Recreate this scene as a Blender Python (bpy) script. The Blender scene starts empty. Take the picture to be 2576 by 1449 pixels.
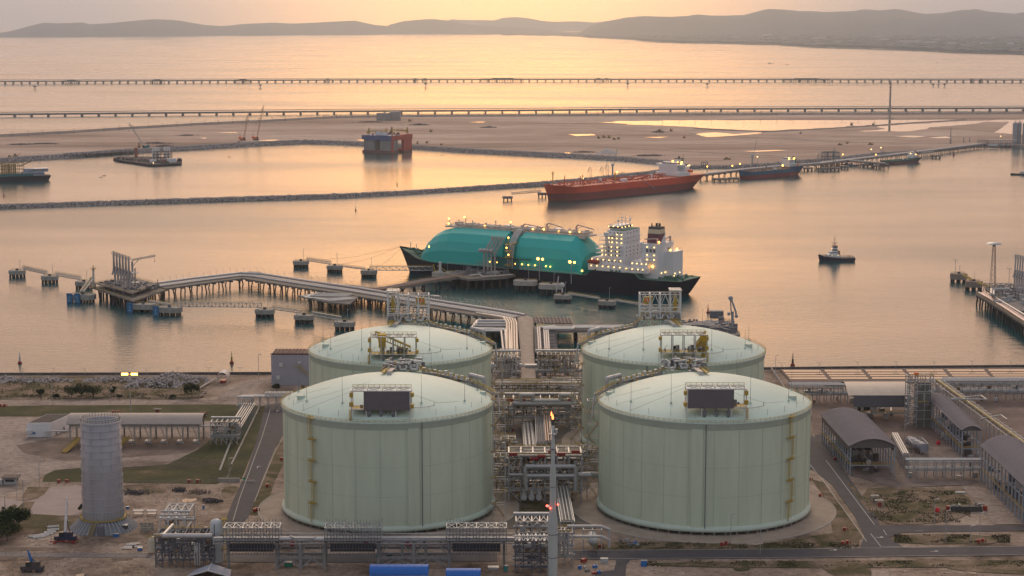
import bpy, math, random
from mathutils import Vector, Matrix, noise
R = math.radians
rnd = random.Random(7)
sc = bpy.context.scene
# ---------------------------------------------------------------- camera
F = 4700.0; CAMZ = 205.0; HOR = 45.0; SEA = -4.0
TILT = math.atan((724.5-HOR)/F)
cd = bpy.data.cameras.new('camera'); cam = bpy.data.objects.new('camera', cd)
sc.collection.objects.link(cam); sc.camera = cam
cam.location = (0, 0, CAMZ); cam.rotation_euler = (math.pi/2-TILT, 0, 0)
cd.sensor_width = 36; cd.lens = 36*F/2576; cd.clip_start = 1; cd.clip_end = 120000
# ---------------------------------------------------------------- world, sun, exposure
SUN_EL, SUN_AZ = 34.0, 0.0
w = bpy.data.worlds.new('World'); sc.world = w; w.use_nodes = True
nt = w.node_tree; bg = nt.nodes['Background']; L = nt.links.new
sky = nt.nodes.new('ShaderNodeTexSky'); sky.sky_type = 'NISHITA'; sky.sun_disc = False
sky.sun_elevation = R(SUN_EL); sky.sun_rotation = R(SUN_AZ)
sky.air_density = 1.3; sky.dust_density = 5.0; sky.ozone_density = 2.0; sky.altitude = 0
tcw = nt.nodes.new('ShaderNodeTexCoord')
def wmix(fac, a, b, typ='MIX'):
    x = nt.nodes.new('ShaderNodeMix'); x.data_type = 'RGBA'; x.blend_type = typ; x.clamp_factor = True
    for i, v in ((0, fac), (6, a), (7, b)):
        if hasattr(v, 'links'): L(v, x.inputs[i])
        else: x.inputs[i].default_value = v
    return x.outputs[2]
def wdot(d, lo, hi, p=1.0):
    v = nt.nodes.new('ShaderNodeVectorMath'); v.operation = 'DOT_PRODUCT'; L(tcw.outputs['Generated'], v.inputs[0]); v.inputs[1].default_value = d
    r = nt.nodes.new('ShaderNodeMapRange'); r.inputs[1].default_value = lo; r.inputs[2].default_value = hi; L(v.outputs['Value'], r.inputs[0])
    m = nt.nodes.new('ShaderNodeMath'); m.operation = 'POWER'; L(r.outputs[0], m.inputs[0]); m.inputs[1].default_value = p
    return m.outputs[0]
# high thin overcast: peach towards the sunset, blue grey behind the camera, a bright patch where the sun sits behind it
sx_ = nt.nodes.new('ShaderNodeSeparateXYZ'); L(tcw.outputs['Generated'], sx_.inputs[0])
cr = nt.nodes.new('ShaderNodeValToRGB'); L(sx_.outputs[2], cr.inputs[0]); e_ = cr.color_ramp.elements
e_[0].position = 0; e_[0].color = (.50, .42, .40, 1); e_[1].position = 1; e_[1].color = (.36, .37, .43, 1)
for p_, c_ in ((.012, (.50, .42, .42)), (.04, (1.2, .73, .53)), (.12, (1.62, .87, .5)), (.24, (1.6, .84, .48)), (.5, (.55, .44, .42))):
    x_ = e_.new(p_); x_.color = (*c_, 1)
fr = wmix(1.0, cr.outputs[0], (10, 10, 10, 1), 'MULTIPLY')
veil = wmix(wdot((0, 1, 0), -.5, .9, 1.0), (4.9, 4.8, 5.0, 1), fr)
ov = wmix(.85, sky.outputs[0], veil)
ov = wmix(wdot((0, .9996, .03), .97, 1, 3.0), ov, (30, 11.8, .8, 1), 'ADD')
ov = wmix(wdot((0, .9945, .105), .93, 1, 1.8), ov, (1.8, .9, .2, 1), 'ADD')
L(ov, bg.inputs[0]); bg.inputs[1].default_value = 0.1
sl = bpy.data.lights.new('sun', 'SUN'); sun = bpy.data.objects.new('sun', sl); sc.collection.objects.link(sun)
sl.energy = .9; sl.angle = R(22); sl.color = (1, .78, .56)
sun.rotation_euler = (R(SUN_EL-90), 0, R(-SUN_AZ))
sc.view_settings.view_transform = 'Standard'; sc.view_settings.look = 'None'
sc.view_settings.gamma = 1; sc.view_settings.exposure = 0.06
sc.render.engine = 'CYCLES'
cy = sc.cycles; cy.use_denoising = True; cy.max_bounces = 6; cy.diffuse_bounces = 3; cy.glossy_bounces = 3
cy.transmission_bounces = 2; cy.volume_bounces = 1; cy.caustics_reflective = False; cy.caustics_refractive = False
cy.sample_clamp_indirect = 6
try: cy.denoising_prefilter = 'ACCURATE'
except Exception: pass
# ---------------------------------------------------------------- projection helpers (reference pixels 2576x1449 -> metres)
ct, st = math.cos(TILT), math.sin(TILT)
def ray(px, py):
    x = (px-1288)/F; u = (724.5-py)/F
    return Vector((x, ct+u*st, -st+u*ct))
def G(px, py, z=0.0):
    d = ray(px, py); k = (z-CAMZ)/d.z
    return Vector((d.x*k, d.y*k, z))
def PD(px, py, Y):
    d = ray(px, py); k = Y/d.y
    return Vector((d.x*k, Y, CAMZ+d.z*k))
def HZ(Y, py): return PD(1288, py, Y).z
# ---------------------------------------------------------------- materials
MATS = {}
def mat(name, col, rough=.7, metal=0.0, var=0.0, vscale=.3, bump=0.0, bscale=2.0, emit=None, estr=0, spec=.5, coat=None, streak=False):
    if name in MATS: return MATS[name]
    m = bpy.data.materials.new(name); m.use_nodes = True; n = m.node_tree; b = n.nodes['Principled BSDF']
    b.inputs['Base Color'].default_value = (*col, 1); b.inputs['Roughness'].default_value = rough
    b.inputs['Metallic'].default_value = metal; b.inputs['Specular IOR Level'].default_value = spec
    if emit: b.inputs['Emission Color'].default_value = (*emit, 1); b.inputs['Emission Strength'].default_value = estr
    tc = n.nodes.new('ShaderNodeTexCoord')
    if var:
        src = tc.outputs['Object']
        if streak:
            mp = n.nodes.new('ShaderNodeMapping'); mp.inputs['Scale'].default_value = (1, 1, .12)
            n.links.new(src, mp.inputs[0]); src = mp.outputs[0]
        t = n.nodes.new('ShaderNodeTexNoise'); t.inputs['Scale'].default_value = vscale; t.inputs['Detail'].default_value = 6
        t.inputs['Roughness'].default_value = .65
        n.links.new(src, t.inputs['Vector'])
        r = n.nodes.new('ShaderNodeValToRGB'); r.color_ramp.elements[0].position = .3; r.color_ramp.elements[1].position = .7
        r.color_ramp.elements[0].color = (*[c*(1-var) for c in col], 1)
        r.color_ramp.elements[1].color = (*[min(1, c*(1+var*.7)) for c in col], 1)
        n.links.new(t.outputs[0], r.inputs[0]); n.links.new(r.outputs[0], b.inputs['Base Color'])
    if bump:
        t = n.nodes.new('ShaderNodeTexNoise'); t.inputs['Scale'].default_value = bscale; t.inputs['Detail'].default_value = 4
        n.links.new(tc.outputs['Object'], t.inputs['Vector'])
        bm = n.nodes.new('ShaderNodeBump'); bm.inputs['Strength'].default_value = bump; bm.inputs['Distance'].default_value = .3
        n.links.new(t.outputs[0], bm.inputs['Height']); n.links.new(bm.outputs[0], b.inputs['Normal'])
    MATS[name] = m; return m
def rampmat(name, stops, scale, rough=.9, detail=8, dist=0, sc3=None, bump=0, bscale=.5, mid=None):
    """noise driven colour ramp on object coordinates"""
    m = bpy.data.materials.new(name); m.use_nodes = True; n = m.node_tree; b = n.nodes['Principled BSDF']
    b.inputs['Roughness'].default_value = rough; b.inputs['Specular IOR Level'].default_value = .2
    tc = n.nodes.new('ShaderNodeTexCoord'); mp = n.nodes.new('ShaderNodeMapping')
    if sc3: mp.inputs['Scale'].default_value = sc3
    n.links.new(tc.outputs['Object'], mp.inputs[0])
    t = n.nodes.new('ShaderNodeTexNoise'); t.inputs['Scale'].default_value = scale; t.inputs['Detail'].default_value = detail
    t.inputs['Roughness'].default_value = .62; t.inputs['Distortion'].default_value = dist
    n.links.new(mp.outputs[0], t.inputs['Vector'])
    r = n.nodes.new('ShaderNodeValToRGB'); e = r.color_ramp.elements
    while len(e) > 1: e.remove(e[-1])
    e[0].position = stops[0][0]; e[0].color = (*stops[0][1], 1)
    for p, c in stops[1:]:
        x = e.new(p); x.color = (*c, 1)
    t3 = n.nodes.new('ShaderNodeTexNoise'); t3.inputs['Scale'].default_value = scale*11; t3.inputs['Detail'].default_value = 9; t3.inputs['Roughness'].default_value = .7
    n.links.new(mp.outputs[0], t3.inputs['Vector']); mr = n.nodes.new('ShaderNodeMapRange'); mr.inputs[1].default_value = .3; mr.inputs[2].default_value = .7; mr.inputs[3].default_value = .55; mr.inputs[4].default_value = 1.3
    mx = n.nodes.new('ShaderNodeMix'); mx.data_type = 'RGBA'; mx.blend_type = 'MULTIPLY'; mx.inputs[0].default_value = 1
    n.links.new(t3.outputs[0], mr.inputs[0]); n.links.new(t.outputs[0], r.inputs[0]); n.links.new(r.outputs[0], mx.inputs[6]); n.links.new(mr.outputs[0], mx.inputs[7]); n.links.new(mx.outputs[2], b.inputs['Base Color'])
    if bump:
        t2 = n.nodes.new('ShaderNodeTexNoise'); t2.inputs['Scale'].default_value = bscale; t2.inputs['Detail'].default_value = 5
        n.links.new(tc.outputs['Object'], t2.inputs['Vector'])
        bm = n.nodes.new('ShaderNodeBump'); bm.inputs['Strength'].default_value = bump; bm.inputs['Distance'].default_value = .6
        n.links.new(t2.outputs[0], bm.inputs['Height']); n.links.new(bm.outputs[0], b.inputs['Normal'])
    MATS[name] = m; return m
WHITE = mat('white_paint', (.58, .58, .58), .5, var=.1, vscale=.2)
STEEL = mat('galvanised_steel', (.42, .43, .44), .45, .35, var=.15, vscale=.5)
PIPEM = mat('pipe_cladding', (.46, .46, .47), .45, .4, var=.12, vscale=.4)
PIPEW = mat('white_pipe', (.54, .52, .5), .4, var=.08)
DARK = mat('dark_steel', (.05, .05, .06), .6, .2)
GREYD = mat('dark_grey_paint', (.15, .15, .17), .6)
CONC = mat('concrete', (.36, .34, .31), .9, var=.25, vscale=.25)
CONCD = mat('weathered_concrete', (.22, .2, .19), .9, var=.3, vscale=.2)
RUST = mat('rusty_pile', (.13, .055, .035), .9, var=.35, vscale=.4)
PILE = mat('dark_pile', (.06, .045, .04), .9, var=.3, vscale=.5)
YEL = mat('yellow_paint', (.42, .29, .035), .6, var=.15, vscale=.6)
RED = mat('red_paint', (.3, .025, .015), .5)
BLUE = mat('blue_paint', (.02, .14, .42), .5, var=.1)
MINT = mat('mint_coating', (.55, .63, .5), .55, var=.1, vscale=.22, streak=True)
MINTD = mat('mint_dome_coating', (.56, .7, .62), .55, var=.07, vscale=.06)
MINTL = mat('mint_rim_coating', (.5, .6, .52), .6, var=.08, vscale=.2)
SEAM = mat('seam_line', (.35, .43, .35), .7)
GLASS = mat('dark_glass', (.03, .035, .04), .15)
ORANGE = mat('orange_paint', (.75, .13, .02), .5)
LAMPM = mat('lamp_glow', (1, .6, .2), .5, emit=(1, .46, .07), estr=9)
LAMPW = mat('white_lamp_glow', (1, .9, .7), .5, emit=(1, .62, .2), estr=4)
LAMPR = mat('red_lamp_glow', (1, .1, .05), .5, emit=(1, .05, .03), estr=12)
# ---------------------------------------------------------------- mesh builder
class MB:
    def __init__(s): s.v = []; s.f = []; s.mi = []; s.sm = []; s.m = 0; s.M = None
    def add(s, vs, fs, smooth=False):
        o = len(s.v)
        if s.M is not None: vs = [s.M @ Vector(v) for v in vs]
        s.v += [tuple(v) for v in vs]
        for f in fs: s.f.append(tuple(i+o for i in f)); s.mi.append(s.m); s.sm.append(smooth)
        return s
    def box(s, x, y, z, sx, sy, sz, a=0.0):
        """centre x,y; base z"""
        c, q = math.cos(a), math.sin(a); vs = []
        for dz in (0, sz):
            for dx, dy in ((-1, -1), (1, -1), (1, 1), (-1, 1)):
                X, Y = dx*sx/2, dy*sy/2; vs.append((x+X*c-Y*q, y+X*q+Y*c, z+dz))
        return s.add(vs, [(0, 3, 2, 1), (4, 5, 6, 7), (0, 1, 5, 4), (1, 2, 6, 5), (2, 3, 7, 6), (3, 0, 4, 7)])
    def bar(s, p, q, w, h=None):
        p, q = Vector(p), Vector(q); h = h or w; d = q-p
        if d.length < 1e-6: return s
        d.normalize(); up = Vector((0, 0, 1)) if abs(d.z) < .95 else Vector((1, 0, 0))
        a = d.cross(up).normalized()*w/2; b = a.cross(d).normalized()*h/2
        return s.add([p-a-b, p+a-b, p+a+b, p-a+b, q-a-b, q+a-b, q+a+b, q-a+b],
                     [(0, 1, 2, 3), (7, 6, 5, 4), (0, 4, 5, 1), (1, 5, 6, 2), (2, 6, 7, 3), (3, 7, 4, 0)])
    def tube(s, p, q, r, n=8, r2=None, caps=True):
        p, q = Vector(p), Vector(q); r2 = r if r2 is None else r2; d = (q-p)
        if d.length < 1e-6: return s
        d.normalize(); up = Vector((0, 0, 1)) if abs(d.z) < .95 else Vector((1, 0, 0))
        a = d.cross(up).normalized(); b = a.cross(d)
        vs = [p+(a*math.cos(t)+b*math.sin(t))*r for t in [2*math.pi*i/n for i in range(n)]]
        vs += [q+(a*math.cos(t)+b*math.sin(t))*r2 for t in [2*math.pi*i/n for i in range(n)]]
        s.add(vs, [(i, (i+1) % n, n+(i+1) % n, n+i) for i in range(n)], True)
        if caps: s.add(vs[:n], [tuple(range(n))[::-1]]); s.add(vs[n:], [tuple(range(n))])
        return s
    def pipe(s, pts, r, n=8):
        pts = [Vector(p) for p in pts]
        for a, b in zip(pts, pts[1:]): s.tube(a, b, r, n)
        for p in pts[1:-1]: s.ball(p, r*1.02, n, 4)
        return s
    def ball(s, c, r, n=10, k=6, sz=1.0):
        prof = [(r*math.sin(math.pi*i/k), -r*sz*math.cos(math.pi*i/k)) for i in range(k+1)]
        return s.lathe(prof, n, c)
    def lathe(s, prof, n=24, c=(0, 0, 0), smooth=True, a0=0, a1=2*math.pi):
        full = abs(a1-a0-2*math.pi) < 1e-6; m = n if full else n+1; vs = []
        for r, z in prof:
            for i in range(m):
                t = a0+(a1-a0)*i/n; vs.append((c[0]+r*math.cos(t), c[1]+r*math.sin(t), c[2]+z))
        fs = []
        for j in range(len(prof)-1):
            for i in range(n):
                i2 = (i+1) % m if full else i+1
                fs.append((j*m+i, j*m+i2, (j+1)*m+i2, (j+1)*m+i))
        return s.add(vs, fs, smooth)
    def prism(s, poly, z0, z1):
        n = len(poly)
        A = sum(poly[i][0]*poly[(i+1) % n][1]-poly[(i+1) % n][0]*poly[i][1] for i in range(n))
        if A < 0: poly = poly[::-1]
        vs = [(p[0], p[1], z0) for p in poly]+[(p[0], p[1], z1) for p in poly]
        return s.add(vs, [tuple(range(n))[::-1], tuple(range(n, 2*n))]+[(i, (i+1) % n, n+(i+1) % n, n+i) for i in range(n)])
    def sheet(s, poly, z):
        n = len(poly)
        A = sum(poly[i][0]*poly[(i+1) % n][1]-poly[(i+1) % n][0]*poly[i][1] for i in range(n))
        if A < 0: poly = poly[::-1]
        return s.add([(p[0], p[1], z) for p in poly], [tuple(range(n))])
    def strip(s, A, B):
        n = len(A); return s.add(list(A)+list(B), [(i, i+1, n+i+1, n+i) for i in range(n-1)])
    def rail(s, pts, h=1.1, w=.12, posts=4.0, mids=1):
        pts = [Vector(p) for p in pts]
        for a, b in zip(pts, pts[1:]):
            for k in range(mids+1):
                z = Vector((0, 0, h*(k+1)/(mids+1))); s.bar(a+z, b+z, w)
            L = (b-a).length; m = max(1, int(L/posts))
            for i in range(m+1): p = a.lerp(b, i/m); s.bar(p, p+Vector((0, 0, h)), w)
        return s
    def truss(s, p, q, w, h, bays, t=.25, sides=(1, 1, 1, 1)):
        """box truss from p to q; p,q at bottom centre"""
        p, q = Vector(p), Vector(q); d = (q-p).normalized(); a = d.cross(Vector((0, 0, 1))).normalized()*w/2; up = Vector((0, 0, h))
        for sg in (-1, 1):
            s.bar(p+a*sg, q+a*sg, t); s.bar(p+a*sg+up, q+a*sg+up, t)
        for i in range(bays+1):
            c = p.lerp(q, i/bays)
            for sg in (-1, 1): s.bar(c+a*sg, c+a*sg+up, t*.8)
            s.bar(c-a+up, c+a+up, t*.8); s.bar(c-a, c+a, t*.8)
            if i < bays:
                e = p.lerp(q, (i+1)/bays)
                for sg in (-1, 1):
                    s.bar(c+a*sg, e+a*sg+up, t*.6) if i % 2 else s.bar(c+a*sg+up, e+a*sg, t*.6)
                s.bar(c-a+up, e+a+up, t*.6); s.bar(c+a+up, e-a+up, t*.6)
        return s
    def build(s, name, ms, parent=None, world=False):
        if world and parent is not None:
            M = wm(parent).inverted(); s.v = [tuple(M @ Vector(v)) for v in s.v]
        me = bpy.data.meshes.new(name); me.from_pydata(s.v, [], s.f)
        if not isinstance(ms, (list, tuple)): ms = [ms]
        for m in ms: me.materials.append(m)
        me.polygons.foreach_set('material_index', [min(i, len(ms)-1) for i in s.mi]); me.polygons.foreach_set('use_smooth', s.sm)
        me.update(); o = bpy.data.objects.new(name, me); sc.collection.objects.link(o)
        if parent is not None: o.parent = parent
        return o
def wm(o):
    M = Matrix.LocRotScale(o.location, o.rotation_euler, o.scale)
    return wm(o.parent) @ M if o.parent else M
def tag(o, label=None, cat=None, group=None, kind=None):
    if label: o['label'] = label
    if cat: o['category'] = cat
    if group: o['group'] = group
    if kind: o['kind'] = kind
    return o
def thing(name, label, cat, loc=(0, 0, 0), rz=0, group=None):
    o = bpy.data.objects.new(name, None); sc.collection.objects.link(o); o.location = loc; o.rotation_euler = (0, 0, rz)
    o.empty_display_size = 1
    return tag(o, label, cat, group)
KIDS = {}
def dup(root, loc, rz=None, label=None, group=None, scale=None):
    if root.name not in KIDS:
        KIDS[root.name] = [(c, [g for g in bpy.data.objects if g.parent == c]) for c in bpy.data.objects if c.parent == root]
    r = root.copy(); sc.collection.objects.link(r); r.location = loc
    if rz is not None: r.rotation_euler = (0, 0, rz)
    if label: r['label'] = label
    if group: r['group'] = group
    if scale: r.scale = (scale,)*3
    for ch, gs in KIDS[root.name]:
        c = ch.copy(); sc.collection.objects.link(c); c.parent = r
        for g in gs: d = g.copy(); sc.collection.objects.link(d); d.parent = c
    return r
ZC = [0.006]
def zn():
    ZC[0] += .004; return ZC[0]
def struct(o): o['kind'] = 'structure'; return o
def lerp(a, b, t): return a+(b-a)*t
def V(x, y, z=0): return Vector((x, y, z))
def interp(tab, x):
    if x <= tab[0][0]: return tab[0][1]
    for (a, b), (c, d) in zip(tab, tab[1:]):
        if x <= c: return b+(d-b)*(x-a)/(c-a)
    return tab[-1][1]
# ================================================================ SETTING
# sea
def water_mat():
    m = bpy.data.materials.new('sea_water'); m.use_nodes = True; n = m.node_tree; b = n.nodes['Principled BSDF']
    b.inputs['Base Color'].default_value = (.004, .06, .07, 1); b.inputs['IOR'].default_value = 1.333
    b.inputs['Roughness'].default_value = .16; b.inputs['Specular IOR Level'].default_value = .5
    tc = n.nodes.new('ShaderNodeTexCoord'); hs = []
    for scl, st_, di, sc3 in ((.05, .5, .45, (.5, 1, 1)), (.22, .6, .5, (.55, 1, 1)), (.8, .5, .2, (.7, 1, 1))):
        mp = n.nodes.new('ShaderNodeMapping'); mp.inputs['Scale'].default_value = sc3; mp.inputs['Rotation'].default_value = (0, 0, R(12))
        n.links.new(tc.outputs['Object'], mp.inputs[0])
        t = n.nodes.new('ShaderNodeTexNoise'); t.inputs['Scale'].default_value = scl; t.inputs['Detail'].default_value = 4
        n.links.new(mp.outputs[0], t.inputs['Vector'])
        bm = n.nodes.new('ShaderNodeBump'); bm.inputs['Strength'].default_value = st_; bm.inputs['Distance'].default_value = di
        n.links.new(t.outputs[0], bm.inputs['Height'])
        if hs: n.links.new(hs[-1].outputs[0], bm.inputs['Normal'])
        hs.append(bm)
    # large calm and rippled areas
    t = n.nodes.new('ShaderNodeTexNoise'); t.inputs['Scale'].default_value = .0035; t.inputs['Detail'].default_value = 5
    mp = n.nodes.new('ShaderNodeMapping'); mp.inputs['Scale'].default_value = (.35, 1, 1)
    n.links.new(tc.outputs['Object'], mp.inputs[0]); n.links.new(mp.outputs[0], t.inputs['Vector'])
    r = n.nodes.new('ShaderNodeMapRange'); r.inputs['From Min'].default_value = .35; r.inputs['From Max'].default_value = .65
    r.inputs['To Min'].default_value = .35; r.inputs['To Max'].default_value = .9
    n.links.new(t.outputs[0], r.inputs['Value']); n.links.new(r.outputs[0], hs[1].inputs['Strength'])
    r2 = n.nodes.new('ShaderNodeMapRange'); r2.inputs['From Min'].default_value = .35; r2.inputs['From Max'].default_value = .65; r2.inputs['To Min'].default_value = .08; r2.inputs['To Max'].default_value = .26
    n.links.new(t.outputs[0], r2.inputs['Value']); n.links.new(r2.outputs[0], b.inputs['Roughness'])
    n.links.new(hs[-1].outputs[0], b.inputs['Normal'])
    return m
WATER = water_mat()
b = MB(); b.add([(-30000, -200, SEA), (30000, -200, SEA), (30000, 36000, SEA), (-30000, 36000, SEA)], [(0, 1, 2, 3)])
struct(b.build('sea', WATER))

HILL = rampmat('wooded_hill', [(.3, (.03, .05, .055)), (.6, (.055, .075, .075))], .004)
def hills(name, prof, d0, depth, step=6, seed=0, base=SEA-3, front=None):
    """ridge whose crest reaches the given picture heights at distance d0+depth/2"""
    x0, x1 = prof[0][0], prof[-1][0]; nx = int((x1-x0)/step); ny = 10; vs = []; fs = []
    for i in range(nx+1):
        px = x0+(x1-x0)*i/nx; f = front(px) if front else d0; crest = f+depth*.5
        zc = HZ(crest, interp(prof, px))
        for j in range(ny+1):
            t = j/ny; Y = f+depth*t; X = (px-1288)/F/ct*crest*(Y/crest if front or True else 1)
            k = math.sin(math.pi*min(1, t))**.8 if t < 1 else 0
            nz = noise.noise(Vector((X*.0012, Y*.0012, seed)))*.28+noise.noise(Vector((X*.005, Y*.005, seed)))*.12
            kk = k*(1+nz*(1-abs(2*t-1)**0)) if abs(t-.5) > .01 else k
            if abs(t-.5) > .01: kk = k*(1+nz)
            if t == .5: kk = 1+noise.noise(Vector((X*.004, 0, seed)))*.05
            vs.append((X, Y, base+(zc-base)*max(0, min(kk, 1.0 if t != .5 else 1.1))))
    for i in range(nx):
        for j in range(ny):
            a = i*(ny+1)+j; fs.append((a, a+ny+1, a+ny+2, a+1))
    b = MB(); b.add(vs, fs, True); o = b.build(name, HILL); struct(o); return o
shoreL = [(-40, 95.5), (0, 95), (285, 93), (570, 90), (858, 87.5), (1050, 86.5), (1310, 87.5)]
def fd(tab):
    return lambda px: G(px, interp(tab, px), SEA).y
hills('island_hills', [(-40, 76), (0, 81), (15, 83), (50, 79), (100, 65), (133, 57), (170, 59), (230, 56), (245, 61), (300, 58), (360, 52), (410, 48), (470, 52), (530, 63),
  (580, 65), (620, 61), (700, 57), (760, 59), (800, 57), (858, 54), (900, 52), (925, 57), (955, 63), (1000, 68), (1060, 74), (1150, 80), (1250, 85), (1300, 87.5)], 0, 2600, front=fd(shoreL), seed=1)
hills('headland_hills', [(960, 85), (985, 62), (1020, 53), (1050, 49.5), (1100, 48.5), (1130, 51), (1170, 60), (1210, 65), (1280, 68), (1340, 72), (1420, 80)],
  24500, 2500, seed=2)
hills('distant_hills', [(1060, 80), (1100, 62), (1140, 48), (1165, 50), (1200, 50), (1245, 51), (1265, 45), (1290, 43), (1330, 46), (1365, 53), (1400, 55), (1450, 53), (1490, 57), (1530, 52),
  (1560, 45), (1600, 41), (1640, 44), (1700, 42), (1760, 60), (1850, 78)], 30500, 3000, seed=3)
hills('mainland_hills', [(1450, 84), (1490, 62), (1530, 52), (1560, 47), (1600, 42), (1717, 41), (1745, 36), (1775, 40), (1860, 38), (1895, 28), (1920, 22), (1950, 24), (2030, 30), (2080, 30), (2105, 29), (2150, 23),
  (2190, 26), (2230, 24), (2265, 27), (2305, 35), (2340, 33), (2380, 29), (2430, 23), (2460, 29), (2520, 34), (2560, 30), (2620, 38)], 21000, 3500, seed=4)
# coastal plain
shoreR = [(1260, 88.3), (1400, 90), (1500, 94), (1600, 99), (1640, 104), (1717, 107), (1800, 108), (1950, 111), (2050, 117), (2150, 120), (2290, 124), (2400, 130), (2580, 134), (2700, 139)]
PLAIN = rampmat('coastal_plain_woods', [(.35, (.025, .04, .025)), (.55, (.05, .06, .035)), (.66, (.09, .09, .07)), (.72, (.2, .19, .17))], .006, detail=10, sc3=(1, .5, 1))
b = MB(); A = []; B = []
for i in range(121):
    px = 1260+12*i; p = G(px, interp(shoreR, px)+noise.noise(Vector((i*.4, 0, 0)))*1.2, SEA)
    p.z = SEA-1; A.append(p); q = p.copy(); q.z = 6; q.y += 60; B.append(q)
C_ = [Vector((q.x*1.9+500, max(26500, q.y), 10)) for q in B]
b.strip(A, B); b.strip(B, C_); struct(b.build('coastal_plain', PLAIN))
# far woods along the coast as a ragged mass, with pale buildings
b = MB()
for i in range(2600):
    px = rnd.uniform(1480, 2600); ys = interp(shoreR, px); py = ys-1.2-(ys-84)*(rnd.random()**1.6)*.9
    p = G(px, py, 6); s = rnd.uniform(18, 55); h = rnd.uniform(6, 16)
    b.add([(p.x-s*1.6, p.y, 4), (p.x+s*1.6, p.y, 4), (p.x+s, p.y, 6+h), (p.x-s*.8, p.y, 6+h*.8), (p.x+s*.2, p.y+60, 8+h)], [(0, 1, 2, 3), (3, 2, 4), (1, 4, 2), (0, 3, 4)])
tag(b.build('far_woods', HILL), 'dark belt of woods and town trees along the far coast', 'woods', kind='stuff')
fb = [(1785, 90, 60, 14), (1930, 91, 90, 22), (1975, 99, 60, 16), (2060, 101, 120, 26), (2105, 108, 70, 18), (2225, 102, 60, 20), (2290, 110, 160, 30), (2340, 112, 80, 24), (2395, 113, 60, 22),
      (2440, 117, 110, 20), (2480, 115, 70, 30), (2541, 117, 36, 34), (2565, 104, 70, 16), (2010, 95, 50, 14), (1850, 95, 50, 15), (2160, 96, 70, 14)]
for i, (px, py, w_, h_) in enumerate(fb):
    p = G(px, py, 6); b = MB(); b.box(p.x, p.y, 3, w_, 40, h_); b.m = 1; b.box(p.x, p.y, 3+h_, w_+4, 44, 2.5)
    for k in range(int(w_/14)): b.m = 2; b.box(p.x-w_/2+8+k*14, p.y-20.2, 3+h_*.35, 7, .6, h_*.3)
    tag(b.build('coast_building', [WHITE, CONCD, GLASS]), 'tiny pale building among the trees on the hazy far coast', 'building', 'pale buildings on the far coast')
for px, py in [(2706, 80.5), (2788, 79.5), (2808, 79), (2852, 79), (2866, 78.5), (2909, 79), (2926, 78.5), (2976, 78), (2992, 78), (3008, 78), (3042, 78), (3057, 77.5), (3093, 77.5),
               (3109, 77.5), (3121, 77.5), (3138, 77.5), (3160, 77.5), (3196, 77.5), (3213, 77.5), (3229, 77), (3246, 77.5), (3260, 77), (3279, 77), (3299, 77)]:
    px = 1717+(px-2560)*1.0 if px > 2560 else px
    p = G(px, py+3.5, 8); o = thing('coast_floodlight', 'distant yellow floodlight glowing at the foot of the mainland hills', 'floodlight', p, 0, 'row of lights on the far mainland')
    b = MB(); b.tube((0, 0, -4), (0, 0, 22), 1.2, 6); b.build('pole', STEEL, o)
    b = MB(); b.ball((0, 0, 24), 5.5, 8, 5); b.build('lamp', LAMPM, o)
# ================================================================ RECLAIMED LAND
SAND = rampmat('reclaimed_sand', [(.3, (.2, .135, .1)), (.44, (.34, .235, .185)), (.55, (.44, .325, .265)), (.66, (.54, .43, .36))], .004, detail=12, sc3=(.35, 1.6, 1), dist=.6)
ROCK = mat('armour_rock', (.15, .13, .13), .95, var=.5, vscale=.25)
ROCKP = mat('pale_rock', (.44, .4, .39), .95, var=.45, vscale=.4)
def rocks(mb, pts, smin, smax, r=rnd):
    for p in pts:
        s = r.uniform(smin, smax); a = r.uniform(0, 6.3); v = []
        for d in ((1, 0, 0), (-1, 0, 0), (0, 1, 0), (0, -1, 0), (0, 0, 1), (0, 0, -1)):
            k = s*r.uniform(.55, 1.1)*.5
            x, y, z = d; v.append((p[0]+(x*math.cos(a)-y*math.sin(a))*k+r.uniform(-.1, .1)*s, p[1]+(x*math.sin(a)+y*math.cos(a))*k, p[2]+z*k+r.uniform(-.1, .1)*s))
        mb.add(v, [(0, 2, 4), (2, 1, 4), (1, 3, 4), (3, 0, 4), (2, 0, 5), (1, 2, 5), (3, 1, 5), (0, 3, 5)])
def resample(W, step):
    out = [W[0]]
    for a, b in zip(W, W[1:]):
        n = max(1, int((b-a).length/step))
        for i in range(1, n+1): out.append(a.lerp(b, i/n))
    return out
def berm(name, label, px, top, prof, rock=(1.6, 3.2), dens=.35, side=1, z0=SEA):
    """mound along a picture polyline of its near foot; prof = [(offset away, height)]"""
    W = resample([G(x, y, z0) for x, y in px], 8); mb = MB(); rows = [[] for _ in prof]; pts = []
    for i, p in enumerate(W):
        d = (W[min(i+1, len(W)-1)]-W[max(i-1, 0)]).normalized(); nrm = Vector((-d.y, d.x, 0))*side
        for r_, (o, h) in zip(rows, prof):
            j = noise.noise(Vector((p.x*.06, p.y*.06, o)))*1.2
            r_.append(p+nrm*(o+j)+Vector((0, 0, h-z0*0+(j*.4 if h > 0 else 0))))
        if i:
            for k in range(int(8*dens*prof[2][0])):
                o = rnd.uniform(prof[0][0], prof[2][0]*1.02); h = interp(prof, o)
                pts.append(p+d*rnd.uniform(-4, 4)+nrm*o+Vector((0, 0, h+rnd.uniform(-.2, .5))))
    for a, b2 in zip(rows, rows[1:]): mb.strip(a, b2)
    o = struct(mb.build(name, ROCK)); mb = MB(); rocks(mb, pts, *rock)
    tag(mb.build('armour_rocks', ROCKP), label, 'rocks', kind='stuff')
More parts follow.
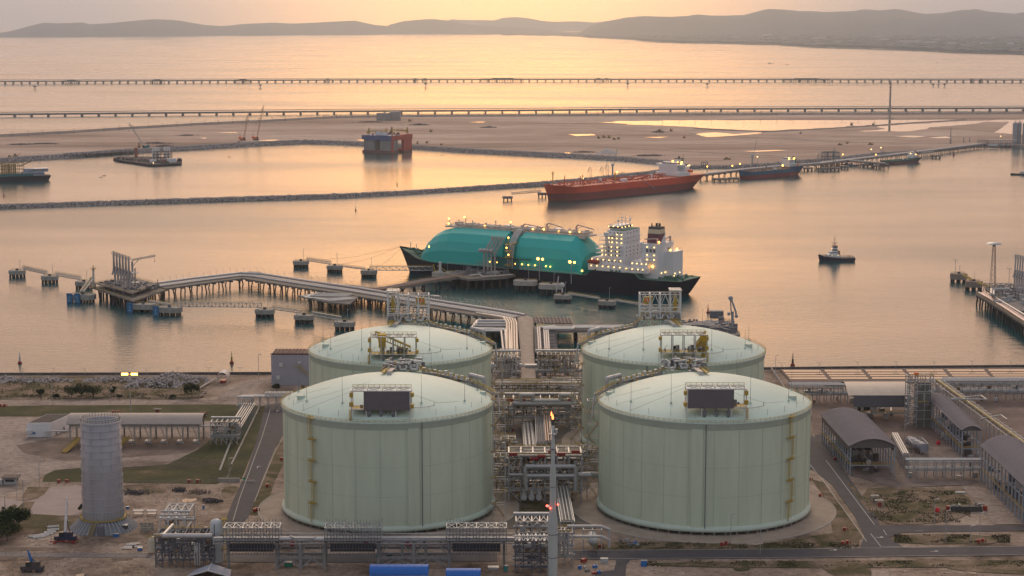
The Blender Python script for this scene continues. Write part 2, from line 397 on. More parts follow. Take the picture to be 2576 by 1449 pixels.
near1 = [(-80, 414), (0, 409), (83, 403), (167, 398), (277, 389), (420, 380), (567, 371), (667, 365), (767, 361), (858, 364), (909, 367), (1035, 375), (1159, 383), (1292, 390), (1425, 397), (1559, 405), (1675, 416), (1705, 422)]
near2 = [(1700, 425), (1850, 424), (1950, 418), (2030, 410), (2120, 404), (2200, 393), (2317, 385), (2400, 376.5), (2458, 369), (2500, 370), (2620, 375)]
farE = [(2680, 291), (2576, 290), (1717, 293), (1288, 296), (1058, 297), (858, 299.5), (667, 310), (500, 318), (333, 328), (167, 339), (0, 348), (-80, 353)]
poly = [G(x, y, SEA)+V(0, 14) for x, y in near1+near2]+[G(x, y, SEA) for x, y in farE]
b = MB(); b.sheet(poly, -.5); struct(b.build('reclaimed_land', SAND))
berm('shore_revetment', 'grey armour rocks along the inner shore of the reclaimed land', near1, 1.5, [(-2, -1), (7, 5), (13, 5.2), (19, 3.3)])
berm('pier_revetment', 'rock bank below the pipeline road east of the orange tanker', near2, 1.5, [(-2, -1), (6, 3.6), (9, 3.8), (15, 3.4)], dens=.25)
berm('breakwater', 'long low breakwater arm of loose rocks across the basin', [(-80, 528), (0, 525.7), (283, 516), (567, 507), (858, 498), (1025, 490), (1180, 480), (1292, 472), (1355, 468), (1505, 455), (1663, 437), (1725, 427)],
     1, [(-1, -1), (5, 3.6), (10, 3.9), (15, -1)], rock=(1.4, 2.8), dens=.5)
berm('rock_stockpile', 'second row of rocks piled behind the revetment near the crane', [(165, 392), (240, 387), (320, 381.5), (345, 380)], 1, [(0, 0), (4, 3), (9, 3), (13, 0)], dens=.3, z0=-.5)
# perimeter road and seaward bank
W = resample([G(x, y, SEA) for x, y in farE[::-1]], 60); b = MB()
b.strip([p+V(0, -26, 3.7) for p in W], [p+V(0, -8, 7.2) for p in W]); b.strip([p+V(0, -8, 7.2) for p in W], [p+V(0, 0, 7.2) for p in W]); b.strip([p+V(0, 0, 7.2) for p in W], [p+V(0, 12, -1) for p in W])
struct(b.build('perimeter_bank', mat('bank_earth', (.17, .14, .13), .95, var=.3, vscale=.03)))
# lagoons and puddles on the sand
PUD = mat('still_water', (.01, .05, .055), .06, var=0)
def pond(px, z=-.3, name='lagoon', amp=1.0):
    P = [G(x, y, z) for x, y in px]; P = resample(P+[P[0]], 6 if len(P) > 6 else 3)[:-1]
    c = sum(P, Vector())/len(P); out = []
    for p in P:
        n_ = noise.noise(Vector((p.x*.03, p.y*.012, 3)))*.12*amp+noise.noise(Vector((p.x*.12, p.y*.05, 5)))*.05*amp
        out.append(p+(p-c)*n_)
    b = MB(); b.sheet(out, z); return struct(b.build(name, PUD))
for q in ([(1525, 308), (1560, 304.5), (1717, 303), (1800, 302.5), (2150, 302), (2420, 301), (2300, 308), (2150, 317), (2050, 323), (1950, 329), (1890, 329.5), (1800, 325), (1740, 320), (1717, 318), (1600, 313)],
          [(2200, 317), (2300, 312), (2430, 304), (2576, 301), (2700, 301), (2700, 345), (2570, 339), (2500, 334), (2520, 322), (2540, 306), (2480, 307), (2430, 314), (2340, 320), (2330, 325), (2290, 330), (2230, 331), (2170, 330), (2225, 325)],
          [(1745, 337), (1800, 333), (1850, 337), (1935, 330.5), (1900, 337), (1840, 342), (1780, 345)], [(2250, 343), (2290, 341), (2330, 343), (2300, 346)], [(2335, 346), (2380, 343), (2395, 347), (2360, 348)],
          [(1870, 380), (1950, 377), (1985, 378), (1900, 382)], [(1395, 385), (1430, 383.6), (1440, 386)], [(1430, 338), (1490, 337), (1500, 340), (1450, 342)], [(540, 333), (590, 332), (600, 335)],
          [(1180, 307), (1220, 306), (1215, 308)], [(640, 353), (700, 351), (690, 355)], [(500, 347), (520, 346), (518, 349)], [(1620, 345), (1680, 344), (1660, 347)], [(895, 352), (925, 350), (918, 354)]):
    pond(q)
# low sand dike across the lagoon
W = resample([G(x, y, -.5) for x, y in [(1745, 323), (1830, 328), (1935, 332), (2050, 326), (2180, 318), (2290, 310), (2430, 302)]], 30); b = MB()
b.strip([p+V(0, -9, -.3) for p in W], [p+V(0, -1, 1.8) for p in W]); b.strip([p+V(0, -1, 1.8) for p in W], [p+V(0, 9, -.3) for p in W]); struct(b.build('sand_dike', MATS['bank_earth']))
# tracks
def track(px, w_, name='sand_track', z=-.42, m=None):
    W = resample([G(x, y, z) for x, y in px], 40); b = MB(); A = []; B = []
    for i, p in enumerate(W):
        d = (W[min(i+1, len(W)-1)]-W[max(i-1, 0)]).normalized(); n_ = V(-d.y, d.x)*w_/2; A.append(p-n_); B.append(p+n_)
    b.strip(A, B); return struct(b.build(name, m or MATS['bank_earth']))
track([(1717, 341), (1850, 345), (2000, 352), (2150, 358), (2300, 362), (2400, 361)], 9)
track([(1500, 322), (1600, 328), (1717, 333), (1840, 343), (2060, 352)], 7)
track([(1150, 372), (1400, 366), (1560, 372), (1700, 380), (1950, 392)], 9)

# ================================================================ TRESTLES ON THE HORIZON
def trestle(name, label, base, pitch, deck, big, gird, x0=-90, x1=2670, clusters=()):
    z_ = lambda px: G(px, interp(base, px), SEA)
    o = thing(name, label, 'trestle bridge', z_(1288))
    xs = [x0+i*(x1-x0)/40 for i in range(41)]; W = [z_(x) for x in xs]
    b = MB()
    for p, q in zip(W, W[1:]):
        H = deck-SEA*0; b.bar(p+V(0, 0, H-gird), q+V(0, 0, H-gird), 9, gird)
    b.build('deck', CONCD, o, True)
    b = MB()
    for p, q in zip(W, W[1:]):
        for k, r in ((-3, .7), (-.8, .5), (1.5, .6)): b.tube(p+V(0, k, deck+1.0), q+V(0, k, deck+1.0), r, 6)
        b.bar(p+V(0, -4.4, deck+1.7), q+V(0, -4.4, deck+1.7), .45)
        n = int((q-p).length/9)
        for i in range(n): c = p.lerp(q, i/n)+V(0, -4.4, deck); b.bar(c, c+V(0, 0, 1.8), .35)
    b.build('pipeline', PIPEM, o, True)
    n = 0; x = x0; first = None; mb = None
    while x < x1:
        p = z_(x)
        if first is None:
            b = MB()
            for s in (-1, 1):
                b.bar((s*big*.42, -2, -3), (s*big*.25, -2, deck-gird-1), big*.34, 2); b.bar((s*big*.42, 3, -3), (s*big*.25, 3, deck-gird-1), big*.34, 2)
            b.box(0, .5, deck-gird-1.8, big*1.25, 9, 1.8); b.box(0, .5, -.2, big*1.35, 8, 1.3)
            first = b.build('pier', CONCD, o); first.location = wm(o).inverted() @ p; n = 1
        else:
            c = first.copy(); sc.collection.objects.link(c); c.parent = o; c.location = wm(o).inverted() @ p; n += 1
            if n > 99:
                if mb is None: mb = MB()
                mb.M = Matrix.Translation(p); 
                for v0 in [first.data]:
                    mb.add([v.co.copy() for v in v0.vertices], [tuple(f.vertices) for f in v0.polygons])
                bpy.data.objects.remove(c)
        x += pitch
    if mb: mb.M = None; pm = mb.build('pier', CONCD, o, True); pm['kind'] = 'stuff'
    for cx0, cx1, step in clusters:
        p0, p1 = z_(cx0), z_(cx1); b = MB(); b.bar(p0+V(0, -7, deck-2.2), p1+V(0, -7, deck-2.2), 10, 2.4)
        m = max(1, int((cx1-cx0)/step))
        for i in range(m+1):
            c = p0.lerp(p1, i/m)
            for yy in (-10, -4): b.tube(c+V(0, yy, -3), c+V(rnd.uniform(-1, 1), yy, deck-3), 1.0, 6)
        b.box(p0.lerp(p1, .5).x, p0.y-7, SEA+deck-.9, (p1-p0).length*.5, 5, 2.2); b.build('side_platform', CONCD, o, True)
    return o
trestle('pipeline_trestle', 'farthest low grey pipeline trestle crossing the whole bay on splayed piers', [(-90, 211), (0, 210.7), (858, 206.8), (1288, 205.5), (1717, 205.7), (2150, 206.3), (2670, 207)], 20.6, 11.2, 4.0, 3.8,
        clusters=[(162, 200, 5), (380, 414, 5), (594, 630, 5), (820, 830, 3), (1040, 1050, 3), (1065, 1074, 3), (1212, 1316, 6.5), (1498, 1512, 4), (1520, 1530, 4), (1968, 2087, 5.5), (2440, 2448, 3), (2462, 2470, 3)])
trestle('pipeline_trestle', 'nearer pipeline trestle with wider spans just beyond the sand spit', [(-90, 294.5), (0, 293.8), (858, 285.8), (1288, 283.6), (1717, 280), (2576, 277.5), (2670, 277)], 42.3, 8.6, 3.4, 3.6)
# ---- poles on the perimeter road
po = None; xs = [31, 71, 108, 147, 186, 224, 262, 300, 337, 374, 410, 446, 481, 516, 550, 585, 619, 652, 685, 718, 751, 783, 815, 847]+[888+41*i for i in range(42)]
tops = []
for i, x in enumerate(xs):
    p = G(x, interp([(a, b_-3.5) for a, b_ in farE[::-1]], x)+2.5, 3.2)
    if po is None:
        po = thing('utility_pole', 'thin utility pole in the long row along the outer bank of the reclaimed land', 'utility pole', p, 0, 'utility poles along the outer bank')
        b = MB(); b.tube((0, 0, 0), (0, 0, 10), .28, 6); b.build('pole', DARK, po); b = MB(); b.bar((-1.6, 0, 9), (1.6, 0, 9), .35); b.build('crossarm', DARK, po)
    else: dup(po, p)
    tops.append(p+V(0, 0, 9))
b = MB()
for p, q in zip(tops, tops[1:]):
    m = p.lerp(q, .5)-V(0, 0, 1); b.bar(p, m, .16); b.bar(m, q, .16)
tag(b.build('overhead_wire', DARK), 'sagging overhead wire strung between the poles on the outer bank', 'wire')
# ---- chimney mast on the bank
p = G(2238, 298, 0); Hm = HZ(p.y, 203)
o = thing('slender_chimney', 'tall slender pale chimney with red and white top on the outer bank', 'chimney', p)
b = MB(); b.tube((0, 0, 0), (0, 0, Hm*.8), 2.3, 12, 1.8); b.build('shaft', CONC, o)
for k in range(4): b = MB(); b.tube((0, 0, Hm*(.8+.05*k)), (0, 0, Hm*(.85+.05*k)), 1.8, 12); b.build('painted_band', RED if k % 2 == 0 else WHITE, o)
b = MB(); b.tube((0, 0, Hm*.6), (0, 0, Hm*.6+1), 3.2, 12); b.tube((0, 0, Hm*.3), (0, 0, Hm*.3+1), 3.2, 12); b.build('platform', STEEL, o)
b = MB(); b.lathe([(14, -1), (9, 1.2), (0, 1.4)], 16); b.build('footing', CONCD, o)
for x, yb, yt, lb in ((2391, 361, 321, 'slim pale mast tapering above the pipeline road'), (2424, 358, 343, 'short pale mast beside the pipeline road'), (2439, 356, 344, 'short dark mast nearest the silo terminal')):
    p = G(x, yb, -.5); h = HZ(p.y, yt); b = MB(); b.tube(p, p+V(0, 0, h), 1.1, 8, .5); b.tube(p, p+V(0, 0, h*.35), 1.5, 8, 1.3); tag(b.build('mast', CONC), lb, 'mast')

# ================================================================ CRAWLER CRANES AND MACHINES ON THE SAND
def crawler(px, yb, tx, ty, cab, label):
    p = G(px, yb, -.5); o = thing('crawler_crane', label, 'crane', p)
    tip = PD(tx, ty, p.y)-p; foot = V(1.5 if tip.x > 0 else -1.5, 0, 3.2); sgn = 1 if tip.x > 0 else -1
    b = MB()
    for s in (-3, 3): b.box(0, s, 0, 9, 1.6, 1.9)
    b.build('crawler_track', DARK, o)
    b = MB(); b.box(-1.5*sgn, 0, 2, 10, 4.6, 3.4); b.box(-5.5*sgn, 0, 2.2, 2.6, 5, 4); b.build('body', cab, o)
    b = MB(); b.box(3*sgn, -2, 2.4, 2.4, 2, 3.2); b.build('cab', GLASS, o)
    b = MB(); d = tip-foot; n_ = V(-d.z, 0, d.x).normalized() if d.x else V(1, 0, 0); q = V(0, 1, 0)
    N = 16
    for a, c in ((.9, .9), (.9, -.9), (-.9, .9), (-.9, -.9)): b.bar(foot+n_*a*.4+q*c*.4, foot+d*.12+n_*a+q*c, .4); b.bar(foot+d*.12+n_*a+q*c, foot+d*.9+n_*a+q*c, .4); b.bar(foot+d*.9+n_*a+q*c, tip, .4)
    for i in range(N):
        t0, t1 = .1+.8*i/N, .1+.8*(i+1)/N; s = 1 if i % 2 else -1
        b.bar(foot+d*t0+n_*.9*s-q*.9, foot+d*t1-n_*.9*s-q*.9, .3); b.bar(foot+d*t0+n_*.9*s+q*.9, foot+d*t1-n_*.9*s+q*.9, .3)
    b.build('boom', STEEL if cab is not ORANGE else mat('tan_boom', (.4, .22, .1), .6), o)
    b = MB(); mast = V(-5*sgn, 0, 11); b.bar(V(-3*sgn, 0, 5), mast, .35); b.bar(mast, tip, .14); b.bar(mast, V(-6*sgn, 0, 4), .14); b.bar(tip, tip-V(0, 0, d.length*.25), .12); b.box(tip.x, 0, tip.z-d.length*.25-2, 1, 1, 2); b.build('rigging', DARK, o)
crawler(366, 374, 324, 309, mat('teal_body', (.03, .2, .2), .5), 'crawler crane with teal body and boom raised to the left above the revetment')
crawler(611, 353, 625, 285, ORANGE, 'crawler crane with the shorter, nearly upright boom beside a taller crane')
crawler(644, 352, 663, 264, ORANGE, 'crawler crane with the tallest boom on the sand, left of the two-tone rig')
MACH = mat('machine_yellow', (.35, .2, .05), .6); MACHD = mat('machine_dark', (.07, .06, .06), .7)
def machine(px, py, w_, h_, label, mt=None, cat='machine', arm=True):
    p = G(px, py, -.5); o = thing('earth_mover', label, cat, p)
    b = MB()
    for s in (-w_*.22, w_*.22): b.box(0, s, 0, w_*.8, w_*.16, h_*.25)
    b.build('track', MACHD, o); b = MB(); b.box(0, 0, h_*.25, w_*.6, w_*.4, h_*.35); b.build('body', mt or MACH, o)
    b = MB(); b.box(-w_*.1, 0, h_*.6, w_*.25, w_*.3, h_*.4); b.build('cab', GLASS, o)
    if arm: b = MB(); b.bar((w_*.2, 0, h_*.5), (w_*.5, 0, h_*1.1), .5); b.bar((w_*.5, 0, h_*1.1), (w_*.75, 0, h_*.3), .4); b.build('arm', mt or MACH, o)
for px, py, w_, h_, lb in ((1084, 332, 7, 5, 'lone bulldozer on the sand right of the rig'), (1506, 348, 7, 5, 'leftmost digger in the group of machines'), (1519, 346, 9, 5, 'digger with raised arm in the machine group'),
      (1532, 347, 8, 5, 'dump truck in the middle of the machine group'), (1545, 351, 8, 4, 'low dark loader right of the machine group'), (1556, 350, 6, 4, 'small roller at the right end of the machine group'),
      (1050, 362, 4, 5, 'small digger on the revetment beside the rig'), (1074, 360, 6, 4, 'small loader among rubble behind the revetment'), (1110, 365, 5, 3, 'orange machine low on the sand by the revetment'), (1031, 305, 9, 5, 'machine parked near the pale hall'),
      (1660, 331, 8, 5, 'digger beside rubble left of the lagoon'), (1688, 330, 7, 5, 'dark truck near the lagoon'), (1721, 347, 6, 4, 'truck at the corner of the shallow pond'), (2014, 336, 6, 3, 'dark vehicle on the sand road'),
      (2113, 365, 9, 3.4, 'flat dark box vehicle on the sand track'), (2131, 361, 5, 4, 'small truck on the sand track'), (2190, 364, 10, 4, 'grey site cabin vehicle on the track'), (350, 371, 5, 8, 'piling machine beside the teal crane'),
      (25, 397, 9, 4, 'digger on the shore at the far left'), (40, 395, 10, 5, 'truck on the shore at the far left'), (602, 359, 10, 3, 'low barge-like pontoon on rocks'), (1829, 401, 13, 4, 'heap of dark pipes on the sand'), (2142, 313, 6, 4, 'digger on the lagoon dike'), (2197, 314, 6, 4, 'second digger on the lagoon dike')):
    machine(px, py, w_, h_, lb)
# halls, heaps
p = G(974, 303, -.5); b = MB(); b.box(p.x-8, p.y, 0-.5, 26, 16, 15); b.box(p.x+16, p.y+3, -.5, 22, 16, 18); b.m = 1
for k in range(7): b.box(p.x-20+k*7, p.y-8.1, 1, .5, .4, 13)
tag(b.build('warehouse', [mat('grey_sheeting', (.3, .29, .3), .7, var=.2, vscale=.2), CONCD]), 'boxy grey hall on the outer edge of the reclaimed land', 'hall')
p = G(1529, 386, -.5); b = MB(); b.lathe([(19, 0), (15, 2.2), (8, 5.2), (2.5, 8), (0, 8.3)], 20, p); tag(b.build('gravel_heap', ROCKP), 'cone of dark gravel heaped on the sand', 'gravel heap')
for px, py, w_, h_, lb in ((930, 308, 60, 3, 'long low ridge of rubble behind the rig'), (1055, 315, 36, 4, 'rubble heap right of the grey hall'), (1228, 321, 26, 3, 'low brown spoil heap in the middle of the sand'), (1470, 383, 30, 1.6, 'flat dark spoil patch near the revetment'),
      (1622, 392, 22, 1.5, 'left dark pile of pipes behind the orange tanker'), (1645, 392, 22, 1.8, 'right dark pile of pipes behind the orange tanker'), (1657, 333, 24, 5, 'rubble heap left of the lagoon'), (50, 364, 40, 1.8, 'dark spoil patch far left on the sand'), (110, 362, 50, 1.6, 'spoil patch with dark lumps on the left sand'),
      (415, 369, 34, 3.5, 'grey rock heap right of the teal crane'), (392, 361, 46, 2.5, 'grey rock bank with flat top behind the teal crane'), (470, 341, 22, 1.6, 'thin dark patch of spoil upper left')):
    p = G(px, py, -.5); b = MB(); pts = []
    for k in range(160):
        u, v_ = rnd.gauss(0, .27), rnd.gauss(0, .3); pts.append((p.x+u*w_, p.y+v_*14, -.5+h_*max(0, 1-abs(u)*1.9)*max(.1, 1-abs(v_))*rnd.random()))
    rocks(b, pts, 1.6, 3.6); tag(b.build('spoil_heap', ROCK), lb, 'spoil heap')
# silos on the right
p0 = G(2552, 362, -.5)
for k in range(5):
    p = p0+V(k*8.2, (k % 2)*5); o = thing('silo', ['leftmost', 'second', 'third', 'fourth', 'fifth'][k]+' grey storage silo of the cluster at the right edge', 'silo', p, 0, 'silos at the terminal')
    b = MB(); b.lathe([(3.9, 0), (3.9, 33), (3.2, 34.4), (0, 35.2)], 18); b.build('shell', mat('silo_grey', (.33, .33, .35), .6, var=.15, vscale=.2), o); b = MB()
    for z in (8, 16, 24, 32): b.tube((0, 0, z), (0, 0, z+.5), 4.1, 18)
    b.rail([(-3, -3, 34.4), (3, -3, 34.4)], 1.6, .3); b.tube((0, 0, 35), (0, 0, 39), .5, 6); b.build('band', STEEL, o)
# terminal clutter on that headland
def rack_frame(mb, p, w_, d_, h_, nx, nz, t=.5, ny=1):
    for i in range(nx+1):
        for j in range(ny+1):
            x, y = p.x-w_/2+w_*i/nx, p.y-d_/2+d_*j/ny; mb.bar((x, y, p.z), (x, y, p.z+h_), t)
    for k in range(1, nz+1):
        z = p.z+h_*k/nz
        for j in range(ny+1): mb.bar((p.x-w_/2, p.y-d_/2+d_*j/ny, z), (p.x+w_/2, p.y-d_/2+d_*j/ny, z), t)
        for i in range(nx+1): mb.bar((p.x-w_/2+w_*i/nx, p.y-d_/2, z), (p.x-w_/2+w_*i/nx, p.y+d_/2, z), t)
p = G(2520, 366, -.5); o = thing('pipe_terminal', 'dark tangle of pipe racks and tanks on the headland left of the silos', 'pipe terminal', p); b = MB()
rack_frame(b, V(0, 0), 46, 14, 8, 12, 2); rack_frame(b, V(-32, -4), 16, 8, 9, 4, 3, .4); b.build('pipe_rack', GREYD, o); b = MB()
for k in range(7): b.tube((-24, -5+k*1.6, 8.5), (25, -5+k*1.6, 8.5), .6, 6)
for k in range(5): b.tube((-20+k*9, -9, 0), (-20+k*9, -9, 4), 2.2, 10)
b.build('pipework', STEEL, o); b = MB(); b.box(-18, -14, 0, 14, 7, 3); b.build('shed', WHITE, o)
# ---- pipeline road pier on the right, behind the tankers
def lamppost(loc, h, label, group=None, m=None, double=False, r=.12, name='lamp_post'):
    o = thing(name, label, 'lamp post', loc, 0, group); b = MB(); b.tube((0, 0, 0), (0, 0, h), r, 6); b.bar((0, 0, h), (1.2, 0, h+.2), r*1.4)
    if double: b.bar((0, 0, h), (-1.2, 0, h+.2), r*1.4)
    b.build('pole', STEEL, o); b = MB()
    for s in ((1, -1) if double else (1,)): b.box(1.3*s, 0, h+.05, r*6, r*4, r*2.5)
    b.build('lamp', m or STEEL, o); return o
def jetty(name, label, px, w_, zdeck, pile_step=12, pipes=((-.3, .5),), cat='jetty', rpile=.55, thick=1.1, z=None, splay=1.2, pm=None, rail=True, prow=2, pilem=None):
    """deck on piles along a picture polyline of its centre line at deck level"""
    zz = zdeck; W = [G(x, y, zz) for x, y in px]; o = thing(name, label, cat, W[0].lerp(W[-1], .5)-V(0, 0, zz)+V(0, 0, SEA)); b = MB(); 
    def offs(W, k, dz):
        out = []
        for i, p in enumerate(W):
            d = Vector((0, 0, 0))
            if i < len(W)-1: d += (W[i+1]-p).normalized()
            if i: d += (p-W[i-1]).normalized()
            d.normalize(); n_ = V(-d.y, d.x); out.append(p+n_*k+V(0, 0, dz))
        return out
    L_, R_ = offs(W, -w_/2, 0), offs(W, w_/2, 0)
    for i in range(len(W)-1):
        q = [L_[i], L_[i+1], R_[i+1], R_[i]]; b.prism([(v.x, v.y) for v in q], zz-thick, zz)
    b.build('deck', CONCD, o, True)
    cl = resample(W, pile_step); b = MB(); cnt = 0
    pb = []
    for i, p in enumerate(cl):
        d = (cl[min(i+1, len(cl)-1)]-cl[max(i-1, 0)]).normalized(); n_ = V(-d.y, d.x)
        b.bar(p+n_*w_*.5-V(0, 0, thick+.5), p-n_*w_*.5-V(0, 0, thick+.5), 1.3, 1.0)
        for k in range(prow):
            s = -1+2*k/(prow-1) if prow > 1 else 0
            q = p+n_*w_*.36*s; ex = d*(splay*(1 if (i+k) % 2 else -1))
            pb.append((q-V(0, 0, thick+.8), q+n_*s*splay*.6+ex-V(0, 0, zz-SEA+3)))
    b.build('cross_beam', CONCD, o, True)
    for k in range(0, min(len(pb), 96)): a, c = pb[k]; MB().tube(a, c, rpile, 8).build('pile', pilem or RUST, o, True)
    if len(pb) > 96:
        m_ = MB()
        for a, c in pb[96:]: m_.tube(a, c, rpile, 8)
        m_.build('pile', pilem or RUST, o, True)['kind'] = 'stuff'
    for k, r in pipes:
        q = offs(W, k*w_, r+.5); MB().pipe(q, r, 10).build('pipe', pm or PIPEM, o, True)
    if rail:
        for s in (-1, 1): MB().rail(offs(W, s*w_*.49, 0), 1.1, .1, 5).build('railing', YEL, o, True)
    return o
jetty('pipeline_pier', 'low grey pipeline pier running to the right behind the blue tanker', [(1755, 441), (1860, 428), (1950, 420), (2060, 412), (2150, 401), (2260, 388), (2400, 371), (2470, 362)], 14, 2.5, 14, ((-.35, .7), (-.15, .6), (.05, .7), (.3, .5)), rail=False, rpile=.5)
jetty('berth_pier', 'short piled pier between the two smaller tankers', [(2060, 409), (2110, 402), (2170, 406), (2230, 411)], 10, 3, 7, ((-.2, .5),), rail=False)
def platform(name, label, px, py, w_, d_, zt, th, cat, mt=None, pr=.7, n=(3, 2), a=0, cut=.25, boards=True, pilem=None, loc=None):
    """concrete dolphin: chamfered block on piles; px,py = centre at its top surface"""
    p = loc or G(px, py, zt); o = thing(name, label, cat, V(p.x, p.y, SEA), a); h = zt-SEA; c = cut*min(w_, d_)
    poly = [(-w_/2+c, -d_/2), (w_/2-c, -d_/2), (w_/2, -d_/2+c), (w_/2, d_/2-c), (w_/2-c, d_/2), (-w_/2+c, d_/2), (-w_/2, d_/2-c), (-w_/2, -d_/2+c)]
    MB().prism(poly, h-th, h).build('cap', mt or CONC, o)
    for i in range(n[0]):
        for j in range(n[1]):
            x, y = (-.36+.72*i/(n[0]-1))*w_, (-.3+.6*j/max(1, n[1]-1))*d_
            MB().tube((x*1.08, y*1.1, -3), (x, y, h-th), pr, 8).build('pile', pilem or PILE, o)
    return o
for px, py, w_, lb in ((1812, 448, 20, 'low dolphin ahead of the blue tanker bow'), (1846, 446.5, 16, 'dark low dolphin touching the blue tanker bow'), (2033, 421, 14, 'dolphin just behind the blue tanker stern'), (2071, 422, 17, 'first mooring dolphin between the tankers'), (2100, 420.5, 15, 'second mooring dolphin between the tankers'),
      (2125, 417, 12, 'third mooring dolphin between the tankers'), (2183, 412, 17, 'dolphin ahead of the small green tanker'), (2355, 390, 15, 'dolphin at the end of the small catwalk'), (2205, 415, 10, 'little dolphin under the small tanker bow')):
    platform('mooring_dolphin', lb, px, py, w_, 9, .5, 2.2, 'mooring dolphin', CONCD, .6)
a_, b_ = G(2318, 387, 1.5), G(2349, 384, 1.5); o = thing('catwalk', 'small lattice catwalk leading to the last dolphin on the right', 'catwalk', a_); MB().truss(a_, b_, 1.6, 2.4, 9, .4).build('truss', STEEL, o, True)
p = G(2089, 404, -.5); o = thing('pipe_manifold', 'dark frame of pipe loops on the pier between the smaller tankers', 'pipe frame', p); b = MB(); rack_frame(b, V(0, 0), 26, 8, 12, 6, 2, .6); b.build('frame', GREYD, o); b = MB()
for k in range(6): b.pipe([(-11+k*1.6, 0, 0), (-11+k*1.6, 0, 13), (3+k*1.6, 0, 13), (3+k*1.6, 0, 2)], .5, 6)
b.build('pipe_loop', STEEL, o)
p = G(1772, 424, -.5); b = MB(); rack_frame(b, p, 9, 6, 9, 3, 2, .5); tag(b.build('pipe_gantry', GREYD), 'small steel frame on the shore behind the orange tanker stern', 'steel frame')
for px, py, h_, kind, lb in ((2299-84, 399, 15, LAMPW, 'white lit lamp mast above the small green tanker'), (2191, 400, 13, LAMPW, 'white lit lamp mast beside the piled pier'), (1905, 418, 12, LAMPW, 'white lamp mast beyond the blue tanker deck'), (1779, 436, 8, LAMPM, 'orange lamp on the pier by the orange tanker stern'), (1842, 430, 6, LAMPM, 'orange lamp near the blue tanker bow'),
      (2120, 399, 5, LAMPM, 'orange lamp on the pier between the tankers'), (2517, 352, 5, LAMPW, 'white lamp at the headland terminal'), (2203, 401, 6, LAMPM, 'orange lamp by the small tanker bow'), (1861, 427, 7, LAMPM, 'second orange lamp near the blue tanker bow')):
    p = G(px, py, 2); o = thing('lamp_mast', lb, 'lamp', p); MB().tube((0, 0, 0), (0, 0, h_), .35, 6).build('pole', STEEL, o); MB().ball((0, 0, h_+1), .85, 8, 5).build('lamp', kind, o)
for px, py, h_, lb in ((1892, 415, 24, 'harbour crane with thin raised jib behind the blue tanker'), (1541, 440, 24, 'harbour crane with raised jib behind the orange tanker')):
    p = G(px, py, 0); o = thing('harbour_crane', lb, 'crane', p); MB().tube((0, 0, 0), (0, 0, h_*.5), 1.1, 8).build('column', STEEL, o); MB().box(0, 0, h_*.5, 4, 3, 3).build('cab', WHITE, o)
    MB().truss((1, 0, h_*.5), (6, 0, h_*1.45), 1.2, 1.2, 8, .3).build('jib', STEEL, o)
for px, py, h_, lb in ((1512, 446, 12, 'leftmost loading arm frame behind the orange tanker'), (1525, 443, 14, 'loading arm with small platform behind the orange tanker'), (1482, 449, 13, 'pair of posts on the berth behind the orange tanker'), (2220, 405, 14, 'loading arm beside the small green tanker'), (2058, 417, 16, 'thin mast on the dolphins between tankers'), (2096, 416, 22, 'lattice mast on the dolphins between tankers')):
    p = G(px, py, 0); b = MB(); b.truss(p, p+V(0.01, 0, h_), 1.2, 1.2, 5, .35); b.pipe([p+V(2.5, 0, 0), p+V(2.5, 0, h_), p+V(.5, 0, h_*1.15), p+V(-2, 0, h_*.6)], .35, 6); tag(b.build('marine_loader', STEEL), lb, 'loading arm')
# ---- buoys, markers, islets, boats
def buoy(px, py, h, label, m=DARK, m2=RED):
    p = G(px, py, SEA); o = thing('navigation_buoy', label, 'buoy', p)
    MB().lathe([(0, -.6), (h*.16, -.4), (h*.18, h*.1), (h*.1, h*.18), (0, h*.18)], 14).build('float', m2, o)
    b = MB()
    for k in range(4):
        a = math.pi/4+k*math.pi/2; b.bar((h*.1*math.cos(a), h*.1*math.sin(a), h*.15), (h*.035*math.cos(a), h*.035*math.sin(a), h*.72), h*.022)
    for z in (.35, .52): b.tube((0, 0, h*z), (0, 0, h*z+.15), h*.085, 8)
    b.tube((0, 0, h*.15), (0, 0, h*.55), h*.05, 8); b.build('tower', m, o)
    MB().tube((0, 0, h*.72), (0, 0, h), h*.02, 6).ball((0, 0, h*.76), h*.05, 8, 5).build('lantern', m, o)
buoy(50, 914, 7.5, 'red and white buoy floating at the left edge near the seawall', WHITE, RED); buoy(583, 914, 7.5, 'dark buoy with red float left of the grey building', YEL, RED); buoy(895, 530, 6, 'small dark buoy below the breakwater'); buoy(1781, 787, 6.5, 'dark red buoy between the stern of the gas carrier and the loading arm', RED)
buoy(1994, 920, 8, 'dark buoy in front of the channel basins'); buoy(999, 465, 5, 'tiny buoy in the inner basin below the rig'); buoy(10, 493, 6, 'tiny red buoy at the left edge above the breakwater', RED); buoy(2399, 392, 9, 'dark buoy in the right harbour below the pipeline road')
for px, py, h_, lb in ((88, 224, 12, 'left'), (655, 220, 11, 'second'), (1071, 218, 14, 'third'), (1579, 217, 13, 'fourth'), (1779, 218, 13, 'fifth'), (2347, 218, 11, 'sixth'), (2361, 218, 9, 'seventh'), (2376, 218, 12, 'rightmost')):
    p = G(px, py, SEA); b = MB(); b.tube(p-V(0, 0, 2), p+V(0, 0, h_*.55), 1.3, 6); b.box(p.x, p.y, SEA+h_*.5, 9, 6, h_*.3); b.tube(p+V(0, 0, h_*.7), p+V(0, 0, h_), .8, 6)
    tag(b.build('sea_marker', GREYD), lb+' small marker platform standing in the water below the far trestle', 'marker')
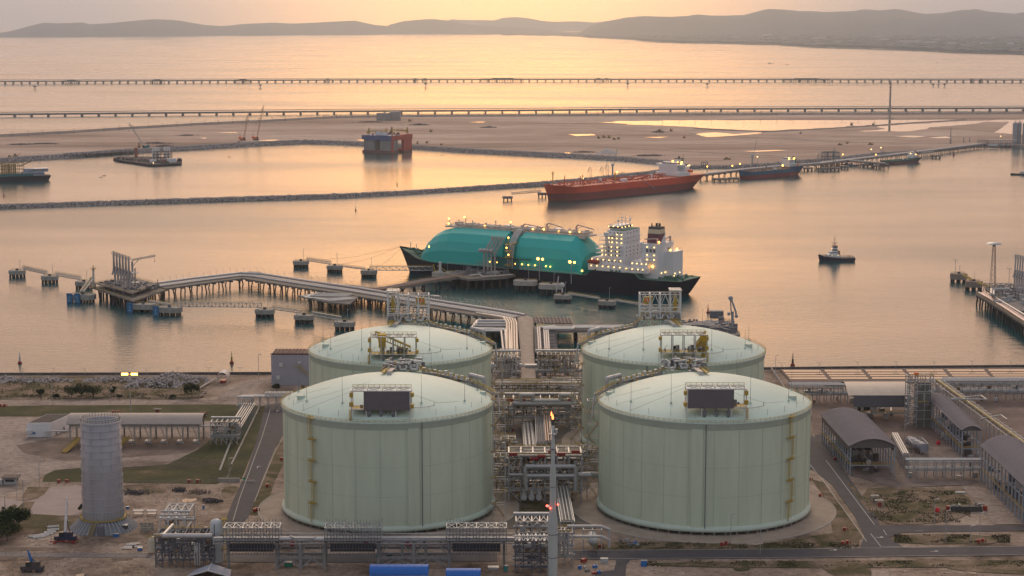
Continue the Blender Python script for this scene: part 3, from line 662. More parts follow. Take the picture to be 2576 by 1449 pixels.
for px, py, s in ((1936, 160, 9), (1945, 161, 4), (1901, 162.5, 3), (1981, 163, 6), (1974, 163.5, 3), (2357, 158, 5), (2363, 159, 3)):
    p = G(px, py, SEA); b = MB(); b.lathe([(s*1.3, -1), (s*.9, s*.25), (s*.4, s*.45), (0, s*.5)], 9, p); struct(b.build('islet', HILL))
def smallboat(px, py, L_, label, m=DARK, rz=0):
    p = G(px, py, SEA); o = thing('work_boat', label, 'boat', p, rz); b = MB(); n = 10; st_ = []
    for i in range(n+1):
        t = i/n; hb = L_*.13*(1-max(0, (t-.6)/.4)**2)*min(1, .75+t*2); st_.append((-L_/2+L_*t, hb, L_*.06+L_*.05*max(0, t-.6)))
    A = [V(x, h, z) for x, h, z in st_]; B = [V(x, -h, z) for x, h, z in st_]; A0 = [V(x, h*.8, -1) for x, h, z in st_]; B0 = [V(x, -h*.8, -1) for x, h, z in st_]
    b.strip(A0, A); b.strip(B, B0); b.strip(A, B); b.add([A0[0], A[0], B[0], B0[0]], [(0, 1, 2, 3)]); b.build('hull', m, o)
    MB().box(-L_*.05, 0, L_*.06, L_*.25, L_*.16, L_*.1).build('cabin', WHITE, o); return o
smallboat(2570, 440, 30, 'dark low workboat half out of frame at the right edge', MATS['machine_dark'], math.pi)
smallboat(2142, 416.5, 20, 'small boat moored between the two smaller tankers', BLUE)
smallboat(2130, 414, 16, 'dark boat moored behind the small blue boat')
for px, py, lb in ((254, 446, 'lower of two tiny dark floats below the work barge'), (262, 442, 'upper of two tiny dark floats below the work barge'), (577, 395, 'lone tiny dark float right of the work barge'), (870, 370, 'tiny float left of the two-tone rig'), (1112, 391, 'tiny float right of the two-tone rig')): smallboat(px, py, 5, lb, DARK)
# ================================================================ SHIPS
def hull(mb, L, B, deck, band, rake_b, rake_s, ts=None, bowfull=.8, sternfull=.12, wlstern=.5, bulwark=0):
    """x from stern 0 to bow L; materials 0 = topsides, 1 = below the band, 2 = deck"""
    ts = ts or sorted(set([0, .02, .05, .09, .13, .2, .3, .4, .5, .6, .68, .74, .8, .84, .88, .91, .94, .96, .98, 1.0]))
    rings = []
    for t in ts:
        D = deck(t); wf = 1 if t < bowfull-.04 else max(0, 1-((t-bowfull+.04)/(1.04-bowfull))**2.0); df = 1 if t < bowfull+.04 else max(0.0, 1-((t-bowfull-.04)/(.96-bowfull))**2.6)
        sw = lerp(wlstern, 1, min(1, t/.2)**.7); sd = lerp(.82, 1, min(1, t/sternfull)**.6); row = []
        for z in (-4, 0, band, D*.72 if D*.72 > band else band+.01, D+bulwark*(t > .93)):
            s = min(1, max(0, z/D))**1.4; hb = B/2*lerp(min(wf, sw), min(df, sd), s)
            x = t*L+rake_b*s*max(0, (t-.86)/.14)**1.5-rake_s*(min(1, max(0, z/D))**.75)*max(0, (.1-t)/.1)
            row.append((x, max(hb, .05), z))
        rings.append(row)
    n = len(rings); m = len(rings[0])
    for sgn in (1, -1):
        for j in range(m-1):
            mb.m = 1 if j < 2 else 0
            vs = [(r[j][0], sgn*r[j][1], r[j][2]) for r in rings]+[(r[j+1][0], sgn*r[j+1][1], r[j+1][2]) for r in rings]
            fs = [(i, i+1, n+i+1, n+i) if sgn < 0 else (i+1, i, n+i, n+i+1) for i in range(n-1)]
            mb.add(vs, fs, True)
    for j in range(m-1):
        mb.m = 1 if j < 2 else 0; a, c = rings[0][j], rings[0][j+1]
        mb.add([(a[0], a[1], a[2]), (a[0], -a[1], a[2]), (c[0], -c[1], c[2]), (c[0], c[1], c[2])], [(0, 3, 2, 1)])
    mb.m = 2
    vs = [(r[-1][0], r[-1][1], deck(t)) for r, t in zip(rings, ts)]+[(r[-1][0], -r[-1][1], deck(t)) for r, t in zip(rings, ts)]
    mb.add(vs, [(i, n+i, n+i+1, i+1) for i in range(n-1)]); mb.m = 0
    return rings
def ship_at(name, label, cat, S, Bp):
    d = Bp-S; return thing(name, label, cat, V(S.x, S.y, SEA), math.atan2(d.y, d.x)), d.length
def lights(o, pts, r=.5, m=None, name='deck_lamp'):
    first = None
    for p in pts:
        if first is None: first = MB().ball((0, 0, 0), r, 6, 4).build(name, m or LAMPM, o); c = first
        else: c = first.copy(); sc.collection.objects.link(c)
        c.parent = o; c.location = p
# ------------------------------------------------ gas carrier
TEAL = mat('teal_paint', (.008, .46, .43), .45, var=.05, vscale=.05); NAVY = mat('black_hull_paint', (.010, .013, .028), .75, var=.25, vscale=.08, spec=.1)
GREEND = mat('green_deck', (.06, .16, .12), .8, var=.3, vscale=.3); SHIPW = mat('ship_white', (.74, .74, .76), .45, var=.06, vscale=.15, streak=True)
CREAM = mat('cream_paint', (.62, .54, .38), .5); MAROON = mat('maroon_paint', (.13, .04, .06), .5)
S_, B_ = G(1716, 744, SEA), G(1030, 684, SEA)
lng, LL = ship_at('gas_carrier', 'long gas carrier with teal tank cover, black hull and lit white superstructure at the berth', 'ship', S_, B_)
def lngdeck(t):
    if t < .10: return 13.2
    if t < .118: return lerp(13.2, 17.3, (t-.10)/.018)
    if t < .262: return 17.3
    if t < .285: return lerp(17.3, 13, (t-.262)/.023)
    if t < .86: return 13
    return 13+7.0*((t-.86)/.14)**1.6
b = MB(); lr = hull(b, LL, 43, lngdeck, 1.2, 10, 7, ts=[0, .02, .05, .09, .10, .118, .15, .2, .262, .285, .35, .45, .55, .65, .72, .78, .82, .86, .89, .92, .94, .96, .975, .99, 1.0], bowfull=.76, sternfull=.1, bulwark=1.2)
b.build('hull', [NAVY, NAVY, GREEND], lng)
XS, XE = 78, 233
def cov_sec(f, g=1.0): return [(20.6*g, 13), (20.6*g, 13+10.5*f), (18.6*g, 13+18*f), (14*g, 13+24.4*f), (7*g, 13+28*f)]
secs = [(XS-1, .55, .96, 0), (XS+4, .8, 1, 0), (XS+11, 1, 1, 0), (136, 1, 1, 0), (136.2, .93, .78, 0), (149, .93, .78, 0), (149.2, 1, 1, 0), (190, 1, 1, 0), (203, .985, .99, 0), (213, .9, .95, 0), (221, .76, .88, 0), (227, .58, .78, 0), (231, .35, .68, 0), (233, .02, .6, 0)]
b = MB(); rings = []
for x, f, g, _ in secs:
    s = cov_sec(f, g); rings.append([(x, y, z) for y, z in s]+[(x, -y, z) for y, z in s[::-1]])
for a, c in zip(rings, rings[1:]):
    m = len(a); b.add(a+c, [(i, i+1, m+i+1, m+i) for i in range(m-1)])
b.add(rings[0], [tuple(range(len(rings[0])))]); b.add(rings[-1], [tuple(range(len(rings[0])))[::-1]]); b.build('tank_cover', TEAL, lng)
# trunk deck and pipework on the cover
b = MB(); b.box((XS+213)/2, 0, 35.4, 213-XS, 13, 1.0); b.box((XS+150)/2, 6.6, 33.6, 150-XS-6, .8, 2.6); b.build('trunk_deck', mat('pale_deck', (.55, .5, .45), .7, var=.2, vscale=.3), lng)
b = MB()
for k, r in ((-4.5, .55), (-3, .4), (-1, .7), (1.2, .45), (3, .55), (4.6, .35)): b.tube((XS+3, k, 37.6+abs(k)*.1), (205-abs(k), k, 37.6+abs(k)*.1), r, 6)
for i in range(26):
    x = XS+4+i*5; b.bar((x, -5.5, 36.4), (x, -5.5, 38.6), .35); b.bar((x, 5.5, 36.4), (x, 5.5, 38.6), .35); b.bar((x, -5.5, 38.6), (x, 5.5, 38.6), .35)
for i in range(46):
    x = rnd.uniform(XS+4, 206); y = rnd.uniform(-5, 5); b.box(x, y, 37, rnd.uniform(.8, 3), rnd.uniform(.8, 2), rnd.uniform(1, 3.2))
b.rail([(XS, 6.4, 36.4), (212, 6.4, 36.4)], 1.3, .16, 4); b.build('trunk_pipework', mat('deck_pipe_white', (.6, .55, .5), .5, var=.2, vscale=.6), lng)
for x, y, h in ((211, 3, 6.5), (205, -2, 5.5), (197, 0, 8), (189, 2, 6), (168, 0, 7), (163, 2, 4), (152, 3, 6), (137, 0, 3), (127, 2, 5), (99, 1, 5)):
    b = MB(); b.tube((x, y, 36), (x, y, 36+h), .55, 8, .35); b.bar((x-1.2, y, 36+h*.75), (x+1.2, y, 36+h*.75), .3); b.box(x, y, 36, 1.8, 1.8, 2); b.build('vent_mast', MATS['deck_pipe_white'], lng)
for x, dx, h, Lc in ((119, -1, 6.5, 14), (92, -1, 6.5, 16), (141, -1, 4.5, 24)):
    b = MB(); b.tube((x, 2, 36), (x, 2, 36+h), .9, 8); b.bar((x, 2, 36+h), (x-2, 2, 36+h+1.2), 1.0); b.bar((x-2, 2, 36+h+1.2), (x-Lc, 2, 36+h-1.4), .8); b.bar((x, 2, 36+h*.6), (x-Lc*.35, 2, 36+h+.6), .35)
    b.bar((x-Lc, 2, 36+h-1.4), (x-Lc, 2, 36.8), .2); b.build('deck_crane', mat('pinkish_crane', (.55, .42, .38), .6), lng)
for x, w_ in ((132, 12), (156, 6), (110, 6)): MB().box(x, -1, 36.4, w_, 5, 3.2).build('deck_house', SHIPW, lng)
# manifold bulge amidships: pipes over the cover and platform at the side
b = MB()
for k in range(4): b.pipe([(143-k*1.5, 2, 38), (143-k*1.5, 8, 37), (143-k*1.5, 14.5, 32.6), (143-k*1.5, 20, 25.5), (143-k*1.5, 21.5, 19), (143-k*1.5, 21.5, 9)], .55, 6)
b.build('manifold_riser', PIPEW, lng)
b = MB(); b.box(146, 20.5, 13, 26, 2.6, 8.5); b.box(141, 21.9, 21.5, 40, 2.2, .4); b.build('manifold_platform', mat('dark_teal_recess', (.02, .16, .15), .7), lng)
b = MB(); b.box(150, 21.5, 13.2, 24, 2.8, .3); b.rail([(112, 20.9, 13.1), (172, 20.9, 13.1)], 3.6, .22, 4, 1)
for i in range(12): b.bar((112+i*4, 20.9, 13), (112+i*4, 20.9, 18), .25)
b.build('side_gantry', STEEL, lng)
MB().rail([(XS, 21.1, 13.1), (200, 21.1, 13.1)], 1.2, .14, 4).build('railing', MATS['mint_coating'], lng)
for c_ in list(lng.children):
    if c_.name.split('.')[0] in ('trunk_deck', 'trunk_pipework', 'vent_mast', 'deck_crane', 'deck_house', 'manifold_riser'): c_.location.z += 5.2
# bow gear
b = MB()
for i in range(34):
    x = rnd.uniform(228, 250); y = rnd.uniform(-1, 1)*(15*(1-(x-228)/30)); b.box(x, y, lngdeck(min(1, x/LL)), rnd.uniform(.8, 3), rnd.uniform(.8, 2.2), rnd.uniform(.8, 2.4))
for y in (-6, 6): b.tube((240, y-2, 17.5), (240, y+2, 17.5), 1.3, 10)
b.build('mooring_winch', GREEND, lng)
b = MB(); b.tube((252, 0, 19), (252, 0, 25), .3, 6); b.tube((246, 0, 18), (246, 0, 24), .25, 6); b.build('foremast', WHITE, lng)
# accommodation
def windows(mb, x, y0, y1, z0, z1, ny, nz, face='x', w_=.9, h_=1.0, r=None, p=.8):
    for i in range(ny):
        for k in range(nz):
            if r and r.random() > p: continue
            yy = lerp(y0, y1, (i+.5)/ny); zz = lerp(z0, z1, (k+.5)/nz)
            if face == 'x': mb.box(x, yy, zz, .12, w_, h_)
            else: mb.box(yy, x, zz, w_, .12, h_)
    return mb
b = MB(); b.box(55, 0, 17.3, 32, 40, 4.6); b.box(55.5, 0, 21.9, 27, 37, 5); b.box(51, 0, 26.9, 18, 34, 9.6); b.box(51, 0, 36.5, 15, 25, 11.5)
b.m = 1; b.box(50, 0, 48, 12, 25, .5); b.build('accommodation_block', [SHIPW, GREEND], lng)
b = MB()
for z, w_ in ((21.9, 41), (26.9, 38.4), (30.2, 36.5), (33.4, 36.5), (36.5, 36), (39.6, 27), (42.8, 27)): b.box(54, 0, z, 23, w_, .35)
for z, w_ in ((21.9, 20.4), (26.9, 19.1), (30.2, 18.1), (33.4, 18.1), (36.5, 17.9), (39.6, 13.4), (42.8, 13.4)): b.rail([(43.5, w_, z+.3), (65, w_, z+.3)], 1.1, .12, 3)
b.build('balcony', SHIPW, lng)
b = MB(); windows(b, 43.42, -10, 10, 37.5, 47, 4, 3, 'x', .8, 1, rnd, .85); windows(b, 41.9, -15, 15, 27.5, 36, 5, 3, 'x', .8, 1, rnd, .8)
windows(b, 12.56, 45, 57, 37.5, 47, 4, 3, 'y', .9, 1); windows(b, 17.06, 44, 59, 27.5, 36, 5, 3, 'y', .9, 1); windows(b, 18.56, 43, 68, 22.4, 26.6, 8, 1, 'y', .9, 1); b.build('window', GLASS, lng)
# bridge with wings
b = MB(); b.box(54, 0, 47.2, 8, 20, 4.2); b.prism([(52, 9), (57.5, 9), (56.5, 21.5), (52.5, 21.5)], 44.2, 45.6); b.prism([(52, -9), (57.5, -9), (56.5, -21.5), (52.5, -21.5)], 44.2, 45.6)
for s in (1, -1): b.bar((55, 20.5*s, 44.4), (56, 17.5*s, 30.2), 1.5, 1.0); b.bar((55, 19*s, 44.2), (56, 14*s, 35), .8, .8); b.box(54.5, 20.6*s, 45.6, 4, 2, 1.6)
b.box(55, 0, 45.4, 6, 24, 1.9); b.build('bridge', SHIPW, lng)
b = MB(); b.box(54, 0, 49.2, 8.2, 20.2, 1.3); b.build('bridge_window', GLASS, lng)
b = MB(); b.rail([(49, 11, 51.4), (58, 11, 51.4), (58, -11, 51.4)], 1.2, .12, 3)
b.tube((52, 1, 51), (52, 1, 60), .35, 6, .15); b.tube((51, -3, 51), (51, -3, 57), .3, 6); b.tube((50, -8, 51), (50, -8, 57.5), .3, 6); b.tube((53, 5, 51), (53, 5, 57), .3, 6)
for x, y, z in ((52, 1, 55), (52, 1, 57), (51, -3, 54), (50, -8, 55.5), (53, 5, 55)): b.bar((x-1.6, y-1.2, z), (x+1.6, y+1.2, z), .35)
b.ball((53, 5, 54.5), 1.0, 10, 6); b.ball((50, -8, 54), .9, 10, 6); b.build('radar_mast', SHIPW, lng)
# engine casing, annex and funnel
b = MB(); b.box(22, -1, 13.2, 14, 26, 26); b.box(12, -9, 13.2, 7, 16, 19.5); b.build('engine_casing', SHIPW, lng)
b = MB(); b.box(30, 3, 17.3, 18, 31, 4); b.box(28, 5, 21.3, 14, 24, 4.5); b.build('aft_deckhouse', SHIPW, lng)
b = MB(); b.box(14.95, -5, 33, .15, 2, 2.6); b.box(14.95, -8, 33, .15, 2, 2.6)
for x in (18, 21, 24): b.box(x, 12.06, 33, 2, .15, 2.6)
windows(b, 20.56, 22, 38, 18, 20.5, 6, 1, 'y', .8, .9); b.build('louvre', GREYD, lng)
b = MB(); b.box(28, 4, 25.8, 16, 26, .3); b.rail([(20, 17, 26), (36, 17, 26)], 1.1, .12); b.rail([(15, 12, 39.2), (29, 12, 39.2), (29, -14, 39.2), (15, -14, 39.2), (15, 12, 39.2)], 1.1, .12, 3); b.box(24, 12.9, 29, 8, 1.8, .25); b.box(24, 12.9, 26.4, 8, 1.8, .25); b.build('railing', SHIPW, lng)
def loft(mb, z0, s0, z1, s1, c): 
    return mb.add([(c[0]+x*s0[0]/2, c[1]+y*s0[1]/2, z0) for x, y in ((-1, -1), (1, -1), (1, 1), (-1, 1))]+[(c[0]+x*s1[0]/2, c[1]+y*s1[1]/2, z1) for x, y in ((-1, -1), (1, -1), (1, 1), (-1, 1))],
                  [(3, 2, 1, 0), (4, 5, 6, 7), (0, 1, 5, 4), (1, 2, 6, 5), (2, 3, 7, 6), (3, 0, 4, 7)])
b = MB(); b.m = 0; loft(b, 39.2, (11, 10), 46.6, (10.1, 9), (22, 1)); b.m = 1; loft(b, 46.6, (10.1, 9), 50.0, (9.7, 8.4), (22, 1)); b.m = 2; loft(b, 50, (9.7, 8.4), 51.8, (9.5, 8.0), (22, 1))
b.m = 3; b.add([(16.45, -3.9, 39.4), (16.45, 5, 39.4), (16.9, -3.3, 46.4)], [(0, 2, 1)]); b.build('funnel', [MAROON, CREAM, MATS['machine_dark'], SHIPW], lng)
b = MB(); b.tube((20, 0, 51.8), (20, 0, 54.2), .9, 10); b.tube((22.4, 0, 51.8), (22.4, 0, 54.2), .9, 10); b.tube((25, 3, 51.8), (25, 3, 54.2), .5, 8); b.build('exhaust_pipe', MATS['machine_dark'], lng)
b = MB(); b.tube((17, 9, 39.2), (17, 9, 43.5), .8, 8); b.bar((17, 9, 43.5), (26, 13, 43.0), .8); b.build('stores_crane', MATS['pinkish_crane'], lng)
b = MB(); b.tube((17, -12, 39.2), (17, -12, 43.5), .8, 8); b.bar((17, -12, 43.5), (17, -2, 41.5), .8); b.build('stores_crane', MATS['pinkish_crane'], lng)
# poop mooring gear, lifeboat, flag light
b = MB()
for i in range(40):
    x = rnd.uniform(-5, 14); y = rnd.uniform(-15, 17); b.box(x, y, 13.1, rnd.uniform(.6, 2.4), rnd.uniform(.6, 2), rnd.uniform(.8, 2.2))
for i in range(26): b.box(rnd.uniform(36, 68), rnd.uniform(17, 20.5), 17.3, 1.2, .8, rnd.uniform(.8, 1.8))
b.build('deck_gear', GREEND, lng)
b = MB(); b.tube((62, 21.5, 24), (69, 21.5, 24), 1.6, 12); b.ball((62, 21.5, 24), 1.6, 12, 6); b.ball((69, 21.5, 24), 1.6, 12, 6); b.build('lifeboat', RED, lng)
MB().rail([(-6, 17, 13.2), (10, 21, 13.2), (25, 21.4, 13.2)], 1.1, .12, 3).build('railing', GREEND, lng)
pts = []
for z in (38.8, 42, 45): pts += [(x, 12.9, z) for x in (46, 50, 54, 57)]
for z in (29.5, 32.6, 35.8): pts += [(x, 17.6, z) for x in (47, 52, 57, 60)]
for z in (25.8, 20.8): pts += [(x, 19.5 if z > 22 else 20.6, z) for x in (43, 48, 53, 58, 63, 68)]
pts += [(x, 11.2, 50.8) for x in (50, 54, 58)]+[(48, y, 50.2) for y in (-8, -3, 3, 8)]
pts += [(x, 17.4, 24.5) for x in (22, 26, 30, 34)]+[(x, 19.2, 20.3) for x in (24, 28, 33, 38)]+[(x, 12.5, z) for x in (18, 24) for z in (27.5, 31, 37)]+[(14.6, y, 17) for y in (-12, -6, 0, 6)]+[(8.2, -12, 16), (8.2, -4, 16), (6, 2, 15)]
lights(lng, pts, .42, LAMPW)
lights(lng, [(a_, b_, c_+5.2) for a_, b_, c_ in [(211, 3.5, 42), (197, 2, 44), (152, 3, 42.5), (211, 4, 38), (120, 5, 39), (107, 4, 38), (130, 5, 38.5), (88, 4, 38.5), (96, 5, 38.2), (186, 4, 38), (176, 4, 38.2)]]+[(14.5, -8, 33.2), (12, -14, 33.6), (15, 10, 41), (22, 12.6, 22.5), (19, 12.8, 22.5), (76, 20.5, 16), (227, 9, 21)], .75, LAMPM, 'flood_lamp')
lights(lng, [(x, 21.6, 17.4) for x in (118, 124, 130, 136, 153, 160, 104, 108)], .5, LAMPM, 'gangway_lamp')
# ------------------------------------------------ orange tanker
OR = mat('orange_hull_paint', (.72, .085, .035), .5, var=.12, vscale=.06); ORB = mat('dark_red_bottom', (.24, .05, .045), .6, var=.15, vscale=.08); ORD = mat('salmon_deck', (.62, .2, .13), .75, var=.3, vscale=.1)
o, L2 = ship_at('crude_tanker', 'large orange tanker with salmon deck moored at the breakwater berth', 'ship', G(1735, 471.5, SEA), G(1379, 506, SEA))
dk = lambda t: 16.5+(2.2*max(0, (t-.93)/.07) if t > .93 else 0)+(0 if t > .14 else .8)
b = MB(); hull(b, L2, 42, dk, 8.6, 5, 10, bowfull=.86, wlstern=.25, bulwark=.8); b.build('hull', [OR, ORB, ORD], o)
b = MB(); b.box(L2*.13, 0, 17.3, 20, 38, 4); b.box(L2*.135, 0, 21.3, 15, 30, 8.4); b.box(L2*.145, 0, 29.4, 8, 42, 2.0); b.box(L2*.145, 0, 31.4, 8, 22, 2.2); b.build('accommodation_block', SHIPW, o)
b = MB(); windows(b, 15.06, L2*.11, L2*.16, 22, 29, 5, 3, 'y', .9, 1); windows(b, L2*.135-7.6, -13, 13, 22, 29, 7, 3, 'x', .9, 1); b.box(L2*.145, 0, 32.0, 8.15, 22.1, .9); b.build('window', GLASS, o)
b = MB(); b.box(L2*.075, 0, 17.3, 13, 20, 10); b.build('engine_casing', SHIPW, o); b = MB(); b.box(L2*.08, 0, 27.3, 8, 9, 9); b.m = 1; b.box(L2*.08, 0, 36.3, 8, 9, 1.2); b.tube((L2*.08, 4.6, 34), (L2*.08, 4.8, 34), 2.2, 14); b.build('funnel', [SHIPW, MATS['machine_dark']], o)
b = MB(); b.tube((L2*.08, -1, 37), (L2*.08, -1, 40), .9, 8); b.tube((L2*.09, 2, 37), (L2*.09, 2, 39.5), .8, 8); b.build('exhaust_pipe', MATS['machine_dark'], o)
b = MB(); b.tube((L2*.145, 0, 33), (L2*.145, 0, 46), .5, 6, .2); b.bar((L2*.145-2, -2, 41), (L2*.145+2, 2, 41), .4); b.bar((L2*.145, -3, 38), (L2*.145, 3, 38), .5); b.build('radar_mast', SHIPW, o)
b = MB(); b.bar((L2*.09, 12, 18), (L2*.16, 15, 36), .8); b.bar((L2*.06, -6, 28), (L2*.02, -6, 41), .5); b.build('stores_crane', YEL, o)
b = MB(); b.tube((L2*.05, 14, 22), (L2*.075, 14, 22), 1.8, 10); b.build('lifeboat', ORANGE, o)
b = MB()
for y, r in ((-2, .6), (-.5, .5), (1, .6), (2.5, .45)): b.tube((L2*.2, y, 19.6), (L2*.93, y, 19.6), r, 6)
for i in range(34): x = L2*(.2+.73*i/33); b.bar((x, -3.5, 16.5), (x, -3.5, 20.4), .4); b.bar((x, 3.5, 16.5), (x, 3.5, 20.4), .4); b.bar((x, -3.5, 20.4), (x, 3.5, 20.4), .4)
for s in (-12, 0.01): b.tube((L2*.52+s, -19, 18.2), (L2*.52+s, 19, 18.2), .5, 6)
b.build('cargo_pipe', mat('red_pipe', (.45, .07, .04), .6), o)
b = MB()
for i in range(150): x = rnd.uniform(.2, .97)*L2; y = rnd.uniform(-17, 18.5); b.box(x, y, dk(x/L2)-.1, rnd.uniform(.6, 2.2), rnd.uniform(.6, 1.6), rnd.uniform(.6, 1.7))
b.build('deck_fitting', MATS['red_pipe'], o)
b = MB(); b.box(L2*.54, 12, 16.5, 10, 4, 3.2); b.box(L2*.66, 2, 16.5, 3, 3, 4.4); b.box(L2*.3, 2, 16.5, 3, 3, 4.4); b.box(L2*.42, -3, 16.5, 3, 3, 4); b.build('deck_house', SHIPW, o)
b = MB(); b.tube((L2*.56, 3, 16.5), (L2*.56, 3, 27), .9, 8); b.bar((L2*.56, 3, 26), (L2*.47, -2, 25), .7); b.build('hose_crane', YEL, o)
b = MB(); b.tube((L2*.97, 0, 17), (L2*.97, 0, 34), .6, 8); b.bar((L2*.97, -2.5, 31), (L2*.97, 2.5, 31), .6); b.build('foremast', YEL, o)
for x, h in ((.875, 11), (.77, 9), (.755, 10)): MB().tube((L2*x, -4, 16.5), (L2*x, -4, 16.5+h), .5, 6).build('vent_mast', MATS['red_pipe'], o)
b = MB(); b.bar((L2*.44, 21.3, 16), (L2*.36, 21.4, 6), .8, .5); b.build('gangway', STEEL, o)
lights(o, [(L2*.56, 6, 27.5), (L2*.16, 20, 33), (L2*.145, 12, 34.6), (L2*.14, 2, 35), (L2*.085, 5, 33)], 1.0, LAMPM)
lights(o, [(L2*.07, 12, 29), (L2*.06, 12, 29), (L2*.71, -14, 21)], .8, LAMPW, 'white_lamp')
# its bow dolphin with catwalk
platform('mooring_dolphin', 'low dolphin at the end of the catwalk ahead of the orange tanker', 1277, 494, 12, 9, .8, 2.4, 'mooring dolphin', CONCD, .7)
platform('mooring_dolphin', 'dolphin tucked under the bow of the orange tanker', 1364, 485, 11, 9, 1.5, 2.4, 'mooring dolphin', CONCD, .7)
a_, b_ = G(1287, 489, 1.6), G(1360, 483, 1.6); o = thing('catwalk', 'lattice catwalk from the low dolphin to the orange tanker bow', 'catwalk', a_); MB().truss(a_, b_, 1.8, 2.2, 12, .4).build('truss', STEEL, o, True)
# ------------------------------------------------ blue product tanker
BLH = mat('blue_hull_paint', (.02, .11, .2), .5, var=.15, vscale=.1); RDH = mat('red_bottom_paint', (.2, .03, .035), .6, var=.2, vscale=.15); BDK = mat('brown_deck', (.2, .12, .09), .8, var=.3, vscale=.3)
def coaster(label, S, Bp, Bm, D, band, mats, hs, fun, k, flip=1):
    """heading from S to Bp; superstructure over the stern"""
    o, L = ship_at('product_tanker', label, 'ship', S, Bp)
    d = lambda t: D+(D*.28 if t < .22 else (D*.22*((t-.9)/.1) if t > .9 else 0))
    b = MB(); hull(b, L, Bm, d, band, L*.025, L*.055, bowfull=.84, wlstern=.2, sternfull=.2, ts=[0, .03, .07, .12, .17, .215, .225, .3, .4, .5, .6, .7, .8, .85, .9, .93, .96, .98, 1], bulwark=.5); b.build('hull', mats, o); z = D*1.28
    b = MB(); b.box(L*.15, 0, z, L*.13, Bm*.86, hs*.35); b.box(L*.16, 0, z+hs*.35, L*.1, Bm*.74, hs*.35); b.box(L*.17, 0, z+hs*.7, L*.07, Bm*.95, hs*.12); b.box(L*.17, 0, z+hs*.82, L*.06, Bm*.6, hs*.18); b.build('accommodation_block', SHIPW, o)
    b = MB(); b.box(L*.17, 0, z+hs*.88, L*.0615, Bm*.61, hs*.08); windows(b, Bm*.373, L*.12, L*.2, z+hs*.4, z+hs*.68, 4, 2, 'y', .9*k, .8*k); windows(b, Bm*.433, L*.1, L*.2, z+hs*.05, z+hs*.3, 6, 1, 'y', .9*k, .8*k); b.build('window', GLASS, o)
    b = MB(); b.box(L*.075, 0, z, L*.05, Bm*.35, hs*.95); b.build('funnel', fun, o); b = MB(); b.tube((L*.07, 0, z+hs*.95), (L*.06, 0, z+hs*1.12), .8*k, 8); b.tube((L*.085, 0, z+hs*.95), (L*.078, 0, z+hs*1.08), .7*k, 8); b.build('exhaust_pipe', MATS['machine_dark'], o)
    b = MB(); b.tube((L*.17, 0, z+hs), (L*.17, 0, z+hs*1.6), .35*k, 6); b.bar((L*.17, -1.6*k, z+hs*1.3), (L*.17, 1.6*k, z+hs*1.3), .4*k); b.build('radar_mast', STEEL, o)
    b = MB()
    for y in (-1.5, 0, 1.5): b.tube((L*.24, y*k, D+1.6*k), (L*.92, y*k, D+1.6*k), .35*k, 6)
    for i in range(60): b.box(rnd.uniform(.24, .95)*L, rnd.uniform(-.42, .42)*Bm, D-.05, rnd.uniform(.6, 2.4)*k, rnd.uniform(.6, 1.5)*k, rnd.uniform(.5, 1.6)*k)
    b.tube((L*.55, 0, D), (L*.55, 0, D+7*k), .5*k, 8); b.bar((L*.55, 0, D+7*k), (L*.48, -Bm*.3, D+4*k), .4*k); b.build('deck_pipework', mats[2], o)
    b = MB(); b.box(L*.45, Bm*.28, D, 5*k, 2.4*k, 2.6*k); b.box(L*.35, Bm*.3, D, 1.6*k, 1.6*k, 2.4*k); b.build('deck_house', SHIPW, o)
    b = MB(); b.tube((L*.05, Bm*.36, z+hs*.2), (L*.085, Bm*.36, z+hs*.2), 1.3*k, 10); b.build('lifeboat', ORANGE, o)
    MB().tube((L*.95, 0, D), (L*.95, 0, D*1.25+6*k), .35*k, 6).build('foremast', SHIPW, o)
    MB().rail([(L*.01, Bm*.42, z), (L*.2, Bm*.48, z)], 1.2*k, .2*k, 3).build('railing', DARK, o)
    return o, L, z
o, L3, z = coaster('blue and red product tanker with green funnel lying bow-left by the pipeline pier', G(2005, 439, SEA), G(1861, 451, SEA), 17, 9.5, 4.8, [BLH, RDH, BDK], 11.5, mat('green_funnel', (.02, .2, .09), .5), .9)
lights(o, [(L3*.21, 6, z+11), (L3*.12, 6, z+10.5), (L3*.3, 4, z+2)], 1.2, LAMPM)
o, L4, z = coaster('small dark green and red tanker with white wheelhouse at the right berth', G(2308, 407, SEA), G(2216, 415, SEA), 11, 5.2, 1.6, [mat('dark_green_hull', (.015, .06, .06), .5), RDH, GREEND], 9, RED, .7)
lights(o, [(L4*.25, 3, z+7), (L4*.13, 5, z+5)], .8, LAMPW)
# ------------------------------------------------ two-tone semi-submersible rig
C = G(987, 386.5, SEA); ang = math.atan2(.47, -.88); u = V(math.cos(ang), math.sin(ang)); v = V(.47, .88)
o = thing('floating_rig', 'floating rig, blue-grey on its left face and red on its right, in the inner basin', 'rig', C)
A, Bv = 54, 60; GRR = mat('rig_grey', (.24, .24, .25), .7, var=.3, vscale=.12, streak=True); RRR = mat('rig_red', (.42, .06, .05), .6, var=.12, vscale=.1); RBL = mat('rig_blue', (.06, .1, .26), .6, var=.15, vscale=.1)
def rigbox(mb, a0, a1, b0, b1, z0, z1):
    q = [u*a0+v*b0, u*a1+v*b0, u*a1+v*b1, u*a0+v*b1]; return mb.prism([(p.x, p.y) for p in q], z0, z1)
for a0, a1 in ((1, 23), (32, 53)): rigbox(MB(), a0, a1, 1, 18, 2, 20).build('column', GRR, o)
for a0, a1 in ((0, 4), (50, 53)): rigbox(MB(), a0, a1, 34, 59, 2, 20).build('column', RRR, o)
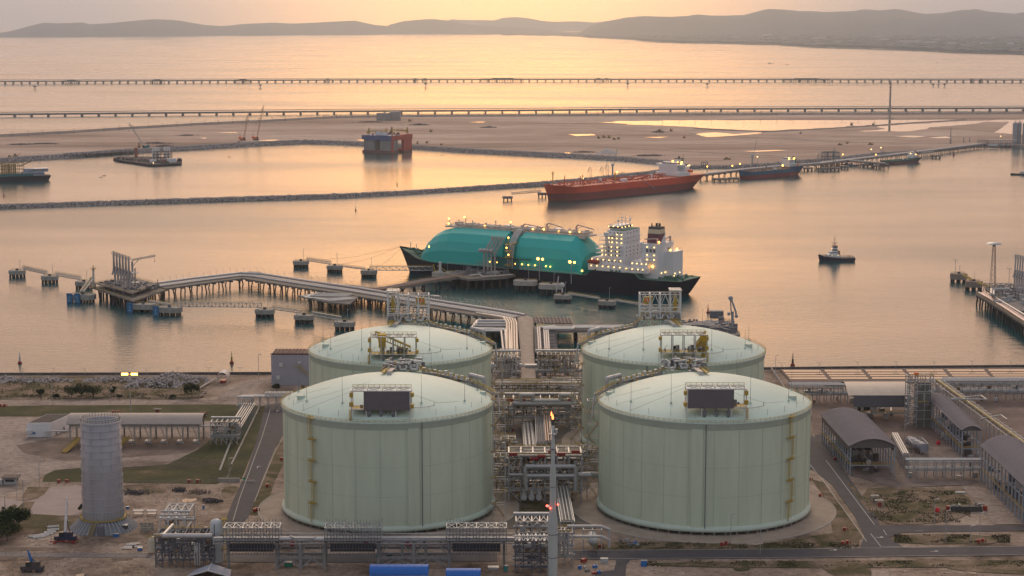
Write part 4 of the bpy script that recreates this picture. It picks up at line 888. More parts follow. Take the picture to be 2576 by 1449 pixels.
rigbox(MB(), 0, A+1, -.5, 19, -3, 4).build('pontoon', mat('rig_boot', (.16, .07, .07), .7), o); rigbox(MB(), 0, A, 35, 60, -3, 4).build('pontoon', MATS['rig_boot'], o)
rigbox(MB(), -.6, 0.6, 0, 60, 20.3, 27.6).build('hull_side', RRR, o); rigbox(MB(), -1.2, .8, -1.6, 2.2, 2, 28).build('hull_corner', RRR, o)
b = MB(); rigbox(b, 0.7, A+1.5, -1, 30, 20, 27.5).build('deck_box', RBL, o); rigbox(MB(), .7, A, 30.1, 60, 20, 27.8).build('deck_box', RRR, o); rigbox(MB(), 1, 6, 18, 34, 4, 6.5).build('brace', RRR, o)
for a0, b0 in ((46, 5), (18, 12), (4, 52), (28, 45)):
    c = u*a0+v*b0; b = MB(); 
    for q in ((-2, 0), (2, 0), (0, 2)): b.bar(c+V(q[0]*1.3, q[1], 27), c+V(q[0]*.3, 0, 31), .8)
    b.tube(c+V(0, 0, 31), c+V(0, 0, 38), 1.3, 8); b.box(c.x-1, c.y, 31, 5, 3, 2.4); e = c-u*26*(1 if a0 > 20 else -.8)
    b.truss(c+V(0, 0, 33), e+V(0, 0, 32.5), 1.4, 1.4, 10, .35); b.bar(c+V(0, 0, 38), e+V(0, 0, 34), .2); b.build('deck_crane', YEL, o)
b = MB(); rigbox(b, 22, 32, 3, 9, 27.6, 33.5); rigbox(b, 14, 21, 3, 9, 27.6, 32.5); b.build('deck_house', SHIPW, o)
b = MB()
for k in range(26): c = u*rnd.uniform(3, 50)+v*rnd.uniform(3, 56); b.box(c.x, c.y, 27.6, rnd.uniform(1.5, 5), rnd.uniform(1, 3), rnd.uniform(1, 3))
for k in range(3): b.bar(u*(17+k)+v*26+V(0, 0, 28), u*18+v*26+V(0, 0, 41), .4)
b.build('deck_gear', MATS['machine_dark'], o)
# ------------------------------------------------ piling barges
p = G(392, 414, SEA); o = thing('work_barge', 'dark work barge with white pile clusters and a long pointed pontoon to the left', 'barge', p, R(20))
q = [G(*a, SEA)-p for a in ((285, 403), (300, 399), (400, 399), (458, 412), (455, 416), (390, 420), (372, 419), (300, 408))]
M_ = Matrix.Rotation(-R(20), 3, 'Z'); q = [M_ @ x for x in q]
MB().prism([(x.x, x.y) for x in q], -1, 3.2).build('hull', MATS['black_hull_paint'], o)
b = MB()
for k in range(70):
    t = rnd.random(); c = q[0].lerp(q[3], t)*(.5)+q[7].lerp(q[5], t)*.5; b.box(c.x+rnd.uniform(-4, 4), c.y+rnd.uniform(-5, 10), 3.2, rnd.uniform(1, 5), rnd.uniform(1, 3), rnd.uniform(.8, 3.2))
b.build('deck_gear', MATS['machine_dark'], o)
def wl(x, y, z=SEA): return M_ @ (G(x, y, z)-p)
c = wl(400, 408); b = MB()
for k in range(6): b.tube((c.x-9+k*1.9, c.y+(k % 2)*2, 3), (c.x-9+k*1.9, c.y+(k % 2)*2, 21), .9, 10)
for k in range(5): b.tube((c.x+8+k*1.9, c.y+(k % 2)*2, 3), (c.x+8+k*1.9, c.y+(k % 2)*2, 21), .9, 10)
b.build('white_pile', SHIPW, o)
c = wl(432, 414); MB().box(c.x, c.y, 3, 13, 5, 6).build('deck_house', SHIPW, o); c = wl(385, 414); b = MB(); b.box(c.x, c.y, 3, 9, 4, 4); b.build('deck_house', SHIPW, o)
c = wl(343, 400); MB().tube((c.x, c.y, 2), (c.x, c.y, 17), 2.2, 12).build('spud', mat('rust_orange', (.32, .1, .05), .8, var=.3, vscale=.3), o)
c = wl(420, 408); b = MB(); rack_frame(b, V(c.x-6, c.y, 3), 26, 8, 13, 5, 3, .6); b.build('piling_frame', MATS['machine_dark'], o)
c = wl(452, 411); b = MB(); b.tube((c.x, c.y-4, 5), (c.x, c.y+4, 5), 3, 12); b.build('winch', MATS['machine_dark'], o)
for k, (dx, dy) in enumerate(((6, 0), (12, 2), (18, -1), (2, 3))): MB().box(wl(380, 412).x+dx, wl(380, 412).y+dy, 3.2, 4, 2.4, 2.6).build('container', [RED, SHIPW, RED, BLUE][k], o)
lights(o, [wl(386, 417)+V(0, 0, 4)], .7, LAMPW)
S2, B2 = G(120, 452, SEA), G(-60, 458, SEA); o, L5 = ship_at('piling_vessel', 'dark vessel with yellow piling frame and white deckhouse cut by the left edge', 'vessel', S2, B2)
b = MB(); hull(b, L5, 24, lambda t: 6.5, 1.5, 3, 3, bowfull=.9, wlstern=.6); b.build('hull', [MATS['black_hull_paint'], MATS['black_hull_paint'], MATS['machine_dark']], o)
b = MB(); b.box(L5*.21, 0, 6.5, L5*.3, 17, 4.5); b.box(L5*.12, 0, 11, 22, 13, 4); b.box(L5*.27, 2, 11, 12, 9, 4.5); b.m = 1; b.box(L5*.12, 0, 15, 25, 15, .4); b.build('deckhouse', [mat('bluish_white', (.35, .37, .45), .6, var=.3, vscale=.4), SHIPW], o)
b = MB(); windows(b, 8.56, 4, L5*.34, 7.5, 9, 12, 1, 'y', 1.2, 1.2); windows(b, 6.56, L5*.02, L5*.21, 12, 13.6, 8, 1, 'y', 1.2, 1.2); b.build('window', GLASS, o)
b = MB(); rack_frame(b, V(L5*.53, 0, 6.5), 34, 14, 17, 6, 4, .45); b.bar((L5*.4, 6, 19), (L5*.24, 6, 25), 1.2); b.bar((L5*.9, 6, 22), (L5*.24, 6, 25), .5); b.build('piling_frame', mat('tan_stair0', (.3, .2, .06), .8), o)
b = MB()
for k in range(8): b.tube((L5*.45+k*2.4, 2, 6.5), (L5*.45+k*2.4, 2, 22), .9, 8)
b.build('yellow_pile', MATS['tan_stair0'], o); b = MB(); b.box(L5*.55, 3, 6.5, 60, 15, 3); b.build('teal_deck_box', mat('teal_body2', (.02, .14, .15), .6), o)
b = MB(); b.tube((L5*.78, 5, 6), (L5*.78, 5, 36), .9, 8); b.bar((L5*.78, 5, 30), (L5*.68, 5, 24), 1.3); b.build('leader_mast', DARK, o); MB().tube((L5*.11, 0, 15), (L5*.11, 0, 24), .25, 6).build('signal_mast', WHITE, o)
# ------------------------------------------------ tug
o, L6 = ship_at('tug_boat', 'dark blue tugboat with white stepped wheelhouse alone on the open water', 'tugboat', G(2148, 656, SEA), G(2061, 656, SEA))
d6 = lambda t: 3.0 if t < .4 else 3.0+(t-.4)*3.2 if t < .45 else 3.2+(t-.45)*2.6
b = MB(); hull(b, L6, 11.5, d6, .5, 1.2, .6, bowfull=.72, wlstern=.8, bulwark=.8); b.build('hull', [mat('tug_navy', (.012, .018, .05), .5), DARK, mat('tug_deck', (.12, .1, .09), .8)], o)
k = L6
b = MB(); b.box(k*.61, 0, 3.2, k*.36, 8, 2.6); b.box(k*.6, 0, 5.8, k*.24, 6.6, 2.6); b.build('deckhouse', SHIPW, o)
b = MB(); b.box(k*.57, 0, 8.4, k*.15, 5.2, 2.6); b.box(k*.56, 0, 11, k*.13, 5, 2.3); b.m = 1; b.box(k*.56, 0, 13.3, k*.15, 5.4, .35); b.build('wheelhouse', [SHIPW, RED], o)
b = MB(); b.box(k*.56, 0, 11.7, k*.1305, 5.06, 1.1); b.box(k*.57, 0, 9.2, k*.1505, 5.26, 1); windows(b, 3.32, k*.5, k*.7, 6.5, 7.8, 5, 1, 'y', .8, .8); b.build('window', GLASS, o)
b = MB(); b.tube((k*.57, 0, 13.5), (k*.57, 0, 22), .22, 6, .1); b.bar((k*.57, -2, 16), (k*.57, 2, 16), .25); b.bar((k*.5, 0, 16.5), (k*.56, 0, 14.6), .35); b.bar((k*.66, 0, 16.5), (k*.58, 0, 14.6), .35); b.bar((k*.54, 0, 18.5), (k*.6, 0, 18.5), .3); b.bar((k*.55, 0, 20), (k*.59, 0, 20), .25); b.build('mast', DARK, o)
b = MB(); b.box(k*.45, 2.2, 3.2, 1.6, 1.2, 5.6); b.box(k*.45, -2.2, 3.2, 1.6, 1.2, 5.6); b.build('funnel', MATS['rust_orange'], o)
b = MB(); b.bar((k*.42, 0, 3), (k*.4, 0, 5), .5); b.bar((k*.15, -4, 3), (k*.15, -4, 4.6), .3); b.bar((k*.15, 4, 3), (k*.15, 4, 4.6), .3); b.bar((k*.15, -4, 4.6), (k*.15, 4, 4.6), .3); b.rail([(k*.02, 4.6, 3), (k*.4, 5.6, 3)], 1.2, .25, 3, 0); b.rail([(k*.02, -4.6, 3), (k*.4, -5.6, 3)], 1.2, .25, 3, 0); b.rail([(k*.62, 4.6, 4.3), (k*.92, 2.6, 5)], 1.0, .15, 2); b.build('towing_gear', DARK, o)
b = MB()
for i in range(14):
    t = i/13; b.tube((k*(.06+.85*t), 5.9*(1 if t < .65 else max(.35, 1-(t-.65)*1.8)), 2.2+1.6*max(0, t-.4)), (k*(.06+.85*t)+1.2, 5.9*(1 if t < .65 else max(.35, 1-(t-.65)*1.8)), 2.2+1.6*max(0, t-.4)), .55, 8)
b.build('tyre_fender', DARK, o)
lights(o, [(k*.66, 2.7, 10.8), (k*.48, 4, 5.2), (k*.66, 4.2, 5.2)], .3, LAMPW)
# ================================================================ JETTIES
def deckpoly(name, label, px, z, th, cat='jetty platform', m=None, pile=None, root=None, step=7, pr=.55, world=None, piles=True):
    P = world or [G(x, y, z) for x, y in px]; c = sum(P, Vector())/len(P)
    o = root or thing(name, label, cat, V(c.x, c.y, SEA)); MB().prism([(p.x, p.y) for p in P], z-th, z).build('deck', m or CONCD, o, True)
    if piles:
        x0, x1 = min(p.x for p in P), max(p.x for p in P); y0, y1 = min(p.y for p in P), max(p.y for p in P); cnt = 0; x = x0+1
        def inside(x, y):
            r = False; n = len(P)
            for i in range(n):
                a, b_ = P[i], P[(i+1) % n]
                if (a.y > y) != (b_.y > y) and x < (b_.x-a.x)*(y-a.y)/(b_.y-a.y)+a.x: r = not r
            return r
        while x < x1:
            y = y0+1
            while y < y1:
                if inside(x, y) and cnt < 95: MB().tube((x, y, z-th), (x+rnd.uniform(-1, 1), y+rnd.uniform(-.6, .6), SEA-2), pr, 8).build('pile', pile or PILE, o, True); cnt += 1
                y += step
            x += step
    return o
def walkway(label, p, q, w_=1.6, h=2.2, t=.28, m=None):
    o = thing('walkway', label, 'walkway', p); n = max(4, int((q-p).length/2.6)); MB().truss(p, q, w_, h, n, t).build('truss', m or STEEL, o, True)
    MB().rail([p+V(0, 0, h), q+V(0, 0, h)], 1.2, .14, 3).build('railing', YEL, o, True); return o
def bollard_gear(o, zt, w_, board=True, lamp=True, h=6):
    """hook, railing, board and lamp on a dolphin"""
    MB().box(0, 0, zt, 2.0, 1.2, 1.5).tube((0, -.8, zt+.8), (0, .8, zt+.8), .7, 8).build('mooring_hook', MATS['machine_dark'], o)
    MB().rail([(-w_*.45, 3, zt), (w_*.45, 3, zt)], 1.1, .14, 3).build('railing', YEL, o)
    if lamp: MB().tube((w_*.1, 3, zt), (w_*.1, 3, zt+h), .14, 6).bar((w_*.1, 3, zt+h), (w_*.1+1, 3, zt+h), .25).build('lamp_pole', STEEL, o)
DT = 1.2
berthL = []
for i, (px, py, w_, lb) in enumerate(((43, 680, 13, 'outermost mooring dolphin of the left berth'), (125, 694, 13, 'second mooring dolphin from the left end of the berth'), (211, 708, 13, 'third mooring dolphin, behind the blue-fendered one'),
      (666, 778, 13.5, 'mooring dolphin at the right end of the long lattice walkway'), (765, 792, 13.5, 'mooring dolphin between two walkways nearer the tanks'), (867, 809, 14, 'last mooring dolphin before the pale tanks on the left'))):
    o = platform('mooring_dolphin', lb, px, py, w_, 9, DT, 3.0, 'mooring dolphin', CONC, .95, (4, 2), a=R(-8)); bollard_gear(o, DT-SEA, w_, h=8); berthL.append(o)
    MB().box(-w_*.3, -4.55, 1.2+3, 1.7, .1, 1.7).build('number_board', WHITE, o)
def digits(o, txt, x, y, z, s, m):
    c = bpy.data.curves.new('lettering', 'FONT'); c.body = txt; c.size = s; c.extrude = .02; c.align_x = 'CENTER'
    t0 = bpy.data.objects.new('lettering', c); sc.collection.objects.link(t0); bpy.context.view_layer.update(); me_ = bpy.data.meshes.new_from_object(t0.evaluated_get(bpy.context.evaluated_depsgraph_get())); bpy.data.objects.remove(t0)
    t = bpy.data.objects.new('lettering', me_); sc.collection.objects.link(t); t.parent = o; t.location = (x, y, z); t.rotation_euler = (math.pi/2, 0, 0); me_.materials.clear(); me_.materials.append(m)
for px, py, w_, fx, num, lb in ((208, 740, 19, (-8, -2), 'B1', 'fender dolphin with two blue panels left of the loading platform'), (360, 764, 18, (-8,), 'B3', 'fender dolphin with one blue panel below the loading platform'), (426, 772, 18, (-8,), 'B3', 'fender dolphin with blue panel at the start of the long lattice walkway')):
    o = platform('fender_dolphin', lb, px, py, w_, 10, DT+.4, 3.6, 'fender dolphin', CONC, 1.0, (4, 2), a=R(-8)); bollard_gear(o, DT+4.4, w_, lamp=False)
    for x in fx: MB().box(x, -5.9, .3, 4.2, 1.0, 6.4).m = 0
    for x in fx:
        f = MB().box(x, -5.9, -.2, 4.2, 1.0, 7.2).build('fender_panel', mat('fender_blue', (.03, .17, .36), .7, var=.35, vscale=.6), o)
        b = MB(); b.box(x, -6.45, 1.2, .3, .06, 3.6); b.box(x, -6.45, 1.2, 2, .06, .4); b.box(x, -6.45, 4, 1, .06, .3); b.build('pale_mark', mat('pale_blue_mark', (.25, .45, .6), .7), f)
        MB().tube((x, -5.3, 3.4), (x, -4.6, 3.4), 1.1, 10).build('fender_cone', DARK, o)
    MB().box(w_*.1, -5.05, 4.4, 2.2, .1, 2.0).build('number_board', WHITE, o); digits(o, num, w_*.1, -5.12, 4.8, 1.5, DARK)
walkway('lattice walkway between the two outermost left dolphins', G(58, 677, 4.2), G(118, 690, 4.2)); walkway('lattice walkway between the second and third left dolphins', G(140, 693, 4.2), G(203, 704, 4.2))
walkway('long lattice walkway from the fender dolphins to the right', G(447, 771, 3.6), G(658, 773, 3.6), 1.8, 3.0, .32); walkway('lattice walkway between two dolphins below the bent jetty', G(686, 778, 3.8), G(758, 788, 3.8)); walkway('lattice walkway ending at the last dolphin by the tanks', G(785, 792, 3.8), G(857, 805, 3.8))
walkway('short yellow railed walkway between the blue-fendered dolphins', G(376, 758, 4), G(430, 768, 4), 1.6, .8)
walkway('sloping double gangway joining the fender dolphin and the third dolphin', G(206, 735, 4.5), G(232, 700, 5.5), 3, .8)
# loading platform with arms
lp = deckpoly('loading_platform', 'piled loading platform at the left end of the jetty under the tall arms', [(228, 722), (330, 706), (418, 729), (335, 757)], 4.2, 1.0, step=8, pr=.7)
deckpoly('', '', [(238, 712), (330, 697), (398, 714), (333, 738)], 7.6, .7, root=lp, piles=False)
b = MB(); ps = [G(x, y, 7.6) for x, y in ((238, 712), (333, 738), (398, 714), (330, 697), (238, 712))]; b.rail(ps, 1.2, .14, 4)
b.rail([G(x, y, 4.2) for x, y in ((228, 722), (335, 757), (418, 729))], 1.2, .14, 4); b.build('railing', YEL, lp, True)
b = MB()
for x, y in ((240, 713), (262, 719), (285, 725), (310, 732), (333, 738), (365, 726), (396, 715), (330, 698)): p = G(x, y, 7.6); b.tube(V(p.x, p.y, 3.6), V(p.x, p.y, 7.4), .4, 6)
for k in range(60):
    t, s = rnd.random(), rnd.random(); p = G(245+t*85+s*80, 712+t*22-s*8-(1-t)*s*5, 7.6); MB().box(p.x, p.y, 7.6, rnd.uniform(.8, 3.5), rnd.uniform(.8, 2), rnd.uniform(.6, 2.2)).build('equipment_unit', GREYD, lp, True)
for k in range(12): p = G(370+k*3, 722+(k % 3)*3, 4.5); b.tube(p, p+V(0, 0, rnd.uniform(2, 6)), .3, 6)
b.build('deck_equipment', GREYD, lp, True)
def marine_arm(p, H, label, lean=0, group=None, m=None):
    o = thing('marine_loader', label, 'loading arm', p, 0, group); m = m or mat('arm_grey', (.42, .4, .4), .5, .2, var=.15, vscale=.5)
    MB().tube((0, 0, 0), (0, 0, H*.52), .8, 10).box(0, 0, 0, 1.8, 1.8, 1.2).build('riser', m, o)
    b = MB(); b.truss((lean*.1, 0, H*.4), (lean, 0, H*.97), 1.7, 1.3, 9, .42); b.build('inner_arm', m, o)
    b = MB(); b.pipe([(lean, -.9, H*.97), (lean-.5-lean*.4, -1, H*.5), (lean-1.2-lean*.4, -1, H*.36)], .6, 8); b.build('outer_arm', m, o)
    b = MB(); n = 14
    for i in range(n):
        a0, a1 = 2*math.pi*i/n, 2*math.pi*(i+1)/n; b.bar((lean+1.5*math.cos(a0), -.6, H*.97+1.5*math.sin(a0)), (lean+1.5*math.cos(a1), -.6, H*.97+1.5*math.sin(a1)), .3)
        if i % 3 == 0: b.bar((lean, -.6, H*.97), (lean+1.5*math.cos(a0), -.6, H*.97+1.5*math.sin(a0)), .18)
    b.build('sheave_wheel', m, o); MB().box(.6, .6, H*.44, 2.0, 1.2, 2.6).build('counterweight', m, o)
    MB().ball((lean-1.4-lean*.4, -1, H*.34), .8, 8, 5).build('coupler', m, o); return o
for k in range(6):
    marine_arm(G(290+7.5*k, 716+2.1*k, 7.6), 24.5-k*.25, ['leftmost', 'second', 'third', 'fourth', 'fifth', 'rightmost'][k]+' upright loading arm of the left platform group', -.4, 'upright loading arms on the left platform')
p = G(341, 731, 7.6); o = thing('access_tower', 'lattice tower right of the upright loading arms', 'tower', p); MB().truss((0, 0, 0), (0.01, 0, 13), 4, 3.5, 6, .35).build('lattice', STEEL, o); b = MB(); b.box(0, 0, 13, 5, 4.5, .3); b.box(0, 0, 6, 5, 4.5, .3); b.rail([(-2.5, -2, 13), (2.5, -2, 13)], 1.1, .15, 2); b.build('landing', STEEL, o)
p = G(334, 714, 7.6); o = thing('jib_crane', 'pedestal crane with long horizontal jib pointing right over the loading platform', 'crane', p)
MB().tube((0, 0, 0), (0, 0, 17), .8, 10).build('pedestal', STEEL, o); b = MB(); b.truss((0, 0, 17.5), (17.5, -1, 20.8), 1.4, 1.2, 10, .3); b.bar((0, 0, 13), (5, 0, 18.3), .5); b.bar((17, -1, 20.8), (17, -1, 17.6), .16); b.box(17, -1, 16.8, .7, .7, .9); b.build('jib', mat('pale_jib', (.55, .52, .45), .5), o)
p = G(236, 723, 4.2); o = thing('monitor_tower', 'slim pale tower with yellow platform beside the loading platform', 'tower', p); MB().tube((0, 0, 0), (0, 0, 14.5), .75, 10).build('column', PIPEW, o); b = MB(); b.box(0, 0, 13.6, 3, 3, .3); b.rail([(-1.5, -1.5, 13.9), (1.5, -1.5, 13.9), (1.5, 1.5, 13.9)], 1.1, .15, 1.5); b.tube((0, 0, 14), (0, 0, 16.8), .35, 6); b.build('landing', YEL, o)
# main bent jetty
tr = jetty('jetty_trestle', 'long bent piled jetty carrying pipes from the shore to the left loading platform', [(398, 722), (500, 708), (606, 695), (640, 697), (760, 716), (880, 733), (1000, 753), (1120, 772), (1240, 791), (1296, 801)], 21, 3.6, 7.2,
      ((.43, .95), (.2, .4), (.12, .5), (.04, .35), (-.03, .45), (-.1, .35)), rpile=.5, splay=1.5, prow=2, pm=PIPEW)
for o_ in tr.children:
    if o_.name.startswith('pipe'): break
# kick pipes rather than the large one: colours
jp = [c for c in tr.children if c.name.startswith('pipe')]; jp[0].data.materials[0] = PIPEM
deckpoly('', '', [(598, 692), (626, 683), (657, 684), (655, 693), (640, 700)], 3.7, 1.0, root=tr, piles=False)
deckpoly('jetty_junction', 'flat concrete junction deck where the two jetty arms meet', [(812, 716), (880, 716), (985, 729), (1000, 738), (965, 744), (880, 729)], 3.8, 1.1, step=9)
lo = deckpoly('expansion_platform', 'piled platform with looping pipes on the near side of the bent jetty', [(750, 744), (800, 735), (905, 744), (880, 764), (825, 761)], 3.2, .9, step=8, pr=.5)
b = MB()
for k in range(3): b.pipe([G(885-k*6, 741+k*2.5, 4.6), G(800-k*10, 738+k*3, 4.6), G(760+k*4, 745+k*2, 4.6), G(830, 757-k*2.5, 4.6), G(890-k*4, 752-k*1.5, 4.6)], .55, 8)
b.build('pipe_loop', PIPEW, lo, True)
b = MB()
for px in range(410, 1290, 17):
    tb = [(398, 714), (500, 700), (606, 687), (640, 688), (760, 706), (880, 723), (1000, 743), (1120, 762), (1290, 787)]
    p = G(px, interp(tb, px), 3.6); b.tube(p, p+V(0, 0, 4.6), .1, 5); b.bar(p+V(0, 0, 4.6), p+V(-1.3, 0, 5.0), .14)
    b.box(p.x-1.4, p.y, p.z+4.95, .8, .4, .2)
b.build('lighting', STEEL, tr, True)
b = MB()
for px, py, s in ((1092, 757, 3.4), (1086, 756, 3.4), (1080, 755, 3.4)): p = G(px, py, 3.8); b.pipe([p, p+V(0, 0, s), p+V(5, -1.5, s), p+V(5, -1.5, 0)], .5, 8)
b.build('pipe_loop', PIPEW, tr, True)
# right berth arm
ra = jetty('berth_trestle', 'piled jetty arm rising right towards the gas carrier berth', [(920, 733), (1000, 720), (1080, 704), (1190, 690)], 15, 3.8, 12, ((-.42, .35), (-.34, .35), (-.25, .45), (-.12, .3), (0, .35), (.1, .3)), rpile=.7, splay=2.6, pm=mat('brown_pipe', (.2, .13, .13), .6), pilem=PILE)
bp = deckpoly('berth_platform', 'busy piled platform amidships of the gas carrier', [(1120, 690), (1165, 672), (1290, 668), (1304, 690), (1270, 697), (1180, 702)], 4.6, 1.6, step=6, pr=.8)
b = MB(); P0 = [G(1180, 694, 5.6), G(1205, 690, 5.6), G(1215, 697, 5.6), G(1290, 691, 5.6)]
for k in range(3): b.pipe([p+V(0, k*1.2, 0) for p in P0], .4, 8)
b.build('delivery_pipe', PIPEW, bp, True)
b = MB()
for k in range(110):
    p = G(rnd.uniform(1165, 1290), rnd.uniform(673, 692), 4.6); MB().box(p.x, p.y, 4.6, rnd.uniform(.8, 4), rnd.uniform(.6, 2), rnd.uniform(.6, 4)).build('equipment_unit', GREYD, bp, True) if k % 3 else b.tube(p, p+V(0, 0, rnd.uniform(3, 7)), .2, 5)
b.build('deck_equipment', GREYD, bp, True)
b = MB()
for k in range(40):
    p = G(rnd.uniform(1190, 1288), rnd.uniform(673, 692), 5); b.pipe([p, p+V(0, 0, 2), p+V(rnd.uniform(-4, 4), 0, 2), p+V(rnd.uniform(-4, 4), 0, 0)], .25, 5)
b.build('small_pipework', PIPEW, bp, True)
b = MB(); b.rail([G(x, y, 4.6) for x, y in ((1120, 690), (1180, 702), (1270, 697), (1304, 690))], 1.2, .14, 4); b.build('railing', YEL, bp, True)
for k in range(4):
    p = G(1218+9*k, 688+.6*k, 4.6); o = thing('marine_loader', ['leftmost', 'second', 'third', 'rightmost'][k]+' bent loading arm reaching over the gas carrier manifold', 'loading arm', p, 0, 'bent loading arms at the gas carrier')
    m_ = MATS['arm_grey']; MB().tube((0, 0, 0), (0, 0, 17), .75, 10).build('riser', m_, o)
    MB().tube((-.5, 0, 16), (6.5, 2, 28.5), .5, 8).tube((.8, 0, 15.5), (7.2, 2, 28), .22, 6).build('inner_arm', m_, o)
    MB().pipe([(6.5, 2, 28.5), (10.5, 7, 18.5), (13.5, 9, 16.5)], .42, 8).build('outer_arm', m_, o)
    MB().ball((-3, -1, 18.6), 1.7, 10, 6).bar((-3, -1, 18.6), (0, 0, 16.5), .6).build('counterweight', m_, o); MB().tube((6.4, 1.2, 28.4), (6.4, 2.8, 28.4), 1.2, 12).build('sheave_wheel', m_, o)
p = G(1279, 692, 4.6); o = thing('gangway_tower', 'tall lattice gangway tower with yellow platforms beside the gas carrier', 'tower', p); MB().truss((0, 0, 0), (0.01, 0, 24), 4.6, 4.2, 9, .4).build('lattice', mat('tan_steel', (.36, .3, .22), .6), o)
b = MB(); [b.box(0, 0, z, 5.6, 5.2, .35) for z in (8, 14, 19, 24)]; b.rail([(-2.8, -2.6, 24.3), (2.8, -2.6, 24.3), (2.8, 2.6, 24.3)], 1.2, .16, 1.5); b.rail([(-2.8, -2.6, 14.3), (2.8, -2.6, 14.3)], 1.2, .16, 1.5); b.build('landing', YEL, o)
lights(o, [(0, -3, 16.5), (-1.5, -3, 22), (0, -3, 30)], .65, LAMPM, 'flood_lamp')
MB().tube((0, 0, 24), (0, 0, 31), .5, 6).tube((2.5, 1, 24), (9, 8, 25), .5, 6).build('gangway_boom', YEL, o)
for px, py, top, lb in ((1085, 672, 622, 'left'), (1193, 668, 634, 'second'), (1357, 705, 652, 'third'), (1437, 714, 660, 'rightmost')):
    p = G(px, py, 4); H = HZ(p.y, top)-4; o = thing('floodlight_mast', lb+' orange floodlight mast between the jetty and the teal ship', 'floodlight', p); MB().tube((0, 0, 0), (0, 0, H), .3, 6).bar((-1.6, 0, H), (2.6, 0, H), .3).build('pole', STEEL, o)
    MB().ball((-1.2, -.3, H+.4), 1.1, 8, 5).ball((2.4, -.3, H), .9, 8, 5).build('lamp', LAMPM, o)
for px, py, w_, lb in ((757, 656, 13, 'outermost mooring dolphin ahead of the gas carrier'), (842, 668, 13, 'middle mooring dolphin ahead of the gas carrier'), (928, 680, 13, 'mooring dolphin joined by long walkways before the bow of the gas carrier')):
    o = platform('mooring_dolphin', lb, px, py, w_, 9, DT, 3.0, 'mooring dolphin', CONC, .95, (4, 2), a=R(-10)); bollard_gear(o, DT-SEA, w_, h=10)
walkway('far lattice walkway between the first two dolphins off the bow', G(772, 656, 3.6), G(832, 665, 3.6)); walkway('railed walkway between the middle and inner dolphins off the bow', G(862, 671, 3.6), G(918, 678, 3.6), 1.6, 1)
walkway('long lattice walkway below the bow of the gas carrier', G(930, 680, 3.4), G(1088, 680, 3.4), 1.8, 3, .32)
for px, py, w_, lb in ((1118, 684, 19, 'broad concrete breasting dolphin under the bow section'), (1322, 705, 18, 'pale breasting dolphin right of the berth platform'), (1386, 714, 18, 'second pale breasting dolphin along the dark hull')):
    o = platform('breasting_dolphin', lb, px, py, w_, 11, 4, 3.6, 'breasting dolphin', mat('pale_concrete', (.46, .42, .38), .9, var=.2, vscale=.3), 1.0, (4, 2), a=R(-12), cut=.2); bollard_gear(o, 8, w_, lamp=True, h=8)
o = bpy.data.objects['breasting_dolphin']; MB().box(-3, -2, 8, 1.8, 1.8, 8.5).build('white_mast', WHITE, o); MB().bar((-8, 0, 8), (-9, 0, 14), .8).bar((-6, 0, 13), (2, 0, 8.5), .6).build('small_crane', YEL, o)
for px, py, w_, lb in ((1416, 741, 13, 'mooring dolphin with white ladder frame off the stern quarter'), (1527, 756, 13, 'mooring dolphin with lamp pole near the stern'),):
    o = platform('mooring_dolphin', lb, px, py, w_, 9, DT, 3.0, 'mooring dolphin', CONC, .95, (4, 2), a=R(-12)); bollard_gear(o, DT-SEA, w_, h=9)
    if px < 1500: MB().truss((-5, 0, 7), (-3.5, 0, 17), 2.2, 1.6, 6, .3).build('ladder_frame', WHITE, o); MB().ball((-.5, 0, 12.2), 2, 12, 8).tube((-.5, 0, 7), (-.5, 0, 11), .6, 8).build('white_ball', WHITE, o)
walkway('railed walkway between the two stern dolphins', G(1430, 740, 3.6), G(1508, 752, 3.6), 1.6, .9); walkway('railed walkway running right from the last stern dolphin', G(1548, 757, 3.6), G(1640, 772, 3.6), 1.6, .9)
b = MB()
for a0, c0 in (((1008, 621), (778, 656)), ((1010, 624), (936, 678)), ((1006, 621), (850, 667))):
    a = PD(a0[0], a0[1], G(1030, 684, SEA).y); c = G(c0[0], c0[1], 4); m1 = a.lerp(c, .5)-V(0, 0, 2.5); b.bar(a, m1, .14); b.bar(m1, c, .14)
tag(b.build('mooring_line', DARK), 'thin mooring lines from the gas carrier bow to the dolphins', 'mooring lines')
# ------------------------------------------------ trunk to the shore
tk = deckpoly('jetty_road', 'sandy concrete jetty road running straight from the plant out to the bend', [(1312, 968), (1310, 885), (1302, 800), (1320, 790), (1341, 800), (1342, 880), (1350, 968)], 4.4, 1.2, m=mat('sandy_concrete', (.42, .34, .27), .95, var=.2, vscale=.25), step=12, pr=.6)
b = MB(); b.rail([G(x, y, 4.4) for x, y in ((1311, 962), (1309, 885), (1301, 803))], 1.0, .2, 4); b.rail([G(x, y, 4.4) for x, y in ((1349, 962), (1342, 880), (1341, 800))], 1.0, .2, 4); b.build('railing', CONCD, tk, True)
pk = deckpoly('pipe_deck', 'piled deck packed with parallel white pipes left of the jetty road', [(1268, 898), (1262, 832), (1200, 832), (1195, 806), (1270, 806), (1296, 802), (1306, 885), (1309, 900)], 3.2, 1.0, step=11, pr=.55)
b = MB()
for k in range(5):
    x1, x2 = 1301-k*6.5, 1297-k*6; b.pipe([G(x1+1, 905, 5), G(x1, 884, 5), G(x2+2, 812, 5), G(x2-2-k*1, 803-k, 5), G(1230-k*8, 792-k*1.1, 5)], .75-.08*(k % 2), 8)
b.build('main_pipe', mat('tan_white_pipe', (.62, .53, .43), .4, .1, var=.1, vscale=.4), pk, True)
b = MB()
for k, (x, r) in enumerate(((1285, .9), (1276, .9), (1268, .7))): b.pipe([G(x, 900, 4.6), G(x-3-k*2, 829+k*2, 4.6), G(1190, 827+k*3, 4.6)], r, 8)
